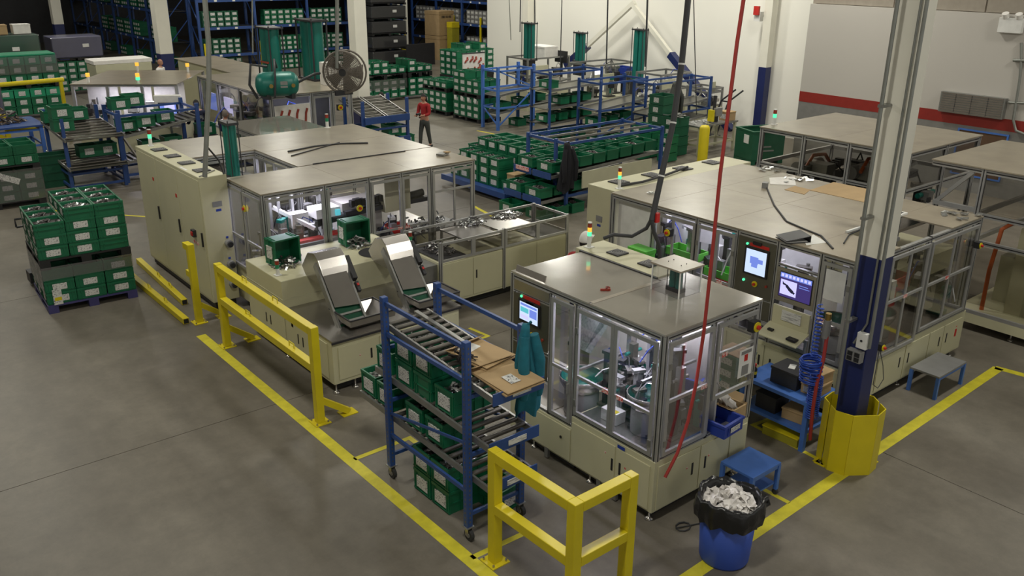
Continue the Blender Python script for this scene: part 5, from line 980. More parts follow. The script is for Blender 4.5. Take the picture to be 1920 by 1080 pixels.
# big drum fan
q = P(645, 178, zr); fn = thing('drum_fan', 'large grey drum fan standing on the long rear machine beside the white column', 'fan', (q.x, q.y, zr)); c = Vector((q.x, q.y, zr+0.58)); n_ = Vector((-0.75, -0.66, 0)); sd = Vector((0.66, -0.75, 0))
def ring(b, c, R_, r__, mi=0, N_=28):
    b.tube([c + sd*R_*math.cos(2*PI*i/N_) + Vector((0, 0, R_*math.sin(2*PI*i/N_))) for i in range(N_+1)], r__, 6, mi, False)
b = MB(); ring(b, c, 0.54, 0.025); ring(b, c-n_*0.3, 0.54, 0.025); b.build('fan_hoop', 'mesh_d', fn)
b = MB()
for R_ in (0.1, 0.14, 0.18, 0.22, 0.26, 0.30, 0.34, 0.38, 0.42, 0.46, 0.50, 0.53): ring(b, c+n_*0.02, R_, 0.010)
for k in range(40): a = 2*PI*k/40; b.tube([c+n_*0.02, c+n_*0.02+sd*0.54*math.cos(a)+Vector((0, 0, 0.54*math.sin(a)))], 0.007, 4)
o = b.build('wire_guard', 'mesh_d', fn)
for k in range(5):
    a = 2*PI*k/5; e = sd*math.cos(a)+Vector((0, 0, math.sin(a))); g_ = sd*-math.sin(a)+Vector((0, 0, math.cos(a)))
    b = MB(); p_ = [c-n_*0.1+e*0.1-g_*0.06, c-n_*0.1+e*0.5-g_*0.2, c-n_*0.2+e*0.5+g_*0.2, c-n_*0.16+e*0.1+g_*0.06]; b.add([*p_, *[x-n_*0.008 for x in p_]], [(0,1,2,3), (7,6,5,4), (0,4,5,1), (1,5,6,2), (2,6,7,3), (3,7,4,0)]); b.build('blade', 'mesh_d', fn)
MB().cyl(c+n_*0.03, c-n_*0.25, 0.1, 14).build('motor', 'dark', fn); MB().bar((c.x, c.y, zr), (c.x, c.y, zr+0.12), 0.5, 0.08).build('base', 'dark', fn)
# ================================================================ TOTES
def tote(w, d, h, lab='f', fill=None, m='green', seed=1, lm='label', detail=True):
    """green stacking tote: ribbed tub, rim, label plates; front is local -Y"""
    r = bpy.data.objects.new('green_tote', None); COL.objects.link(r); r['category'] = 'tote'; r['label'] = ''; t = 0.014; b = MB(); W, D = w/2-0.006, d/2-0.006; e = 0.010
    b.box(-W+e, W-e, -D+e, D-e, 0, t)
    for a in ((-W+e, W-e, -D+e, -D+e+t), (-W+e, W-e, D-e-t, D-e), (-W+e, -W+e+t, -D+e+t, D-e-t), (W-e-t, W-e, -D+e+t, D-e-t)): b.box(*a, t, h-0.002)
    z0 = h-0.035
    for a in ((-W, W, -D, -D+e), (-W, W, D-e, D), (-W, -W+e, -D+e, D-e), (W-e, W, -D+e, D-e)): b.box(*a, z0, h)
    if detail:
        for a in ((-W, W, -D, -D+e), (-W, -W+e, -D+e, D-e), (W-e, W, -D+e, D-e)): b.box(*a, h*0.45, h*0.45+0.012) if 'f' not in lab or a[0] != -W or a[1] != W else b.box(*a, 0.02, 0.032)
        for sx in (-1, 1):
            for k in (-0.97, -0.45, 0.0, 0.45, 0.97): b.box(sx*(W-e/2)-e/2, sx*(W-e/2)+e/2, k*(D-e)-0.006, k*(D-e)+0.006, 0.01, z0)
            for k in (-0.96, -0.75, 0.75, 0.96): b.box(k*(W-e)-0.006, k*(W-e)+0.006, sx*(D-e/2)-e/2, sx*(D-e/2)+e/2, 0.01, z0)
    b.build('tub', m, r, w=False)
    if 'f' in lab: MB().box(-min(0.11, w*0.3), min(0.11, w*0.3), -D-0.001, -D+e-0.002, h*0.22, h*0.74).build('label', lm, r, w=False)
    if 's' in lab: MB().box(-W-0.001, -W+e-0.002, -min(0.10, d*0.25), min(0.10, d*0.25), h*0.22, h*0.74).build('label', lm, r, w=False)
    if fill:
        q = castings({'c': 46, 'd': 34}[fill], w*0.42, d*0.42, h*0.16, seed, 0.075); q.v = [(x, y, z+h*0.72) for x, y, z in q.v]
        b = q.build('metal_castings', ['casting', 'castd'] if fill == 'c' else ['castd', 'casting'], r, w=False); b['kind'] = 'stuff'
        MB().box(-W+e+t, W-e-t, -D+e+t, D-e-t, h*0.6, h*0.72).build('casting_bed', 'castd', r, w=False)
    return r
ORD = ['bottom', 'second', 'third', 'fourth', 'fifth', 'sixth', 'seventh', 'eighth']
def stack(org, rot, nx, ny, lay, size, protos, name, group, seed=0, z0=0.0, colw=None, jitter=0.006):
    """totes in columns (local x), rows back (local y), layers; only those that can be seen. lay(i,j)->n"""
    w, d, h = size; rnd = random.Random(seed); c, s = math.cos(rot), math.sin(rot)
    for i in range(nx):
        for j in range(ny):
            n = lay(i, j)
            for k in range(n):
                vis = j == 0 or i == 0 or k >= n-1
                if not vis: continue
                top = k == n-1
                p = protos['top' if top and 'top' in protos else 'side'] if not (j and not top and i) else protos['side']
                if isinstance(p, list): p = rnd.choice(p)
                x, y = (i+0.5)*w+rnd.uniform(-jitter, jitter), (j+0.5)*d+rnd.uniform(-jitter, jitter)
                col = '%s column' % ['first', 'second', 'third', 'fourth', 'fifth', 'sixth', 'seventh', 'eighth', 'ninth'][i]
                row = '' if ny == 1 else [', front row', ', second row', ', back row'][j]
                inst(p, (org[0]+x*c-y*s, org[1]+x*s+y*c, z0+k*h+0.001*k), rot, '%s green tote, %s%s, %s' % (ORD[k] if not (top and k) else 'top', col, row, name), group)
def pallet(label, x, y, z, w, d, m='pallet', rot=0, h=0.15, proto=[None]):
    r = thing('plastic_pallet', label, 'pallet', (x, y, z), rot); b = MB()
    MB().box(0, w, 0, d, h-0.03, h).build('deck', m, r, w=False)
    for i in range(3):
        for j in range(3): MB().box(i*(w-0.16)/2, i*(w-0.16)/2+0.16, j*(d-0.14)/2, j*(d-0.14)/2+0.14, 0.025, h-0.03).build('block', m, r, w=False)
        MB().box(i*(w-0.16)/2, i*(w-0.16)/2+0.16, 0, d, 0, 0.025).build('runner', m, r, w=False)
    return r
def film(label, x0, x1, y0, y1, z0, z1, rot=None, m='wrap'):
    b = MB(); e = 0.004
    for a in ((x0-e, x1+e, y0-e, y0), (x0-e, x1+e, y1, y1+e), (x0-e, x0, y0, y1), (x1, x1+e, y0, y1)): b.box(*a, z0, z1)
    o = b.build('stretch_film', m, None); tag(o, label, 'film'); return o
# ---- left pallet stack in the aisle
PW, PD, PH = 0.475, 0.46, 0.205
tp = dict(side=[tote(PW, PD, PH, 'fs', None, seed=1), tote(PW, PD, PH, 's', None), tote(PW, PD, PH, 'fs')], top=[tote(PW, PD, PH, 's', 'c', seed=2), tote(PW, PD, PH, 's', 'd', seed=3)])
sx, sy = 2.66, 15.50; ang = -0.06
pallet('purple plastic pallet on the floor under the left pallet stack of totes', sx, sy, 0, 1.43, 1.38, 'pallet', ang)
stack((sx, sy), ang, 3, 3, lambda i, j: 3, (PW, PD, PH), dict(side=tp['side']), 'lower tier, left pallet stack', 'totes in the lower tier of the left pallet stack', 1, 0.152)
pallet('black plastic pallet between the two tiers of the left pallet stack', sx, sy, 0.152+3*PH+0.01, 1.43, 1.38, 'palletk', ang, 0.17)
stack((sx, sy), ang, 3, 3, lambda i, j: (3 if j == 0 else 3) if i == 0 else 4, (PW, PD, PH), tp, 'upper tier, left pallet stack', 'totes in the upper tier of the left pallet stack', 2, 0.152+3*PH+0.182)
c, s = math.cos(ang), math.sin(ang); fo = []
b = MB(); b.xf = lambda X, Y, Z: (sx+X*c-Y*s, sy+X*s+Y*c, Z); zf = 0.152+3*PH
b.box(-0.006, 1.432, -0.008, -0.004, zf-0.17, zf+0.05).box(-0.010, -0.006, 0, 1.38, zf-0.40, zf+0.08); o = b.build('stretch_film', 'wrap', None); tag(o, 'shiny stretch film round the top of the lower tier, left pallet stack', 'film')
b = MB(); b.xf = lambda X, Y, Z: (sx+X*c-Y*s, sy+X*s+Y*c, Z); b.box(0.10, 0.24, -0.012, -0.008, 0.15, 0.42, 0).box(0.12, 0.23, -0.013, -0.012, 0.22, 0.28, 1); o = b.build('shipping_tag', ['label', 'yellow'], None); tag(o, 'white shipping tag with a yellow band hanging from the left pallet stack', 'tag')
# ---- pallet stack at the left edge
tq = dict(side=[tote(0.52, 0.5, 0.22, 'f', None, seed=4)], top=[tote(0.52, 0.5, 0.22, 'f', 'c', seed=5), tote(0.52, 0.5, 0.22, '')])
ex, ey = 2.3, 23.1
stack((ex, ey), 0, 4, 2, lambda i, j: 3, (0.52, 0.5, 0.23), dict(side=tq['side']), 'wrapped tier at left picture edge', 'totes in the wrapped lower tier at the left edge', 3, 0.15)
pallet('black pallet under the stack of totes at the left edge of the picture', ex, ey, 0, 2.08, 1.0, 'palletk'); pallet('black pallet halfway up the stack of totes at the left edge', ex, ey, 0.85, 2.08, 1.0, 'palletk')
stack((ex, ey), 0, 4, 2, lambda i, j: 2, (0.52, 0.5, 0.23), tq, 'upper tier at left picture edge', 'totes in the upper tier at the left edge', 4, 1.01)
film('stretch film round the lower tier of totes at the left edge', ex-0.01, ex+2.09, ey-0.01, ey+1.01, 0.15, 0.9)
b = MB(); b.obox((ex+1.35, ey-0.02, 0.72), (0.5, 0.006, 0.14), (0, 0.45, 0)); tag(b.build('paper_slip', 'label', None), 'long white paper slip taped aslant to the wrapped totes at the left edge', 'paper')
b = MB(); b.obox((ex+0.9, ey-0.02, 0.80), (0.25, 0.006, 0.14), (0, -0.2, 0)); tag(b.build('paper_slip', 'label', None), 'smaller white slip left of the long slip on the wrapped totes', 'paper')
stack((4.65, 24.6), 0, 1, 1, lambda i, j: 2, (0.75, 0.5, 0.42), dict(side=[tote(0.75, 0.5, 0.42, 's', None, 'green_d')]), 'pair beside the left flow rack', 'large dark totes beside the left flow rack', 5)
# ================================================================ BLUE FLOW CART IN FRONT
def upright(root, x, y, z0, z1, s=0.06, m='blue', axis='y'):
    b = MB(); b.box(x-s/2, x+s/2, y-s/2, y+s/2, z0, z1); p = b.build('upright', m, root, bevel=0.004)
    b = MB(); z = z0+0.05
    while z < z1-0.04: b.box(x-s/2-0.0015, x-s/2, y-0.008, y+0.008, z, z+0.022); b.box(x-0.008, x+0.008, y-s/2-0.0015, y-s/2, z, z+0.022); z += 0.055
    h = b.build('punched_slots', 'roller', p); h['kind'] = 'stuff'; return p
def caster(root, x, y, m='dark'):
    MB().box(x-0.05, x+0.05, y-0.05, y+0.05, 0.155, 0.165).build('caster_plate', 'rail', root)
    c = MB().box(x-0.028, x-0.022, y-0.035, y+0.02, 0.05, 0.155).box(x+0.022, x+0.028, y-0.035, y+0.02, 0.05, 0.155).build('caster_fork', 'steel', root)
    MB().cyl((x-0.02, y-0.02, 0.066), (x+0.02, y-0.02, 0.066), 0.065, 18).build('caster_wheel', 'rubber', c); MB().cyl((x-0.024, y-0.02, 0.066), (x+0.024, y-0.02, 0.066), 0.03, 12).build('wheel_hub', 'grey', c)
def roller_bed(root, xa, xb, ya, yb, za, zb, n, lip='blue', along='y', lab=True, rr=0.027):
    """rollers across, sloping from (ya,za) to (yb,zb)"""
    def pt(t, v, dz=0): 
        return ((v, ya+(yb-ya)*t, za+(zb-za)*t+dz) if along == 'y' else (ya+(yb-ya)*t, v, za+(zb-za)*t+dz))
    for v in (xa, xb): b = MB(); b.bar(pt(0, v), pt(1, v), 0.025, 0.07); b.build('bed_rail', 'rail', root)
    for i in range(n): t = (i+0.7)/n; MB().cyl(pt(t, xa+0.014, 0.02), pt(t, xb-0.014, 0.02), rr, 8).build('roller', 'roller', root)
    if lip:
        b = MB(); b.bar(pt(1.01, xa-0.03, 0.02), pt(1.01, xb+0.03, 0.02), 0.012, 0.13); l_ = b.build('end_stop', lip, root)
        if lab: b = MB(); q, w = Vector(pt(1.016, xa+(xb-xa)*0.35, 0.02)), Vector(pt(1.016, xa+(xb-xa)*0.75, 0.02)); b.bar(q, w, 0.006, 0.06); b.build('shelf_label', 'sheet', l_)
fc = thing('flow_cart', 'blue wheeled flow cart with roller shelves, teal jacket hanging at its corner', 'cart', (4.55, 6.22, 0)); xa, xb = 4.55, 5.25; ya, yb = 6.22, 7.72
for x in (xa, xb):
    for y in (ya, yb): upright(fc, x, y, 0.165, 2.27, 0.07); caster(fc, x, y)
    for z0, z1 in ((2.20, 2.20), (1.84, 1.84), (0.58, 0.58)): MB().bar((x, ya+0.035, z0), (x, yb-0.035, z1), 0.03, 0.045).build('side_rail', 'blue', fc)
    MB().bar((x-0.0, ya+0.035, 1.14), (x-0.0, yb-0.035, 0.86), 0.018, 0.03).build('diagonal_brace', 'blue', fc)
for y in (ya, yb):
    for z in (1.66, 1.0, 0.30): MB().bar((xa+0.035, y, z), (xb-0.035, y, z), 0.03, 0.04).build('cross_rail', 'blue', fc)
roller_bed(fc, xa+0.06, xb-0.06, yb+0.12, ya-0.36, 1.90, 1.76, 16); roller_bed(fc, xa+0.06, xb-0.06, yb+0.35, ya-0.30, 1.26, 1.19, 17); roller_bed(fc, xa+0.06, xb-0.06, yb+0.75, ya-0.28, 0.78, 0.72, 19)
b = MB(); b.bar((5.02, yb+0.1, 1.945), (5.02, 6.5, 1.86), 0.05, 0.03); b.build('lane_guide', 'rail', fc)
TW, TD, TH = 0.345, 0.58, 0.285
tl = tote(TW, TD, TH, 'f', 'd', seed=6); tm = tote(TW, TD, TH, 'f', 'c', seed=7); te = tote(TW, TD, TH, 'f'); tn = tote(TW, TD, TH, '')
R9 = -PI/2
for i, (p, y, z, lb) in enumerate([(te, 7.50, 1.255, 'lower green tote nearest the left post, upper loaded cart shelf'), (tm, 7.50, 1.545, 'top green tote nearest the left post, upper loaded shelf of the blue flow cart'),
        (tn, 7.13, 1.25, 'unlabelled green tote below its twin, middle of the upper loaded cart shelf'), (tl, 7.13, 1.54, 'second green tote from the left, stacked high under the cart roller top'), (tm, 6.73, 1.245, 'large-looking green tote of silver castings at the right of the upper cart shelf'),
        (te, 7.90, 1.265, 'green tote poking out left of the cart post, upper loaded shelf'), (tl, 7.32, 0.795, 'left green tote on the lower roller shelf of the blue flow cart'), (tm, 6.93, 0.79, 'right green tote on the lower roller shelf of the blue flow cart'),
        (tm, 8.30, 0.81, 'green tote furthest left, at the outer end of the lower cart shelf'), (te, 7.93, 0.805, 'green tote just outside the left cart post on the lower shelf'),
        (te, 7.20, 0.0, 'bottom left green tote on the floor under the blue flow cart'), (tl, 7.20, 0.286, 'upper left green tote of the pairs on the floor under the cart'),
        (te, 6.84, 0.0, 'bottom right green tote on the floor under the blue flow cart'), (tm, 6.84, 0.286, 'upper right green tote of castings on the floor pairs under the cart')]):
    inst(p, (4.91, y, z), R9, lb)
inst(te, (5.20, 6.62, 0.0), 0.1, 'single green tote behind the floor pairs under the flow cart')
# flattened cartons on the top bed
def carton(label, px, z, rot, w, d, tilt, m='card', lab=False):
    r = thing('flattened_carton', label, 'cardboard', (px[0], px[1], z), rot); 
    b = MB(); b.obox((0, 0, 0.01), (w, d, 0.012), (0, tilt, 0)); b.obox((w*0.02, 0, 0.024), (w*0.96, d*0.96, 0.008), (0, tilt*0.6, 0.03)); b.build('board', m, r, w=False)
    b = MB(); b.obox((-w*0.45, 0, 0.05), (w*0.25, d, 0.006), (0, -0.5, 0)); b.build('flap', m, r, w=False)
    if lab: b = MB(); b.obox((w*0.18, -d*0.05, 0.033), (0.16, 0.12, 0.002), (0, tilt, 0)); b.build('shipping_label', 'label', r, w=False)
    return r
carton('flattened brown carton with a white label at the low end of the cart top', (4.93, 6.08), 1.83, -PI/2, 0.62, 0.50, 0.07, lab=True); carton('second flattened carton higher up the roller top of the flow cart', (4.98, 6.55), 1.885, -PI/2+0.15, 0.56, 0.46, 0.09)
b = MB(); rnd = random.Random(8)
for k in range(18): b.obox((4.75+rnd.gauss(0, .05), 6.50+rnd.gauss(0, .08), 1.93+rnd.random()*0.06), (0.12, 0.02, 0.01), (rnd.uniform(-.8, .8), rnd.uniform(-.8, .8), rnd.random()*3))
o = b.build('torn_strips', 'hair', None); tag(o, 'dark torn strips lying between the flattened cartons on the flow cart', 'scraps'); o['kind'] = 'stuff'
b = MB(); b.obox((4.93, 6.70, 1.925), (0.22, 0.16, 0.003), (0.06, 0, 0.3)); tag(b.build('paper_sheet', 'white', None), 'small white paper at the upper end of the cartons on the flow cart', 'paper')
# hanging garments: draped folded surface
def garment(name, label, x, y, zt, zb, w, d, m, seed, flare=1.4, sleeve=True, rot=0, cat='jacket'):
    rnd = random.Random(seed); N_ = 36; K = 16; vs = []; ph = [rnd.random()*6.28 for _ in range(4)]
    for k in range(K+1):
        t = k/K; ww = w*(0.35+0.65*min(1, t*2.2))*(1+(flare-1)*t); dd = d*(0.5+0.5*min(1, t*2))
        for j in range(N_):
            a = 2*PI*j/N_; f = 1+0.13*math.sin(5*a+ph[0]+t*1.5)*min(1, t*3)+0.09*math.sin(9*a+ph[1]-t*2)*min(1, t*3)
            z = zt+(zb-zt)*t + (0.05*math.sin(3*a+ph[2])*t*t if k > K-4 else 0)
            vs.append((ww/2*math.cos(a)*f+0.03*math.sin(t*5+ph[3]), dd/2*math.sin(a)*f, z))
    fs = [(k*N_+j, k*N_+(j+1) % N_, (k+1)*N_+(j+1) % N_, (k+1)*N_+j) for k in range(K) for j in range(N_)] + [tuple(range(N_))[::-1]]
    r = thing(name, label, cat, (x, y, 0), rot); b = MB(); b.add(vs, fs, 0, True); b.build('body', m, r, w=False)
    if sleeve:
        for sx in (-1, 1): b = MB(); z1 = zt-(zt-zb)*0.12; b.tube([(sx*w*0.30, -d*0.2, z1), (sx*w*0.55, -d*0.45, zt-(zt-zb)*0.4), (sx*w*0.50, -d*0.5, zt-(zt-zb)*0.72), (sx*w*0.52, -d*0.4, zt-(zt-zb)*0.8)], [0.05, 0.06, 0.05, 0.045], 10); b.build('sleeve', m, r, w=False)
    b = MB(); b.tube([(0, 0, zt-0.01), (0.02, -0.03, zt+0.03), (0.05, 0, zt)], 0.012, 6); b.build('hanging_loop', m, r, w=False)
    return r
garment('hanging_jacket', 'teal jacket hanging from the right rear post of the blue flow cart', 5.20, 6.08, 2.33, 1.36, 0.19, 0.17, 'teald', 3, 1.6)

r = thing('pallet_truck', 'black hand pallet truck handle standing behind the left pallet stack', 'pallet truck', (3.02, 17.15, 0))
MB().tube([(2.90, 17.3, 0.12), (2.88, 17.35, 1.1)], 0.03, 8).build('handle_shaft', 'black', r); MB().tube([(2.72, 17.35, 1.08), (2.72, 17.37, 1.22), (3.04, 17.37, 1.22), (3.04, 17.35, 1.08), (2.72, 17.35, 1.08)], 0.02, 8).build('handle_loop', 'black', r)
MB().box(2.74, 3.06, 17.12, 17.4, 0.06, 0.26).build('hydraulic_block', 'dark', r)
for x in (2.82, 2.98): MB().cyl((x-0.025, 17.3, 0.07), (x+0.025, 17.3, 0.07), 0.07, 14).build('wheel', 'rubber', r)
# ================================================================ AROUND THE COLUMN: table, steps, bin
r = thing('work_table', 'blue two-shelf work table between the navy column and the largest machine', 'table', (9.0, 5.05, 0)); tx0, tx1, ty0, ty1 = 8.98, 9.52, 4.98, 5.05
tx0, tx1, ty0, ty1, tz = 8.80, 9.42, 5.02, 6.02, 0.68
MB().box(tx0, tx1, ty0, ty1, tz-0.05, tz).build('top', 'bluel', r, bevel=0.004); MB().box(tx0+0.01, tx1-0.01, ty0+0.01, ty1-0.01, 0.24, 0.28).build('lower_shelf', 'bluel', r)
for x in (tx0+0.03, tx1-0.03):
    for y in (ty0+0.03, ty1-0.03): MB().box(x-0.03, x+0.03, y-0.03, y+0.03, 0, tz-0.05).build('leg', 'bluel', r)
k_ = lidbox('storage_case', 'dark grey lidded plastic case on top of the blue work table', 9.12, 5.50, tz, 0.34, 0.38, 0.22, 'dark'); MB().obox((0, 0, 0.222), (0.14, 0.08, 0.004), (0, 0, 0.4)).build('shiny_sticker', 'sheet', k_, w=False)
lidbox('carton', 'lower labelled cardboard box in the pair at the right end of the blue table', 9.16, 5.16, tz, 0.32, 0.24, 0.14, 'card', 0.05, lab='label'); lidbox('carton', 'upper labelled cardboard box in the pair at the right end of the table', 9.19, 5.17, tz+0.142, 0.30, 0.22, 0.14, 'card', -0.05, lab='label')
lidbox('storage_case', 'black lidded case on the lower shelf of the blue work table', 9.05, 5.68, 0.28, 0.30, 0.30, 0.22, 'black'); lidbox('carton', 'plain brown carton on the lower shelf of the blue work table', 9.06, 5.28, 0.28, 0.28, 0.34, 0.15, 'card', 0.1); lidbox('carton', 'yellow printed carton on the floor beneath the blue work table', 9.0, 5.38, 0, 0.36, 0.5, 0.13, 'olive', 0.05, lid='yellow')
b = thing('spray_bottle', 'small dark bottle with red cap at the left end of the blue table', 'bottle', (8.88, 5.88, tz)); MB().lathe((8.88, 5.88, tz), [(0.001, 0), (0.032, 0), (0.032, 0.12), (0.012, 0.15), (0.012, 0.16)], 14).build('body', 'black', b); MB().cyl((8.88, 5.88, tz+0.155), (8.88, 5.88, tz+0.19), 0.018, 10).build('cap', 'red', b); MB().cyl((8.88, 5.88, tz+0.05), (8.88, 5.88, tz+0.09), 0.033, 14).build('label', 'yellow', b)
tt = tote(0.40, 0.42, 0.17, 's')
for k in range(5): inst(tt, (9.02, 6.30, k*0.172), 0, 'green tote, %s of the five stacked between the front machine and the blue table' % ('bottom', 'second', 'third', 'fourth', 'top')[k])
MB().obox((9.02, 6.30, 0.865), (0.34, 0.36, 0.012), (0, 0, 0.02)); b = MB().box(8.85, 9.19, 6.12, 6.48, 0.862, 0.874); tag(b.build('tan_board', 'tan', None), 'tan board lying on the top green tote beside the blue table', 'board')
def step(label, x0, x1, y0, y1, h, top, wheels=False, shelf=True):
    r = thing('step_stool', label, 'stool', (x0, y0, 0)); z_ = 0.07 if wheels else 0
    MB().box(x0, x1, y0, y1, h-0.03, h).build('platform', top, r, bevel=0.004)
    for x in (x0+0.02, x1-0.02):
        for y in (y0+0.02, y1-0.02):
            MB().box(x-0.022, x+0.022, y-0.022, y+0.022, z_, h-0.03).build('leg', 'bluel', r)
            if wheels: MB().cyl((x-0.015, y, 0.035), (x+0.015, y, 0.035), 0.035, 12).build('wheel', 'rubber', r)
    for y in (y0+0.02, y1-0.02): MB().box(x0+0.04, x1-0.04, y-0.012, y+0.012, h-0.07, h-0.03).build('apron', 'bluel', r)
    if shelf: MB().box(x0+0.03, x1-0.03, y0+0.03, y1-0.03, 0.14, 0.16).build('lower_step', top, r)
step('blue wheeled step stool behind the blue waste bin', 7.28, 7.80, 4.68, 5.12, 0.42, 'bluel', True); step('step stool with a worn grey platform before the largest machine', 11.45, 12.25, 4.66, 5.08, 0.36, 'grey', False, False)
q = P(1360, 1058); bx0, by0 = 6.42, 4.36
r = thing('waste_bin', 'round blue waste bin with a black bag, full of white tissues', 'bin', (bx0, by0, 0))
MB().lathe((bx0, by0, 0), [(0.001, 0.004), (0.235, 0.0), (0.25, 0.03), (0.285, 0.66), (0.275, 0.66), (0.24, 0.05), (0.001, 0.04)], 36).build('body', 'binb', r)
b = MB(); N_ = 48; prof = [(0.22, 0.50, 0), (0.27, 0.70, .01), (0.305, 0.755, .02), (0.325, 0.72, .02), (0.335, 0.60, .03), (0.315, 0.50, .03)]; rnd = random.Random(3); ph = [rnd.random()*6 for _ in range(6)]; vs = []
for i_, (rr, z, am) in enumerate(prof):
    for j in range(N_): a = 2*PI*j/N_; f = rr+am*(0.5*math.sin(7*a+ph[0]+i_*.5)+0.4*math.sin(13*a+ph[1])+0.3*math.sin(21*a+ph[2]+i_)); vs.append((bx0+f*math.cos(a), by0+f*math.sin(a), z+0.02*math.sin(3*a+ph[3])+am*0.5*math.sin(11*a)))
b.add(vs, [(k*N_+j, k*N_+(j+1) % N_, (k+1)*N_+(j+1) % N_, (k+1)*N_+j) for k in range(5) for j in range(N_)], 0, True); b.build('black_bag', 'bag', r)
MB().tube([(bx0+0.28, by0-0.12, 0.56), (bx0+0.40, by0-0.16, 0.62), (bx0+0.42, by0-0.17, 0.56), (bx0+0.30, by0-0.13, 0.52)], 0.035, 8).build('bag_knot', 'bag', r)
def tissue(n, R_, z, seed):
    rnd = random.Random(seed); b = MB()
    for k in range(n):
        a = rnd.random()*6.28; rr = R_*math.sqrt(rnd.random()); c = Vector((bx0+rr*math.cos(a), by0+rr*math.sin(a), z+0.10*(1-rr/R_)+rnd.random()*0.04)); e1 = Vector((rnd.gauss(0, 1), rnd.gauss(0, 1), rnd.gauss(0, .5))).normalized(); e2 = e1.cross(Vector((rnd.gauss(0, .4), rnd.gauss(0, .4), 1))).normalized(); n_ = e1.cross(e2)*0.035; vs = []
        for i in range(4):
            for j in range(4): vs.append(c+e1*(i-1.5)*0.045+e2*(j-1.5)*0.04+n_*rnd.uniform(-1, 1))
        b.add(vs, [(i*4+j, i*4+j+1, i*4+j+5, i*4+j+4) for i in range(3) for j in range(3)], 0, False)
    return b
o = tissue(70, 0.235, 0.62, 4).build('crumpled_tissues', 'tissue', None); tag(o, 'heap of crumpled white tissues filling the blue waste bin', 'tissues'); o['kind'] = 'stuff'
MB().lathe((bx0, by0, 0.60), [(0.001, 0.05), (0.15, 0.03), (0.24, 0.0)], 20)
b = MB(); q = P(1283, 988); b.tube([(q.x-0.02+0.09*math.cos(t*0.7), q.y+0.07*math.sin(t*0.7), 0.008+0.001*t) for t in range(14)] + [(q.x+0.25, q.y-0.10, 0.008), (q.x+0.5, q.y+0.06, 0.008)], 0.007, 6); tag(b.build('coiled_cable', 'cable', None), 'thin black cable coiled on the floor left of the blue waste bin', 'cable')
# ---- hanging hoses
def hang(name, m, pts, rad, label, cat='hose', n=8): b = MB(); b.tube(pts, rad, n); return tag(b.build(name, m, None), label, cat)
a0 = P(1247, 897, Y=5.17); 
def along(pxs, d0, d1):
    out = []
    for i, (x, y) in enumerate(pxs):
        t = i/(len(pxs)-1); Y_ = d0+(d1-d0)*t; out.append(P(x, y, Y=Y_))
    return out
hang('red_air_hose', 'hose', along([(1247, 895), (1270, 850), (1290, 790), (1305, 720), (1320, 620), (1333, 500), (1350, 330), (1368, 190), (1382, 80), (1394, 0), (1408, -110)], 5.14, 5.0), 0.018, 'long red air hose hanging from above in front of the front machine')
MB()
pts = along([(1222, 413), (1240, 330), (1262, 230), (1278, 120), (1290, 0), (1300, -100)], 7.0, 7.3)
hb = thing('cable_bundle', 'thick grey and black cable bundle dropping from above behind the front machine', 'cable bundle', tuple(pts[0]))
o = MB(); o.tube(pts, 0.036, 10); o.build('main_hose', 'cable', hb); o = MB(); o.tube([p+Vector((0.05, 0.02, 0)) for p in pts], 0.022, 8); o.build('side_hose', 'conduit', hb)
for k in (1, 2, 3): p_ = pts[k]; o = MB(); d_ = (pts[k+1]-pts[k-1]).normalized(); o.cyl(p_-d_*0.01, p_+d_*0.01, 0.042, 10); o.build('cable_tie', 'white', hb)
o = MB(); o.tube(along([(1222, 410), (1212, 428), (1185, 443), (1150, 440), (1132, 447)], 7.0, 7.4), 0.024, 8); o.build('branch_hose', 'cable', hb); o = MB(); o.tube(along([(1222, 410), (1226, 435), (1236, 460), (1238, 500)], 7.0, 6.9), 0.026, 8); o.build('branch_hose', 'cable', hb)
o = MB(); o.box(pts[0].x+0.03, pts[0].x+0.09, pts[0].y-0.05, pts[0].y+0.01, pts[0].z-0.03, pts[0].z+0.09); o.build('red_valve', 'red', hb)
for i, (x0, x1, yb_, yp, w, lb) in enumerate(((1055, 1050, 150, 22.5, 0.012, 'thin black cable hanging left of the middle teal press by the back wall'), (1141, 1137, 120, 22.0, 0.02, 'dark cable hanging just right of the middle teal press'), (1216, 1210, 125, 21.0, 0.026, 'dark cable hanging right of the right-hand teal press'), (1299, 1306, 215, 18.0, 0.012, 'thin cable hanging against the white wall beside the blue brace'), (977, 975, 60, 25.0, 0.015, 'thin cable hanging at the left part of the white wall'), (1002, 1003, 45, 24.5, 0.015, 'cable dropping to the leftmost teal press by the wall'), (472, 474, 100, 30.0, 0.02, 'thin pale cable hanging above the long rear machine'), (952, 958, 75, 27, 0.012, 'thin cable at the left corner of the white wall'))):
    p0, p1 = P(x1, yb_, Y=yp), P(x0, -60, Y=yp); hang('hanging_cable', 'cable' if i < 6 else 'conduit', [p0, p0.lerp(p1, .5), p1], w*1.3, lb, 'cable', 6)
p0, p1 = P(632, 128, Y=21), P(632, -60, Y=21); hang('hanging_pipe', 'conduit', [p0, p1], 0.05, 'slender grey vertical pipe left of the middle white column', 'pipe')
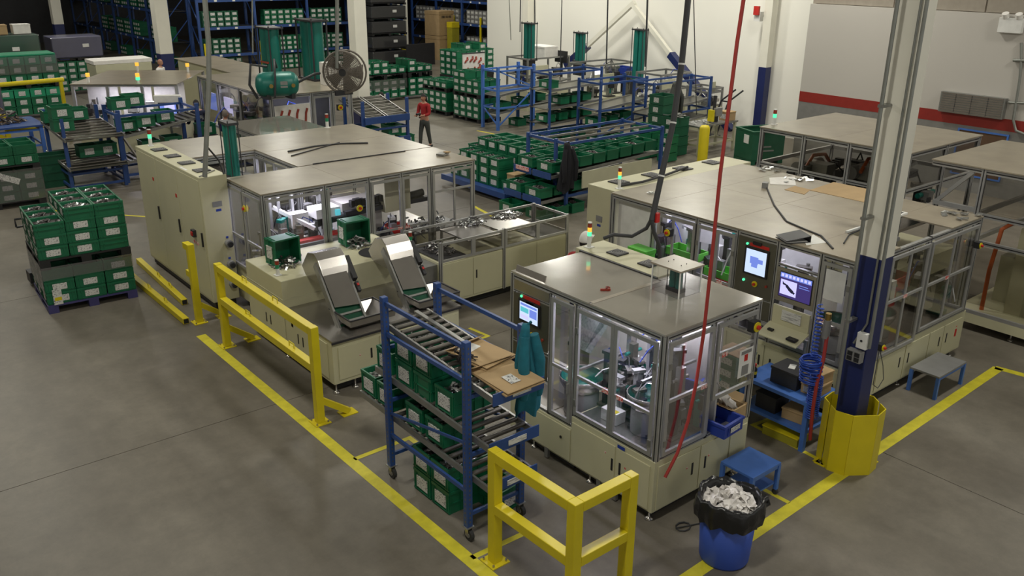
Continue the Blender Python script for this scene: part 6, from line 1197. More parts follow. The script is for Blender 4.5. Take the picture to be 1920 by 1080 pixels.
# coil hoses beside the column
r = thing('air_line', 'air regulator with blue coiled hoses and red hose hanging left of the navy column', 'air line', (cmx-0.35, cmy+0.25, 0)); ax, ay = cmx-0.20, cmy+0.47
b = MB(); b.tube([(ax+0.04*math.cos(t*0.8), ay+0.04*math.sin(t*0.8), 1.95-t*0.006) for t in range(110)], 0.008, 5); b.build('blue_coil', 'coil', r)
b = MB(); b.tube([(ax-0.02+0.13*math.cos(t*0.7)*(1-0.3*math.sin(t*.05)), ay+0.13*math.sin(t*0.7), 1.28-t*0.0013-0.10*math.sin(t*0.05)) for t in range(160)], 0.010, 5); b.build('blue_coil', 'coil', r)
b = MB(); b.tube([(ax+0.05+0.08*math.cos(t*0.8), ay-0.05+0.08*math.sin(t*0.8), 1.05-t*0.0038) for t in range(150)], 0.009, 5); b.build('blue_coil', 'coil', r)
b = MB(); b.tube([(ax+0.06, ay-0.10, 1.62), (ax+0.02, ay-0.12, 1.3), (ax-0.05, ay-0.12, 1.0), (ax-0.02, ay-0.10, 0.6), (ax+0.02, ay-0.1, 0.2)], 0.022, 8); b.build('red_hose', 'hose', r)
b = MB(); b.cyl((ax+0.06, ay-0.08, 1.55), (ax+0.06, ay-0.08, 1.78), 0.045, 12); b.build('regulator_bowl', 'grey', r); b = MB(); b.cyl((ax+0.06, ay-0.08, 1.78), (ax+0.06, ay-0.08, 1.86), 0.035, 12); b.build('brass_regulator', 'brass', r)
# ================================================================ WALL FITTINGS
def wallY(px, z=2.5, X=None): return SY(px, X or WR, z)
y0, y1 = SY(1768, WR, 2.3), SY(1888, WR, 2.3); za, zb = SZ(192, WR, (y0+y1)/2), SZ(165+8, WR, (y0+y1)/2)
zt_, zb_ = SZ(170, WR, y0), SZ(207, WR, y0)
v = thing('wall_grille', 'brown louvred grille on the grey wall above the red stripe, right of the column', 'vent', (WR, y1, zb_))
MB().box(WR-0.16, WR-0.004, y1, y0, zb_, zt_).build('casing', 'rail', v)
for k in range(9): z = zb_+(zt_-zb_)*(k+0.5)/9; MB().box(WR-0.17, WR-0.16, y1+0.04, y0-0.04, z-0.018, z+0.018).build('louvre', 'mesh_d', v)
for k in (1, 2, 3): y = y1+(y0-y1)*k/4; MB().box(WR-0.172, WR-0.17, y-0.006, y+0.006, zb_+0.02, zt_-0.02).build('divider', 'dark', v)
y0, y1 = SY(1868, WR, 3.7), SY(1912, WR, 3.7); za, zb = SZ(60, WR, y0), SZ(32, WR, y0)
e = thing('emergency_light', 'white twin-head emergency light high on the wall in the top right corner', 'light', (WR, y1, za)); MB().box(WR-0.14, WR-0.004, y1, y0, za, zb).build('housing', 'white', e, bevel=0.01)
for y in (y0-0.12, y1+0.12): MB().cyl((WR-0.08, y, zb+0.0), (WR-0.14, y, zb+0.10), 0.08, 12).build('lamp_head', 'capw', e)
y0, y1 = SY(1798, WR, 1.6), SY(1893, WR, 1.6); zb = SZ(239, WR, y0)
e = thing('cork_board', 'brown board in a blue frame on the grey wall above the right-hand rear machine', 'board', (WR, y1, zb-1.2)); MB().box(WR-0.03, WR-0.004, y1+0.04, y0-0.04, zb-1.16, zb-0.04).build('board', 'cork', e)
for a in ((y1, y0, zb-0.04, zb), (y1, y0, zb-1.2, zb-1.16), (y1, y1+0.04, zb-1.16, zb-0.04), (y0-0.04, y0, zb-1.16, zb-0.04)): MB().box(WR-0.045, WR-0.004, *a).build('frame_bar', 'bluel', e)
def wallpt(px, py, off=0.06): p = P(px, py, X=WR-off); return p
hang('wall_conduit', 'conduit', [wallpt(1915, 80), wallpt(1915, 113), wallpt(1912, 150), wallpt(1900, 225), wallpt(1905, 245), wallpt(1930, 255)], 0.035, 'grey conduit bending down the wall at the right edge', 'conduit'); hang('wall_conduit', 'conduit', [wallpt(1890, 192), wallpt(1935, 194)], 0.03, 'short horizontal conduit from the louvred grille to the right edge', 'conduit'); hang('wall_conduit', 'conduit', [wallpt(1900, 113), wallpt(1935, 114)], 0.04, 'short horizontal conduit under the emergency light', 'conduit')
yf = SY(1437, WX, 4); zf_ = SZ(20, WX, yf); e = thing('fire_alarm', 'red fire alarm sounder high on the white wall above the blue column', 'alarm', (WX, yf, zf_-0.3)); MB().box(WX-0.5, WX-0.3, yf-0.12, yf+0.12, zf_-0.32, zf_-0.02).build('back_box', 'white', e); MB().box(WX-0.58, WX-0.5, yf-0.1, yf+0.1, zf_-0.12, zf_+0.16).build('sounder', 'red', e); MB().box(WX-0.3, WX-0.0, yf-0.04, yf+0.04, zf_-0.2, zf_-0.12).build('arm', 'white', e)
# X bracing
def brace(a, b, c_, label, w=0.2):
    e = thing('wall_brace', label, 'brace', tuple(P(*c_, X=WX-0.55))); A_, B_, C_ = (P(*p, X=WX-0.55) for p in (a, b, c_))
    MB().bar(A_, B_, w*0.8, w*0.8).build('white_section', 'colw', e); MB().bar(B_, C_, w*1.5, w*1.2).build('blue_section', 'navy', e)
brace((1185, 6), (1258, 102), (1372, 246), 'diagonal brace running down to the right along the white wall', 0.19); brace((1190, 4), (1102, 86), (1062, 122), 'diagonal brace running down to the left behind the teal presses', 0.19)
# ================================================================ BACKGROUND: totes on pallets
bt = dict(side=[tote(0.40, 0.5, 0.24, 'f', None, 'green', 8, detail=False)], top=[tote(0.40, 0.5, 0.24, 'f', 'd', seed=9, detail=False), tote(0.40, 0.5, 0.24, 'f', detail=False)])
for k, v in bt.items():
    for o in v: o['_'] = 1; del o['_']
def bstack(org, rot, nx, ny, lay, name, z0, seed=1, size=(0.40, 0.5, 0.245)): stack(org, rot, nx, ny, lay, size, bt, name, 'totes: '+name, seed, z0)
BM = -PI/2      # fronts facing the camera's left
# two pallets behind the woman (fronts towards -x)
bstack((19.2, 28.9), BM, 4, 2, lambda i, j: 3, 'lower tier behind the woman in red', 0.14, 2); bstack((19.2, 28.9), BM, 4, 2, lambda i, j: 1, 'upper tier behind the woman in red', 1.0, 3)
bstack((19.2, 26.9), BM, 4, 2, lambda i, j: 3, 'lower tier beside the light blue frame', 0.14, 4); bstack((19.2, 26.9), BM, 4, 2, lambda i, j: 3 if i < 2 else 2, 'upper tier beside the light blue frame', 1.02, 5)
for y, l in ((27.3, 'behind the woman in red'), (25.3, 'beside the light blue frame')):
    for z, t in ((0, 'floor'), (0.87, 'middle')): pallet('black %s pallet of the tote stack %s' % (t, l), 19.2, y, z, 1.0, 1.6, 'palletk')
for k in range(4): MB(); o = MB().obox((19.17, 26.7-0.4*k, 0.80), (0.006, 0.16, 0.14), (0.2*(k % 2), 0, 0)).build('paper_slip', 'white', None); tag(o, '%s white curled slip on the tote stack beside the light blue frame' % ('leftmost', 'second', 'third', 'rightmost')[k], 'paper', 'white slips beside the light blue frame')
# long row further back (fronts towards the camera)
bstack((18.2, 31.6), 0, 5, 2, lambda i, j: 3, 'wrapped row right of the middle column', 0.14, 6); bstack((18.2, 31.6), 0, 5, 2, lambda i, j: [2, 2, 2, 1, 1][i], 'top row right of the middle column', 1.12, 7)
bstack((20.3, 31.6), 0, 3, 2, lambda i, j: 3, 'far row above the scanner', 0.14, 8); bstack((20.3, 31.6), 0, 3, 2, lambda i, j: [2, 1, 1][i], 'top far row above the scanner', 1.12, 9)
film('stretch film round the lower totes right of the middle white column', 18.19, 20.21, 31.58, 32.62, 0.5, 0.9)
for x, w in ((18.2, 2.0), (20.3, 1.2)): pallet('dark pallet between the tiers %s' % ('right of the middle white column' if x < 19 else 'above the scanner hand'), x, 31.6, 0.9, w, 1.0, 'palletk', 0, 0.19)
bstack((21.2, 30.6), BM, 3, 2, lambda i, j: 4, 'far stack left of the red-hook sign', 1.1, 10); bstack((22.9, 31.2), 0, 4, 2, lambda i, j: [5, 4, 5, 4][i], 'far stack right of the red-hook sign', 0.9, 11)
lidbox('carton', 'plain pallet crate under the far stack left of the red-hook sign', 21.7, 30.0, 0, 0.98, 1.2, 1.08, 'palletk'); lidbox('carton', 'plain pallet crate under the far stack right of the red-hook sign', 23.7, 31.7, 0, 1.6, 1.0, 0.88, 'palletk')
MB(); o = MB().box(19.6, 21.1, 29.3, 29.36, 0.98, 1.10).build('purple_beam', 'pallet', None); tag(o, 'dull purple pallet edge lying above the totes behind the woman in red', 'pallet')
# sign with red hooks
r = thing('tool_sign', 'white board with rows of dark red hooks over the far totes', 'sign', (20.9, 28.0, 0)); MB().box(20.45, 21.5, 27.95, 28.0, 1.32, 2.14).build('board', 'capw', r)
for a in ((20.42, 21.53, 1.29, 1.32), (20.42, 21.53, 2.14, 2.17)): MB().box(a[0], a[1], 27.93, 28.01, a[2], a[3]).build('frame_bar', 'dark', r)
for x in (20.5, 21.45): MB().box(x-0.03, x+0.03, 28.0, 28.06, 0, 1.35).build('leg', 'dark', r)
for x, z in ((20.6, 1.9), (20.85, 1.92), (21.02, 1.9), (21.25, 1.85), (20.62, 1.5), (20.95, 1.52), (21.2, 1.6), (21.36, 1.62)): MB().tube([(x-0.07, 27.93, z-0.08), (x-0.03, 27.9, z), (x+0.04, 27.9, z+0.02), (x+0.05, 27.93, z+0.12)], 0.035, 6).build('red_hook', 'red_off', r)
# tote cart in the middle
cr = thing('tote_cart', 'blue wheeled platform cart under the big block of green totes', 'cart', (13.2, 15.4, 0)); MB().box(13.15, 15.0, 16.25, 18.9, 0.16, 0.24).build('platform', 'blue', cr); MB().box(13.1, 13.15, 16.25, 18.95, 0.12, 0.26).build('side_beam', 'blue', cr)
for x in (13.4, 14.7):
    for y in (16.5, 17.5, 18.6): MB().cyl((x-0.03, y, 0.07), (x+0.03, y, 0.07), 0.07, 14).build('wheel', 'rubber', cr)
bstack((13.3, 18.9), BM, 5, 1, lambda i, j: [2, 3, 3, 3, 3][i], 'front row of the tote cart', 0.25, 12, (0.42, 0.6, 0.245)); bstack((13.95, 18.9), BM, 6, 2, lambda i, j: [3, 4, 4, 4, 4, 4][i], 'rear rows of the tote cart', 0.25, 13, (0.42, 0.5, 0.245)); bstack((13.3, 16.72), BM, 1, 1, lambda i, j: 1, 'low end of the tote cart', 0.25, 14, (0.42, 0.6, 0.245))
# ================================================================ flow rack in the middle
def frame_rack(name, label, x0, x1, y0, y1, h, levels, m='blue', xs=None, braces=(), wheels=0, s=0.07, cat='rack', topx=True):
    r = thing(name, label, cat, (x0, y0, 0)); xs = xs or [x0, x1]
    for x in xs:
        for y in (y0, y1):
            MB().box(x-s/2, x+s/2, y-s/2, y+s/2, wheels, h).build('upright', m, r)
            if wheels: MB().cyl((x-0.03, y, 0.07), (x+0.03, y, 0.07), 0.07, 12).build('wheel', 'rubber', r)
    for z in levels:
        for y in (y0, y1): MB().bar((x0+s/2, y, z), (x1-s/2, y, z), 0.04, 0.06).build('beam', m, r)
        for x in xs: MB().bar((x, y0+s/2, z), (x, y1-s/2, z), 0.04, 0.06).build('cross_beam', m, r)
    for p, q in braces: MB().bar(p, q, 0.04, 0.04).build('diagonal_brace', m, r)
    return r
def shelf_bed(root, x0, x1, y0, y1, za, zb, n=0, rolls='roller', ax='x', plate='steel_d'):
    if ax == 'x':
        for y in (y0, y1): MB().bar((x0, y, za), (x1, y, zb), 0.03, 0.07).build('bed_rail', 'rail', root)
        b = MB(); b.bar((x0, (y0+y1)/2, za-0.01), (x1, (y0+y1)/2, zb-0.01), y1-y0-0.03, 0.02); b.build('deck', plate, root)
        for i in range(n): t = (i+.5)/n; MB().cyl((x0+(x1-x0)*t, y0+.02, za+(zb-za)*t+.03), (x0+(x1-x0)*t, y1-.02, za+(zb-za)*t+.03), 0.024, 6).build('roller', rolls, root)
    else:
        for x in (x0, x1): MB().bar((x, y0, za), (x, y1, zb), 0.03, 0.07).build('bed_rail', 'rail', root)
        b = MB(); b.bar(((x0+x1)/2, y0, za-0.01), ((x0+x1)/2, y1, zb-0.01), x1-x0-0.03, 0.02); b.build('deck', plate, root)
        for i in range(n): t = (i+.5)/n; MB().cyl((x0+.02, y0+(y1-y0)*t, za+(zb-za)*t+.03), (x1-.02, y0+(y1-y0)*t, za+(zb-za)*t+.03), 0.024, 6).build('roller', rolls, root)
fr = frame_rack('flow_rack', 'long blue flow rack of open green totes with a black jacket at its end', 13.75, 17.0, 14.75, 16.15, 1.72, (1.66, 0.42), xs=[13.75, 17.0]); 
for y in (15.2, 15.65): MB().bar((13.8, y, 1.66), (16.96, y, 1.66), 0.03, 0.05).build('beam', 'rail', fr)
MB().box(13.72, 13.79, 15.12, 15.19, 0, 1.72).build('upright', 'blue', fr)
shelf_bed(fr, 13.3, 17.0, 15.5, 16.1, 0.92, 1.06, 0); shelf_bed(fr, 13.3, 17.0, 14.8, 15.4, 0.92, 1.06, 0); shelf_bed(fr, 13.0, 17.0, 15.5, 16.1, 0.36, 0.5, 0); shelf_bed(fr, 13.0, 17.0, 14.8, 15.4, 0.36, 0.5, 0)
for y in (14.8, 15.5):
    for z, x in ((0.92, 13.27), (0.38, 12.97)): MB().box(x, x+0.02, y-0.02, y+0.62, z-0.05, z+0.10).build('end_stop', 'blue', fr)
MB().box(13.24, 13.27, 15.55, 16.0, 0.93, 1.02).build('shelf_sign', 'redlab', fr); MB().box(14.2, 16.6, 14.68, 14.71, 0.55, 0.95).build('side_board', 'cream_d', fr)
ft = tote(0.56, 0.42, 0.24, 'f', 'd', seed=10, detail=False); ft2 = tote(0.56, 0.42, 0.24, 'f', detail=False); n_ = 0
for sh, z0, xs_, in (('upper', 0.97, (13.55, 14.0, 14.45, 14.9, 15.35, 15.8, 16.25, 16.7)), ('lower', 0.42, (13.2, 13.65, 14.2, 14.7))):
    for ln, y in (('near', 15.1), ('far', 15.8)):
        for k, x in enumerate(xs_):
            if ln == 'near' and sh == 'upper' and k in (1,): continue
            inst((ft if k % 3 == 0 else ft2), (x, y, z0+(x-13.3)*0.036+0.03), BM, 'green tote number %s along the %s lane, %s shelf, long blue flow rack' % (['one', 'two', 'three', 'four', 'five', 'six', 'seven', 'eight'][k], ln, sh))
k_ = lidbox('carton', 'open tan carton on the left end of the long blue flow rack', 13.55, 16.35, 0.45, 0.35, 0.3, 0.25, 'card')
for k in range(3): inst(ft, (13.05+0.5*k, 14.9, 0.0), BM, 'green tote on the floor beneath the long blue flow rack, %s' % ('nearest', 'middle', 'farthest')[k])
for k in range(2): inst(ft2, (12.9+0.5*k, 15.7, 0.0), BM, 'green tote on the floor at the left foot of the flow rack, %s' % ('outer', 'inner')[k])
garment('hanging_jacket', 'long black jacket hanging on the near post of the long blue flow rack', 13.62, 14.62, 1.72, 0.62, 0.34, 0.26, 'blackf', 5, 1.3)
for i, (x, y, n, lb) in enumerate(((19.4, 18.1, 4, 'left stack beside the yellow bollard'), (19.9, 18.1, 3, 'second stack beside the yellow bollard'), (19.75, 17.35, 3, 'near stack beside the yellow bollard'))): bstack((x, y), BM+0.0, 1, 1, lambda a, b: n, lb, 0.02, 20+i, (0.5, 0.5, 0.26))
dk = dict(side=[tote(0.62, 0.6, 0.28, 's', None, 'green_d', detail=False)], top=[tote(0.62, 0.6, 0.28, 's', None, 'green_d', detail=False)])
stack((20.55, 17.3), 0, 1, 1, lambda i, j: 4, (0.62, 0.6, 0.29), dk, 'tall stack by the vise bench', 'dark totes by the vise bench', 30, 0.02); stack((20.65, 17.95), 0, 1, 1, lambda i, j: 6, (0.5, 0.5, 0.29), dk, 'tallest stack by the wall', 'dark totes by the wall', 31, 0.02)
scraps('plastic_film', 'crumpled clear plastic on the tall tote stack by the vise bench', 'film', 20.86, 17.6, 1.19, 22, 0.35, 'casting', 6, 0.14)
# dark green bulk bin
gx, gy = 21.5, 15.2; g_ = thing('bulk_bin', 'large dark green bulk bin behind the largest machine', 'bin', (gx, gy, 0), -0.35); w, d, h = 1.1, 0.9, 0.95
for a in ((0, w, 0, 0.04), (0, w, d-0.04, d), (0, 0.04, 0.04, d-0.04), (w-0.04, w, 0.04, d-0.04)): MB().box(*a, 0.12, h).build('side', 'green_d', g_, w=False)
MB().box(0, w, 0, d, 0.10, 0.14).build('floor', 'green_d', g_, w=False)
for a in ((-0.02, w+0.02, -0.02, 0.06), (-0.02, w+0.02, d-0.06, d+0.02), (-0.02, 0.06, 0.06, d-0.06), (w-0.06, w+0.02, 0.06, d-0.06)): MB().box(*a, h, h+0.04).build('rim', 'green_d', g_, w=False)
for x in (0, w-0.16): MB().box(x, x+0.16, 0, d, 0, 0.10).build('runner', 'green_d', g_, w=False)
MB().box(-0.006, 0, 0.2, 0.45, 0.6, 0.85).build('white_tag', 'white', g_, w=False); MB().box(0.35, 0.65, -0.006, 0, 0.5, 0.54).box(0.3, 0.75, -0.006, 0, 0.38, 0.42).build('pale_print', 'grey', g_, w=False)
# vise bench
b_ = frame_rack('work_bench', 'pale metal bench with a vise, scrap metal and small carton by the wall', 21.3, 23.0, 17.0, 17.7, 0.86, (0.3,), 'cream_d', cat='bench'); MB().box(21.2, 23.1, 16.95, 17.75, 0.86, 0.91).build('bench_top', 'rail', b_)
v = thing('bench_vise', 'steel bench vise with a yellow clamp on the pale bench', 'vise', (22.3, 17.3, 0.91)); MB().box(22.2, 22.4, 17.2, 17.4, 0.91, 1.2).build('body', 'dark', v); MB().box(22.15, 22.45, 17.1, 17.2, 1.1, 1.35).build('jaw', 'grey', v); MB().cyl((22.1, 17.15, 1.2), (22.5, 17.15, 1.2), 0.02).build('handle', 'steel', v); MB().box(22.0, 22.08, 17.1, 17.3, 0.95, 1.3).build('yellow_clamp', 'yellow', v); MB().cyl((22.3, 17.3, 1.2), (22.3, 17.3, 1.7), 0.05, 10).build('column', 'dark', v)
lidbox('carton', 'small brown carton with a label on the right end of the vise bench', 22.85, 17.2, 0.912, 0.36, 0.36, 0.28, 'card', lab='label'); scraps('metal_scrap', 'scattered metal offcuts on the left half of the vise bench', 'scrap', 21.75, 17.35, 0.915, 26, 0.5, 'casting', 12, 0.13)
# ================================================================ racks and test stands by the white wall
lb_ = frame_rack('rack_frame', 'bright blue open rack frame with diagonal braces, beside the far tote pallets', 18.95, 20.55, 23.9, 24.75, 2.15, (2.0, 1.35, 0.75), 'bluel', braces=(((19.0, 23.9, 0.15), (20.5, 23.9, 1.25)), ((19.0, 23.9, 2.0), (20.5, 23.9, 1.4)), ((18.95, 23.95, 0.2), (18.95, 24.7, 0.7))), s=0.09)
shelf_bed(lb_, 19.0, 22.4, 24.0, 24.7, 1.15, 1.5, 0); shelf_bed(lb_, 19.0, 22.4, 24.0, 24.7, 0.55, 0.9, 0)
r1 = frame_rack('shelf_rack', 'dark blue shelf rack holding green totes, right of the bright blue frame', 19.1, 21.4, 21.4, 22.3, 2.25, (2.15, 0.2), 'blue', wheels=0.14)
for z in (1.62, 1.05, 0.55): shelf_bed(r1, 19.0, 21.5, 21.4, 22.3, z, z+0.1, 0)
r2 = frame_rack('shelf_rack', 'medium blue rack frame in the middle before the teal presses', 19.9, 22.0, 19.9, 20.9, 2.05, (1.95, 1.1), 'blue', braces=(((19.95, 19.9, 0.3), (21.9, 19.9, 1.0)),)); shelf_bed(r2, 19.8, 22.2, 20.0, 20.8, 1.1, 1.3, 0); shelf_bed(r2, 19.8, 22.2, 20.0, 20.8, 0.5, 0.7, 0)
r3 = frame_rack('shelf_rack', 'blue rack frame with a grey jacket, right before the teal presses', 21.2, 24.0, 18.85, 19.7, 2.0, (1.95, 0.95), 'blue'); shelf_bed(r3, 21.1, 24.1, 18.95, 19.6, 1.0, 1.25, 0); shelf_bed(r3, 21.1, 24.1, 18.95, 19.6, 0.5, 0.7, 0)
garment('hanging_jacket', 'grey jacket with a dark hood hanging on the rack before the right teal press', 22.0, 18.7, 1.98, 0.75, 0.45, 0.3, 'greyf', 7, 1.25)
def shelf_totes(name, xs_, y, z, dz=0.04):
    for k, x in enumerate(xs_): inst(ft if k % 2 else ft2, (x, y, z+k*dz), BM, '%s green tote %s' % (('first', 'second', 'third', 'fourth', 'fifth')[k], name))
shelf_totes('on the top shelf of the dark blue shelf rack', (19.4,), 21.8, 1.68); shelf_totes('on the middle shelf of the dark blue shelf rack', (19.9, 20.4, 20.9), 21.8, 1.13, 0.02); shelf_totes('on the lower shelf of the dark blue shelf rack', (19.3, 19.85, 20.4, 20.95), 21.8, 0.60, 0.022); shelf_totes('on the floor under the dark blue shelf rack', (19.4, 20.0, 20.7), 21.8, 0.0, 0)
shelf_totes('on the lower shelf of the medium blue rack', (20.2, 20.8, 21.4), 20.4, 0.58, 0.05); shelf_totes('on the floor under the medium blue rack', (20.3, 21.0), 20.4, 0.0, 0); shelf_totes('on the lower shelf behind the bright blue frame', (19.5, 20.3, 21.1), 24.35, 0.66, 0.08); shelf_totes('on the floor under the bright blue frame', (20.2, 20.9), 24.35, 0.0, 0)
def stand(label, x, y, w, d, h, seed, lit=False):
    r = machine(label, x, y, name='test_stand'); MB().box(x, x+w, y, y+d, 0.0, 0.85).build('base_cabinet', 'cream_d', r)
    for a in (x+0.03, x+w-0.03):
        for c in (y+0.03, y+d-0.03): MB().box(a-0.03, a+0.03, c-0.03, c+0.03, 0.85, h).build('post', 'rail', r)
    for z in (h-0.03, 1.35):
        for c in (y+0.03, y+d-0.03): MB().box(x+0.06, x+w-0.06, c-0.025, c+0.025, z-0.03, z+0.03).build('beam', 'rail', r)
        for a in (x+0.03, x+w-0.03): MB().box(a-0.025, a+0.025, y+0.06, y+d-0.06, z-0.03, z+0.03).build('beam', 'rail', r)
    tooling(r, x+0.15, x+w-0.15, y+0.15, y+d-0.15, 0.86, h-0.2, 6, seed, 1.8); MB().box(x+0.1, x+w*0.5, y+0.05, y+0.1, 1.3, 1.7).build('cream_guard', 'cream_d', r)
    if lit: b = MB(); b.box(x+0.2, x+0.5, y+0.1, y+0.16, h-0.35, h-0.2); b.build('work_lamp', 'led', r)
    return r
stand('cluttered pale test stand at the left end of the white wall', 22.3, 26.3, 2.2, 1.3, 2.0, 51); stand('middle pale test stand with a work lamp before the white wall', 22.6, 23.0, 2.2, 1.3, 2.05, 52, True); stand('right-hand pale test stand behind the grey jacket', 23.5, 20.6, 1.6, 1.2, 1.9, 53); stand('small pale pump stand by the wall left of the tote stacks', 24.5, 19.3, 0.8, 1.0, 1.5, 54)
def wall_press(px, ptop, pbot, X_, label, r_=0.12):
    y = SY(px, X_, 2); zb = SZ(pbot, X_, y); zt = SZ(ptop, X_, y); t = teal_cyl(X_, y, zb, zt, r_, label, 2); MB().box(X_-0.15, X_+0.15, y-0.2, y+0.2, zb-0.5, zb-0.02).build('mount', 'dark', t)
wall_press(992, 44, 112, 22.6, 'leftmost teal press cylinder before the white wall', 0.13); wall_press(1087, 62, 115, 23.4, 'middle teal press cylinder before the white wall', 0.11); wall_press(1197, 56, 150, 24.4, 'tallest teal press cylinder on the right before the white wall', 0.12)
mb_ = P(1053, 112, X=24.2); r = thing('monitor', 'black computer monitor on the stand by the white wall', 'monitor', (24.2, mb_.y, mb_.z-0.2)); MB().box(24.15, 24.2, mb_.y-0.35, mb_.y+0.35, mb_.z-0.1, mb_.z+0.35).build('panel', 'black', r); MB().box(24.2, 24.24, mb_.y-0.04, mb_.y+0.04, mb_.z-1.2, mb_.z).build('stand', 'dark', r)
q = P(1170, 140, X=24.9); r = crate('blue_shelf_box', 'small open blue cabinet hanging behind the right teal press', q.x, q.y, q.z-0.3, 0.5, 0.7, 0.6, 'bluep', 0, 'cabinet', False); MB().box(-0.25, 0.25, -0.35, 0.35, 0.28, 0.3).build('shelf', 'bluep', r, w=False); MB().box(-0.1, 0.1, -0.05, 0.05, -1.4, 0).build('post', 'dark', r, w=False)
q = P(995, 100, X=23.8); lidbox('pump_housing', 'white machine housing beside the leftmost teal press', q.x, q.y-0.7, 1.9, 0.7, 1.1, 0.45, 'capw', cat='machine')
hr = thing('hose_stand', 'dark tubular hand truck leaning left of the tall totes', 'trolley', (24.3, 18.4, 0)); MB().tube([(24.2, 18.6, 0.05), (24.3, 18.3, 1.2), (24.5, 17.9, 1.6)], 0.03).build('handle', 'dark', hr); MB().tube([(24.2, 18.9, 0.05), (24.3, 18.6, 1.2), (24.5, 18.2, 1.6)], 0.03).build('handle', 'dark', hr); MB().box(24.0, 24.3, 18.5, 19.0, 0.02, 0.06).build('toe_plate', 'dark', hr); MB().bar((24.3, 18.3, 1.2), (24.3, 18.6, 1.2), 0.04).build('cross_bar', 'dark', hr)
# ================================================================ pallet racking
rt_ = tote(0.36, 0.5, 0.24, 'f', detail=False); rb_ = tote(0.36, 0.5, 0.24, 'f', None, 'green_d', detail=False)
def pal_rack(label, org, rot, bays, bw, D, h, levels, m='blue', post_m=None, loads=(), beamh=0.13, tags=True):
    r = thing('pallet_rack', label, 'rack', (*org, 0), rot)
    for i in range(bays+1):
        for y in (0, D): MB().box(i*bw-0.06, i*bw+0.06, y-0.05, y+0.05, 0, h).build('upright', post_m or m, r, w=False)
        b = MB()
        for z in [k*1.2 for k in range(int(h/1.2))]: b.bar((i*bw, 0.05, z+0.1), (i*bw, D-0.05, z+1.2), 0.04)
        b.build('lattice', m, r, w=False)
    for z in levels:
        for i in range(bays):
            for y in (0, D): MB().box(i*bw+0.06, (i+1)*bw-0.06, y-0.03, y+0.03, z-beamh, z).build('beam', m, r, w=False)
            MB().box(i*bw+0.06, (i+1)*bw-0.06, 0.03, D-0.03, z-0.03, z-0.005).build('deck', 'dark', r, w=False)
            if tags:
                for u in (0.3, 0.62): MB().box((i+u)*bw, (i+u)*bw+0.14, -0.034, -0.03, z-0.11, z-0.02).build('bay_label', 'white', r, w=False)
    return r
def rack_load(org, rot, x, z, nx, nl, what, proto, lab):
    c, s = math.cos(rot), math.sin(rot)
    for i in range(nx):
        for k in range(nl):
            X, Y = x+i*0.37+0.2, 0.32; inst(proto, (org[0]+X*c-Y*s, org[1]+X*s+Y*c, z+0.01+k*0.243), rot, lab, lab)
R1 = (16.0, 65.4); r1o = pal_rack('long blue pallet rack receding at the upper left, loaded with small totes', R1, BM, 6, 3.0, 1.1, 5.0, (1.30, 2.85, 4.4))
rnd = random.Random(20); NM = ['farthest', 'second', 'third', 'fourth', 'fifth', 'nearest']
for bay in (2, 3, 4, 5):
    for lv, z in (('floor', 0.02), ('middle', 1.30), ('upper', 2.85)):
        n = 2 if lv == 'floor' else 3
        rack_load(R1, BM, bay*3.0+0.1, z, 3, n, '', rt_ if (bay+n) % 2 else rb_, 'small green totes, left load, %s level, %s bay, upper-left rack' % (lv, NM[bay]))
        if rnd.random() < 0.75: rack_load(R1, BM, bay*3.0+1.5, z, 3, n, '', rb_ if (bay+n) % 2 else rt_, 'small green totes, right load, %s level, %s bay, upper-left rack' % (lv, NM[bay]))
R2 = (16.35, 44.0); r2o = pal_rack('blue pallet rack behind the compressor machine, facing the camera', R2, 0, 4, 2.9, 1.1, 5.0, (0.95, 2.25, 3.55))
for i in range(5): MB().box(R2[0]+i*2.9+0.12-R2[0], i*2.9+0.2, -0.06, 0.0, 0, 1.5).build('yellow_post_guard', 'yellow', r2o, w=False)
NB = ['first', 'second', 'third', 'last']
for bay in range(4):
    for lv, z in (('floor', 0.02), ('first shelf', 0.95), ('second shelf', 2.25)): rack_load(R2, 0, bay*2.9+0.2+0.3*(bay % 2), z, 6 if bay % 2 else 5, 3, '', rt_ if (bay+int(z)) % 2 else rb_, 'small green totes, %s, %s bay, rack behind the compressor' % (lv, NB[bay]))
R3 = (31.0, 47.6); r3o = pal_rack('blue pallet rack with yellow posts beyond the end of the white wall', R3, BM, 3, 2.6, 1.1, 5.0, (1.05, 2.02, 3.25))
for i in (1, 2, 3): MB().box(i*2.6-0.9, i*2.6-0.78, -0.05, 0.02, 0.3, 2.4).build('yellow_post', 'yellow', r3o, w=False)
gy_ = tote(0.42, 0.5, 0.24, 'f', None, 'grey', detail=False)
for bay in range(3):
    for lv, z in (('lower', 1.05), ('upper', 2.02)): 
        if lv == 'lower' and bay == 0: continue
        rack_load(R3, BM, bay*2.6+0.3, z, 5, 3 if lv == 'upper' else 1, '', gy_, 'small grey parts bins, %s level, %s bay, rack beyond the white wall' % (lv, NB[bay]))
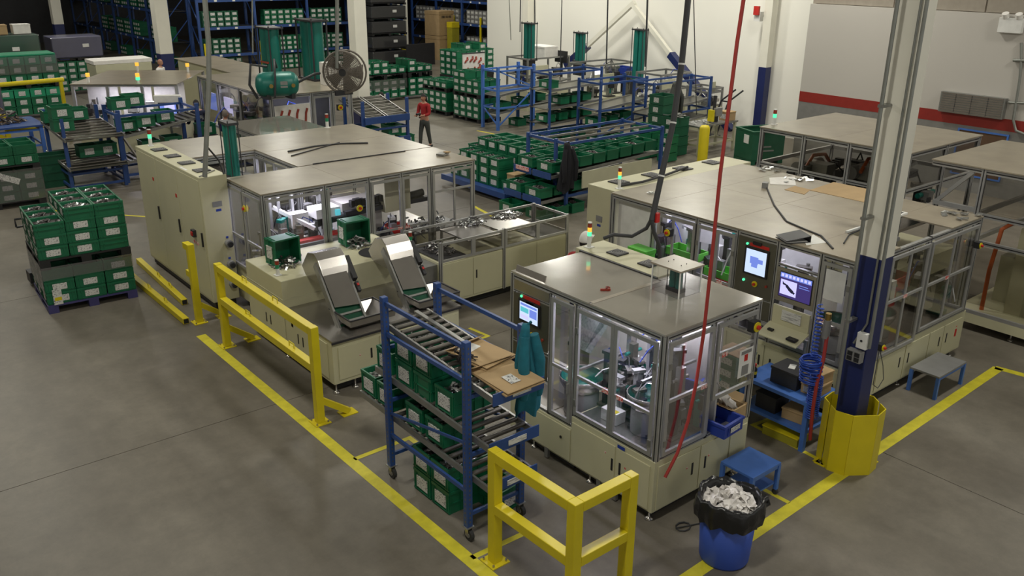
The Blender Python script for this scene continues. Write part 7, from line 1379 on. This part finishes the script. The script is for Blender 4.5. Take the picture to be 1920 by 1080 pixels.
# tall stacks on the far side
def wrapped(label, x, y, z, w, d, h, core, f='wrap', tagm=True, rot=0):
    r = thing('wrapped_pallet_load', label, 'pallet load', (x, y, z), rot); MB().box(0.03, w-0.03, 0.03, d-0.03, 0.12, h).build('load', core, r, w=False, bevel=0.03); MB().box(0, w, 0, d, 0.13, h+0.02).build('film', f, r, w=False, bevel=0.05)
    MB().box(0, w, 0, d, 0.09, 0.12).build('pallet_deck', 'palletk', r, w=False)
    for k in range(3): MB().box(k*(w-0.14)/2, k*(w-0.14)/2+0.14, 0, d, 0, 0.09).build('pallet_runner', 'palletk', r, w=False)
    if tagm: MB().box(w*0.6, w*0.6+0.25, -0.012, -0.004, h*0.55, h*0.55+0.14).build('white_tag', 'white', r, w=False)
    return r
q = P(702, 108, 0.4)
for k in range(6): wrapped('black film-wrapped pallet load, %s of the six stacked right of the middle column' % ORD[k], SX(699, 42.4, 1.0), 42.4, k*0.78, 2.2, 1.2, 0.72, 'black')
q2 = P(764, 112); column(q2.x+0.5, q2.y+1.5, 0.7, 0.5, 'white column beside the black wrapped loads and the cardboard cartons', False)
q = P(813, 96, 0.3); 
for k in range(2):
    o = lidbox('tall_carton', '%s of the two tall tan cartons stacked before the rack beyond the white wall' % ('lower', 'upper')[k], 30.05, SY(824, 30.05, 1.5), k*1.35, 1.15, 1.2, 1.33, 'card', 0.15); b = MB(); rnd = random.Random(k)
    for u in range(9): b.box(-0.42+u*0.095, -0.42+u*0.095+rnd.uniform(.03, .08), -0.604, -0.60, 0.95 if k else 0.15, 1.08 if k else 0.22)
    b.build('stencil_print', 'black', o, w=False)
q = P(845, 94, 0.3); lidbox('yellow_crate', 'yellow plastic crate stack behind the tall tan cartons', 30.3, SY(824, 30.05, 1.5)-1.0, 0, 0.5, 0.5, 2.1, 'olive', lid='yellow'); q = P(790, 112, 0.3); o = MB().box(q.x-0.9, q.x+0.9, q.y, q.y+0.1, 0, 1.15).build('dark_screen', 'dark', None); tag(o, 'dark upright screen panel between the far yellow bollard and the totes', 'panel')
bol = P(775, 112)
# upper left pallet stacks
LG = mat('pale_green_tote_lid', (0.01, 0.26, 0.13), 0.5); M['green_m'] = LG
us = dict(side=[tote(0.52, 0.55, 0.30, 'f', None, 'green', detail=False)], top=[tote(0.52, 0.55, 0.30, 'f', None, 'green_m', detail=False)])
stack((5.85, 35.8), 0, 4, 2, lambda i, j: 3, (0.52, 0.55, 0.31), us, 'lower tier, upper-left pallet', 'lower totes of the upper-left pallet', 40, 0.15); stack((5.85, 35.8), 0, 4, 2, lambda i, j: 3, (0.52, 0.55, 0.31), us, 'upper tier, upper-left pallet', 'upper totes of the upper-left pallet', 41, 1.28)
o = MB().box(5.85, 7.93, 35.8, 36.9, 2.22, 2.26).build('green_lid_sheet', 'green_m', None); tag(o, 'bright green lid sheet on top of the upper-left tote pallet', 'lid'); pallet('dark pallet between the tiers of the upper-left tote pallet', 5.85, 35.8, 1.09, 2.08, 1.1, 'palletk', 0, 0.18)
film('stretch film round the upper-left tote pallet', 5.83, 7.95, 35.78, 36.92, 1.6, 2.2)
wrapped('dark green wrapped pallet load at the far upper left', 5.6, 38.6, 1.45, 2.5, 1.3, 1.25, 'green_d'); wrapped('dark load beneath the green wrapped load at the far upper left', 5.6, 38.6, 0, 2.5, 1.3, 1.42, 'purp')
wrapped('blue-grey film-wrapped pallet load beside the far left white column', 9.0, 41.0, 1.4, 2.0, 1.3, 0.95, 'purp'); bstack((9.05, 41.0), 0, 5, 1, lambda i, j: 5, 'under the blue-grey wrapped load', 0.15, 42)
for k, x in enumerate((6.1, 6.8, 7.6)): lidbox('carton', '%s small carton on top of the far upper-left green load' % ('left tan', 'middle tan', 'right white')[k], x, 39.1, 2.73, 0.6, 0.5, 0.35, 'card' if k < 2 else 'capw')
wrapped('white labelled wrapped pallet at the left edge under the dark green load', 4.0, 34.0, 0.0, 1.7, 1.2, 1.6, 'purp')
MB(); o = MB().box(8.6, 10.6, 33.5, 34.6, 2.0, 2.12).build('white_sheet', 'capw', None)
tag(o, 'white sheets lying on the carton behind the rear left machine', 'sheet'); lidbox('carton', 'pale carton carrying white sheets behind the rear left machine', 9.6, 34.05, 0, 1.9, 1.1, 1.99, 'cream_d')
# ================================================================ flow racks on the left
fa = frame_rack('flow_rack', 'blue flow rack standing behind the left pallet stack', 5.15, 6.45, 23.8, 25.6, 1.86, (0.45, 0.12), 'blue', s=0.08)
shelf_bed(fa, 5.1, 6.5, 23.5, 25.8, 1.35, 1.5, 8, ax='y'); shelf_bed(fa, 5.1, 6.5, 23.5, 25.8, 0.62, 0.72, 8, ax='y'); MB().bar((6.5, 23.6, 1.25), (6.9, 22.9, 0.2), 0.05).build('diagonal_brace', 'roller', fa)
fb = frame_rack('flow_rack', 'blue flow rack with tilted totes left of the man in navy', 6.55, 8.6, 24.0, 25.2, 1.9, (1.75, 0.2), 'blue', s=0.09)
shelf_bed(fb, 6.62, 8.75, 24.1, 25.1, 1.18, 1.50, 12); shelf_bed(fb, 6.62, 8.75, 24.1, 25.1, 0.50, 0.75, 14); MB().box(6.57, 6.61, 24.1, 25.1, 1.1, 1.25).build('end_stop', 'redlab', fb)
bl = tote(0.50, 0.46, 0.30, 'f', seed=12, detail=False); G = 'green tote '
for i, (x, y, z, rz, lb) in enumerate(((5.2, 24.0, 1.55, 0, 'lower of the pair on the top of the left rear flow rack'), (5.2, 24.0, 1.86, 0, 'upper of the pair on the top of the left rear flow rack'), (5.75, 24.3, 0.78, 0, 'on the lower roller shelf of the left rear flow rack'), (6.2, 24.3, 0.78, 0, 'at the right of the lower shelf, left rear flow rack'),
     (6.88, 24.6, 1.27, 0, 'at the low end of the tilted rack beside the man in navy'), (7.32, 24.5, 1.36, 0, 'second along the tilted rack beside the man in navy'), (7.82, 24.45, 1.44, 0, 'third along the tilted rack nearest the monitor'), (7.22, 24.9, 1.86, 0, 'perched at the back of the tilted rack left of the monitor'), (6.85, 24.9, 1.80, 0, 'standing highest at the left of the tilted rack'), (7.4, 24.6, 0.66, 0, 'on the lower shelf of the tilted rack'), (8.0, 24.6, 0.70, 0, 'right of another on the lower shelf of the tilted rack'))): inst(bl, (x, y, z), rz, G+lb)
for i, x in enumerate((5.3, 5.9)): inst(bl, (x, 25.4, 1.56), 0, G+('left' if i == 0 else 'right')+' at the back of the left rear flow rack top')
fcx = frame_rack('work_bench', 'blue bench heaped with dark castings under a yellow rail, left edge', 3.4, 5.6, 28.5, 30.0, 0.95, (0.85, 0.4), 'bluel', s=0.1, cat='bench'); MB().box(3.3, 5.7, 28.4, 30.1, 0.95, 1.0).build('bench_top', 'blue', fcx)
for k, (x, y) in enumerate(((3.9, 29.0), (4.8, 29.4), (3.6, 29.8))): heap('%s heap of dark brown castings on the blue bench at the left' % ('near', 'right', 'far')[k], x, y, 1.0, 110, 0.6, 0.45, 0.4, 60+k, 0.13, ('castd', 'cardd'))
hang('overhead_rail', 'yellow', [(3.0, 30.6, 1.9), (6.9, 30.6, 1.95)], 0.07, 'horizontal yellow rail above the castings bench at the left', 'rail'); hang('overhead_rail', 'yellow', [(4.9, 29.9, 0.7), (6.6, 29.9, 0.7)], 0.06, 'short lower yellow rail right of the castings bench', 'rail')
for x in (3.2, 6.8): o = MB().box(x-.05, x+.05, 30.55, 30.65, 0, 1.9).build('rail_post', 'yellow', None); tag(o, '%s yellow post carrying the rail above the castings bench' % ('left' if x < 4 else 'right'), 'post')
# roller cart behind the middle column
rc = frame_rack('roller_cart', 'blue cart with two sloping roller lanes left of the woman in red', 13.2, 14.75, 23.1, 24.2, 1.62, (0.75, 0.25), 'blue', s=0.08)
for k, y in enumerate((0,)):
    for x0, x1 in ((13.25, 13.9), (14.0, 14.7)): shelf_bed(rc, x0, x1, 23.0, 24.6, 1.12, 1.5, 7, ax='y')
MB().box(13.2, 14.75, 22.95, 22.99, 0.95, 1.15).build('end_stop', 'blue', rc); MB().box(13.2, 14.75, 22.95, 22.99, 0.30, 0.48).build('end_stop', 'blue', rc); MB().box(14.1, 14.5, 22.94, 22.95, 0.34, 0.45).build('shelf_label', 'sheet', rc)
for k, x in enumerate((13.55, 14.35)): inst(bl, (x, 23.4, 0.50), 0, G+('left' if k == 0 else 'right')+' on the lower shelf of the roller cart by the woman')
inst(bl, (15.2, 24.0, 0.0), 0, G+'on the floor between the roller cart and the woman in red'); inst(bl, (9.05, 24.78, 0.9), 0, G+'with castings behind the cream cabinet beneath the man in navy'); MB(); o = lidbox('carton', 'dark stand under the green tote beneath the man in navy', 9.05, 24.78, 0, 0.5, 0.5, 0.89, 'dark')
# tipped totes on the hopper machine
tpd = tote(0.46, 0.42, 0.30, 's', None, seed=15)
for (px, py), rz, lb in (((530, 492), 0.1, 'left'), ((665, 455), -0.05, 'right')):
    q = P(px, py, 1.27); o = inst(tpd, (q.x, q.y+0.28, 1.475), 0, '%s green tote tipped on its side, pouring castings into the hopper machine' % lb); o.rotation_euler = (PI/2, 0, rz); o.location = (q.x, q.y+0.15, 1.48)
    heap('castings spilling from the %s tipped tote on the hopper machine' % lb, q.x, q.y-0.10, 1.256, 90, 0.20, 0.22, 0.16, 70 if lb == 'left' else 71, 0.07)
# ================================================================ PEOPLE
def skinmesh(name, pts, edges, m, parent, root=0, sub=1):
    me = bpy.data.meshes.new(name); me.from_pydata([p[:3] for p in pts], edges, []); me.materials.append(M[m]); ob = bpy.data.objects.new(name, me); COL.objects.link(ob); ob.parent = parent
    sk = ob.modifiers.new('skin', 'SKIN'); sk.use_smooth_shade = True; su = ob.modifiers.new('subd', 'SUBSURF'); su.levels = sub; su.render_levels = sub
    for i, p in enumerate(pts): v = me.skin_vertices[0].data[i]; v.radius = (p[3], p[4] if len(p) > 4 else p[3]); v.use_root = i == root
    return ob
def person(label, x, y, rot, H_, shirt, trousers, hair, arms='down', lean=0.0, legs=0.0, z=0.0, long_hair=False, cap=None, female=False):
    """local: facing +y, standing at the origin, height H_"""
    r = thing('person', label, 'person', (x, y, z), rot); s = H_/1.75; sh = 0.185 if female else 0.215
    def L(a, b, c, *q): return (a*s, (b+lean*max(0, c-0.95))*s, c*s, *[k*s for k in q])
    P_ = [L(0, 0, .98, .135, .10), L(0, 0, 1.15, .125, .095), L(0, 0.0, 1.34, .15, .105), L(0, 0, 1.44, .10, .08), L(0, .005, 1.51, .052), L(0, .02, 1.56, .05)]
    E_ = [(0, 1), (1, 2), (2, 3), (3, 4), (4, 5)]
    def limb(a, pts): 
        p = a
        for q in pts: P_.append(L(*q)); E_.append((p, len(P_)-1)); p = len(P_)-1
        return p
    for sx in (-1, 1):
        if arms == 'hold': A = [(sx*sh, 0, 1.41, .055), (sx*(sh+.04), .04, 1.13, .043), (sx*(sh-.06), .27, 1.10 if sx < 0 else 1.06, .032), (sx*(sh-.09), .33, 1.12, .028, .02)]
        elif arms == 'work': A = [(sx*sh, 0, 1.41, .06), (sx*(sh+.05), .08, 1.14, .047), (sx*(sh-.03), .32, 1.08, .034), (sx*(sh-.05), .38, 1.08, .03, .02)]
        else: A = [(sx*sh, 0, 1.41, .06), (sx*(sh+.05), -.02, 1.13, .046), (sx*(sh+.06), .05, .90, .034), (sx*(sh+.06), .07, .83, .03, .02)]
        h = limb(3, A); hx, hy, hz = P_[h][:3]; q = A[-1]
        for f in range(4):
            fx = (f-1.5)*0.018; ln = (.045, .055, .052, .04)[f]; limb(h, [(q[0]+fx, q[1]+.035, q[2]-.012, .009), (q[0]+fx, q[1]+.035+ln*.6, q[2]-.03, .008), (q[0]+fx, q[1]+.03+ln*.8, q[2]-.045, .007)])
        limb(h, [(q[0]-sx*.03, q[1]+.01, q[2]+.01, .010), (q[0]-sx*.04, q[1]+.045, q[2]+.005, .008)])
        k = sx*legs
        limb(0, [(sx*.09, 0, .90, .092), (sx*.10, .5*k+.01, .50, .058), (sx*.105, k*.9-.02, .09, .038), (sx*.11, k*.9+.10, .035, .035)])
    skinmesh('body', P_, E_, 'skin', r)
    e = .016
    S_ = [L(0, 0, .93, .15, .115), L(0, 0, 1.15, .14, .11), L(0, 0, 1.34, .165, .12), L(0, 0, 1.43, .11, .09)]; SE = [(0, 1), (1, 2), (2, 3)]
    for sx in (-1, 1):
        A = {'hold': [(sx*sh, 0, 1.41, .072), (sx*(sh+.04), .04, 1.13, .06), (sx*(sh-.04), .22, 1.10, .048)], 'work': [(sx*sh, 0, 1.41, .076), (sx*(sh+.05), .08, 1.14, .062), (sx*(sh-.02), .27, 1.09, .05)], 'down': [(sx*sh, 0, 1.41, .076), (sx*(sh+.05), -.02, 1.13, .062), (sx*(sh+.06), .04, .95, .05)]}[arms]; p = 3
        for q in A: S_.append(L(*q)); SE.append((p, len(S_)-1)); p = len(S_)-1
    skinmesh('shirt', S_, SE, shirt, r)
    T_ = [L(0, 0, .98, .148, .118), L(0, 0, .92, .14, .115)]; TE = [(0, 1)]
    for sx in (-1, 1):
        p = 1; k = sx*legs
        for q in ((sx*.095, 0, .82, .10), (sx*.10, .5*k+.01, .50, .075), (sx*.105, k*.9-.02, .10, .058)): T_.append(L(*q)); TE.append((p, len(T_)-1)); p = len(T_)-1
        b = MB(); b.obox((sx*.11*s, (k*.9+.04)*s, .045*s), (.09*s, .26*s, .07*s)); b.build('shoe', 'black', r, w=False, bevel=0.02)
    skinmesh('trousers', T_, TE, trousers, r)
    hx, hy, hz = L(0, .03, 1.645)[:3]; b = MB(); vs = []; n, k_ = 20, 14
    for i in range(k_+1):
        t = PI*i/k_
        for j in range(n):
            a = 2*PI*j/n; w = .078*(1-.18*(math.cos(t) < -.2)*abs(math.cos(t))); X_, Y_, Z_ = w*math.sin(t)*math.cos(a), .098*math.sin(t)*math.sin(a), .125*math.cos(t)
            if Y_ > .06 and abs(X_) < .018 and -.05 < Z_ < .02: Y_ += .022
            if Y_ > .05 and .012 < abs(X_) < .045 and .0 < Z_ < .03: Y_ -= .008
            vs.append((hx+X_*s, hy+Y_*s, hz+Z_*s))
    b.add(vs, [(i*n+j, i*n+(j+1) % n, (i+1)*n+(j+1) % n, (i+1)*n+j) for i in range(k_) for j in range(n)], 0, True); hd = b.build('head', 'skin', r, w=False)
    for sx in (-1, 1):
        MB().obox((hx+sx*.03*s, hy+.087*s, hz+.012*s), (.022*s, .008*s, .010*s)).build('eye', 'black', hd, w=False); MB().obox((hx+sx*.08*s, hy, hz-.005*s), (.016*s, .035*s, .055*s)).build('ear', 'skin', hd, w=False, bevel=0.008)
    MB().obox((hx, hy+.088*s, hz-.06*s), (.045*s, .008*s, .010*s)).build('mouth', 'redf', hd, w=False)
    def shell(m, nm, f, zmin, ymax, dz=0):
        b = MB(); vs = []; fs = []
        for i in range(9):
            t = PI*.62*i/8
            for j in range(20): a = 2*PI*j/20; rr = math.sin(t); Z_ = max(zmin if math.sin(a) < .3 else .045, math.cos(t)*.125)*1.0; vs.append((hx+.078*f*rr*math.cos(a)*s, hy+(.098*f*rr*math.sin(a)-.006)*s, hz+(Z_*f+dz)*s))
        fs = [(i*20+j, i*20+(j+1) % 20, (i+1)*20+(j+1) % 20, (i+1)*20+j) for i in range(8) for j in range(20)]; b.add(vs, fs, 0, True); return b.build(nm, m, r, w=False)
    shell(hair, 'hair', 1.10, -.06, .05)
    if long_hair: b = MB(); b.tube([(hx, hy-.09*s, hz+.05*s), (hx, hy-.125*s, hz-.08*s), (hx, hy-.15*s, hz-.22*s), (hx, hy-.15*s, hz-.36*s)], [.06*s, .055*s, .05*s, .02*s], 10); b.build('ponytail', hair, r, w=False)
    if cap: shell(cap, 'cap', 1.22, .0, .05, .01); MB().obox((hx, hy+.13*s, hz+.05*s), (.13*s, .10*s, .012*s), (.2, 0, 0)).build('cap_peak', cap, r, w=False, bevel=.01)
    return r
wr_ = person('woman in a red sweater and dark trousers walking, holding a black scanner', 15.35, 23.05, 1.92, 1.66, 'redf', 'greyf', 'hair', 'hold', 0, .16, long_hair=True, female=True)
sc_ = thing('hand_scanner', 'black hand scanner held by the woman in red', 'scanner', (15.35, 23.05, 0), 1.92); MB().box(-0.09, -0.05, 0.30, 0.36, 0.98, 1.10).build('grip', 'black', sc_, w=False); MB().box(-0.10, -0.04, 0.33, 0.50, 1.09, 1.14).build('head', 'black', sc_, w=False)
q = P(350, 262, 0.15); person('man in a dark navy shirt seen from behind at the swivel monitor', 9.12, 25.42, 0.1, 1.74, 'navyf', 'greyf', 'hair', 'work')
person('man in a purple-blue shirt with greying hair working at the long rear machine', 9.34, 23.95, -1.1, 1.62, 'purf', 'greyf', 'hairg', 'work')
person('bald-headed man in a pale grey shirt beyond the left white column', 11.66, 36.0, -2.4, 1.76, 'capw', 'greyf', 'skin', 'down')
person('dark-haired person half hidden behind the middle white column', 15.05, 25.05, 0.9, 1.5, 'greyf', 'navyf', 'hair', 'down')
q = P(1105, 447, 1.56); person('worker in a white cap and red top bending behind the front machine', SX(1093, 9.05, 1.7), 9.05, -1.2, 1.80, 'redf', 'navyf', 'hair', 'work', 0.1, cap='capw')
# ================================================================ keep the 300 best seen totes as objects, join the rest
def proj(p):
    v = p-Vector((0, 0, CH)); d = v.dot(CF)
    return (960+FPX*v.dot(CR)/d, 540-FPX*v.dot(CU)/d, d) if d > 0.1 else None
bpy.context.view_layer.update()
dg = bpy.context.evaluated_depsgraph_get(); CAMP = Vector((0, 0, CH))
kids_of = {}
for o in COL.objects:
    if o.parent: kids_of.setdefault(o.parent.name, []).append(o)
GL = {M['glass'].name, M['glass_d'].name, M['wrap'].name}
def seen(root):
    ks = kids_of.get(root.name, []); tub = ks[0]; names = {k.name for k in ks}; bb = [tub.matrix_world @ Vector(c) for c in tub.bound_box]; c = sum(bb, Vector())/8
    pp = [proj(b) for b in bb]
    if any(p is None for p in pp): return 0
    xs_, ys_ = [p[0] for p in pp], [p[1] for p in pp]
    if max(xs_) < 0 or min(xs_) > 1920 or max(ys_) < 0 or min(ys_) > 1080: return 0
    hit = 0; dd_ = proj(c); 
    if (max(xs_)-min(xs_))*(max(ys_)-min(ys_)) < 60: return 0
    tg = [b.lerp(c, 0.12) for b in bb] + [(bb[i]+bb[j])/2 for i, j in ((0, 1), (1, 2), (4, 5), (5, 6), (0, 5), (1, 4), (3, 7), (1, 6))][::1]
    for t in tg:
        org = CAMP; d = (t-org).normalized()
        for _ in range(8):
            ok, loc, n, idx, ob, mx = S.ray_cast(dg, org, d)
            if not ok: hit += 1; break
            if ob.name in names: hit += 1; break
            if (loc-CAMP).length > (t-CAMP).length+0.02: hit += 1; break
            if ob.data.materials and ob.data.materials[0].name in GL: org = loc+d*0.02; continue
            break
    return hit/len(tg)*(max(xs_)-min(xs_))*(max(ys_)-min(ys_))
totes = [o for o in COL.objects if o.parent is None and o.name.startswith('green_tote')]
rank = sorted(totes, key=lambda o: -seen(o)); rest = rank[290:]
allb = {}
for o in rest:
    for k in kids_of[o.name]:
        m_ = k.matrix_world; me = k.data; key = me.materials[0].name
        vs, fs, nm = allb.setdefault(key, ([], [], me.materials[0])); off = len(vs)
        vs += [tuple(m_ @ v.co) for v in me.vertices]; fs += [tuple(i+off for i in p.vertices) for p in me.polygons]
root_ = None; V, F_, MI, mats_ = [], [], [], []
for key, (vs, fs, m_) in allb.items():
    off = len(V); V += vs; F_ += [tuple(i+off for i in f) for f in fs]; MI += [len(mats_)]*len(fs); mats_.append(m_)
if V:
    me = bpy.data.meshes.new('green_totes'); me.from_pydata(V, [], F_); [me.materials.append(m_) for m_ in mats_]; me.polygons.foreach_set('material_index', MI); me.update()
    o = bpy.data.objects.new('green_totes', me); COL.objects.link(o); tag(o, 'the many small green totes filling the far racks and the backs of the tote stacks', 'totes'); o['kind'] = 'stuff'
bpy.data.batch_remove([k for o in rest for k in kids_of[o.name]] + rest)
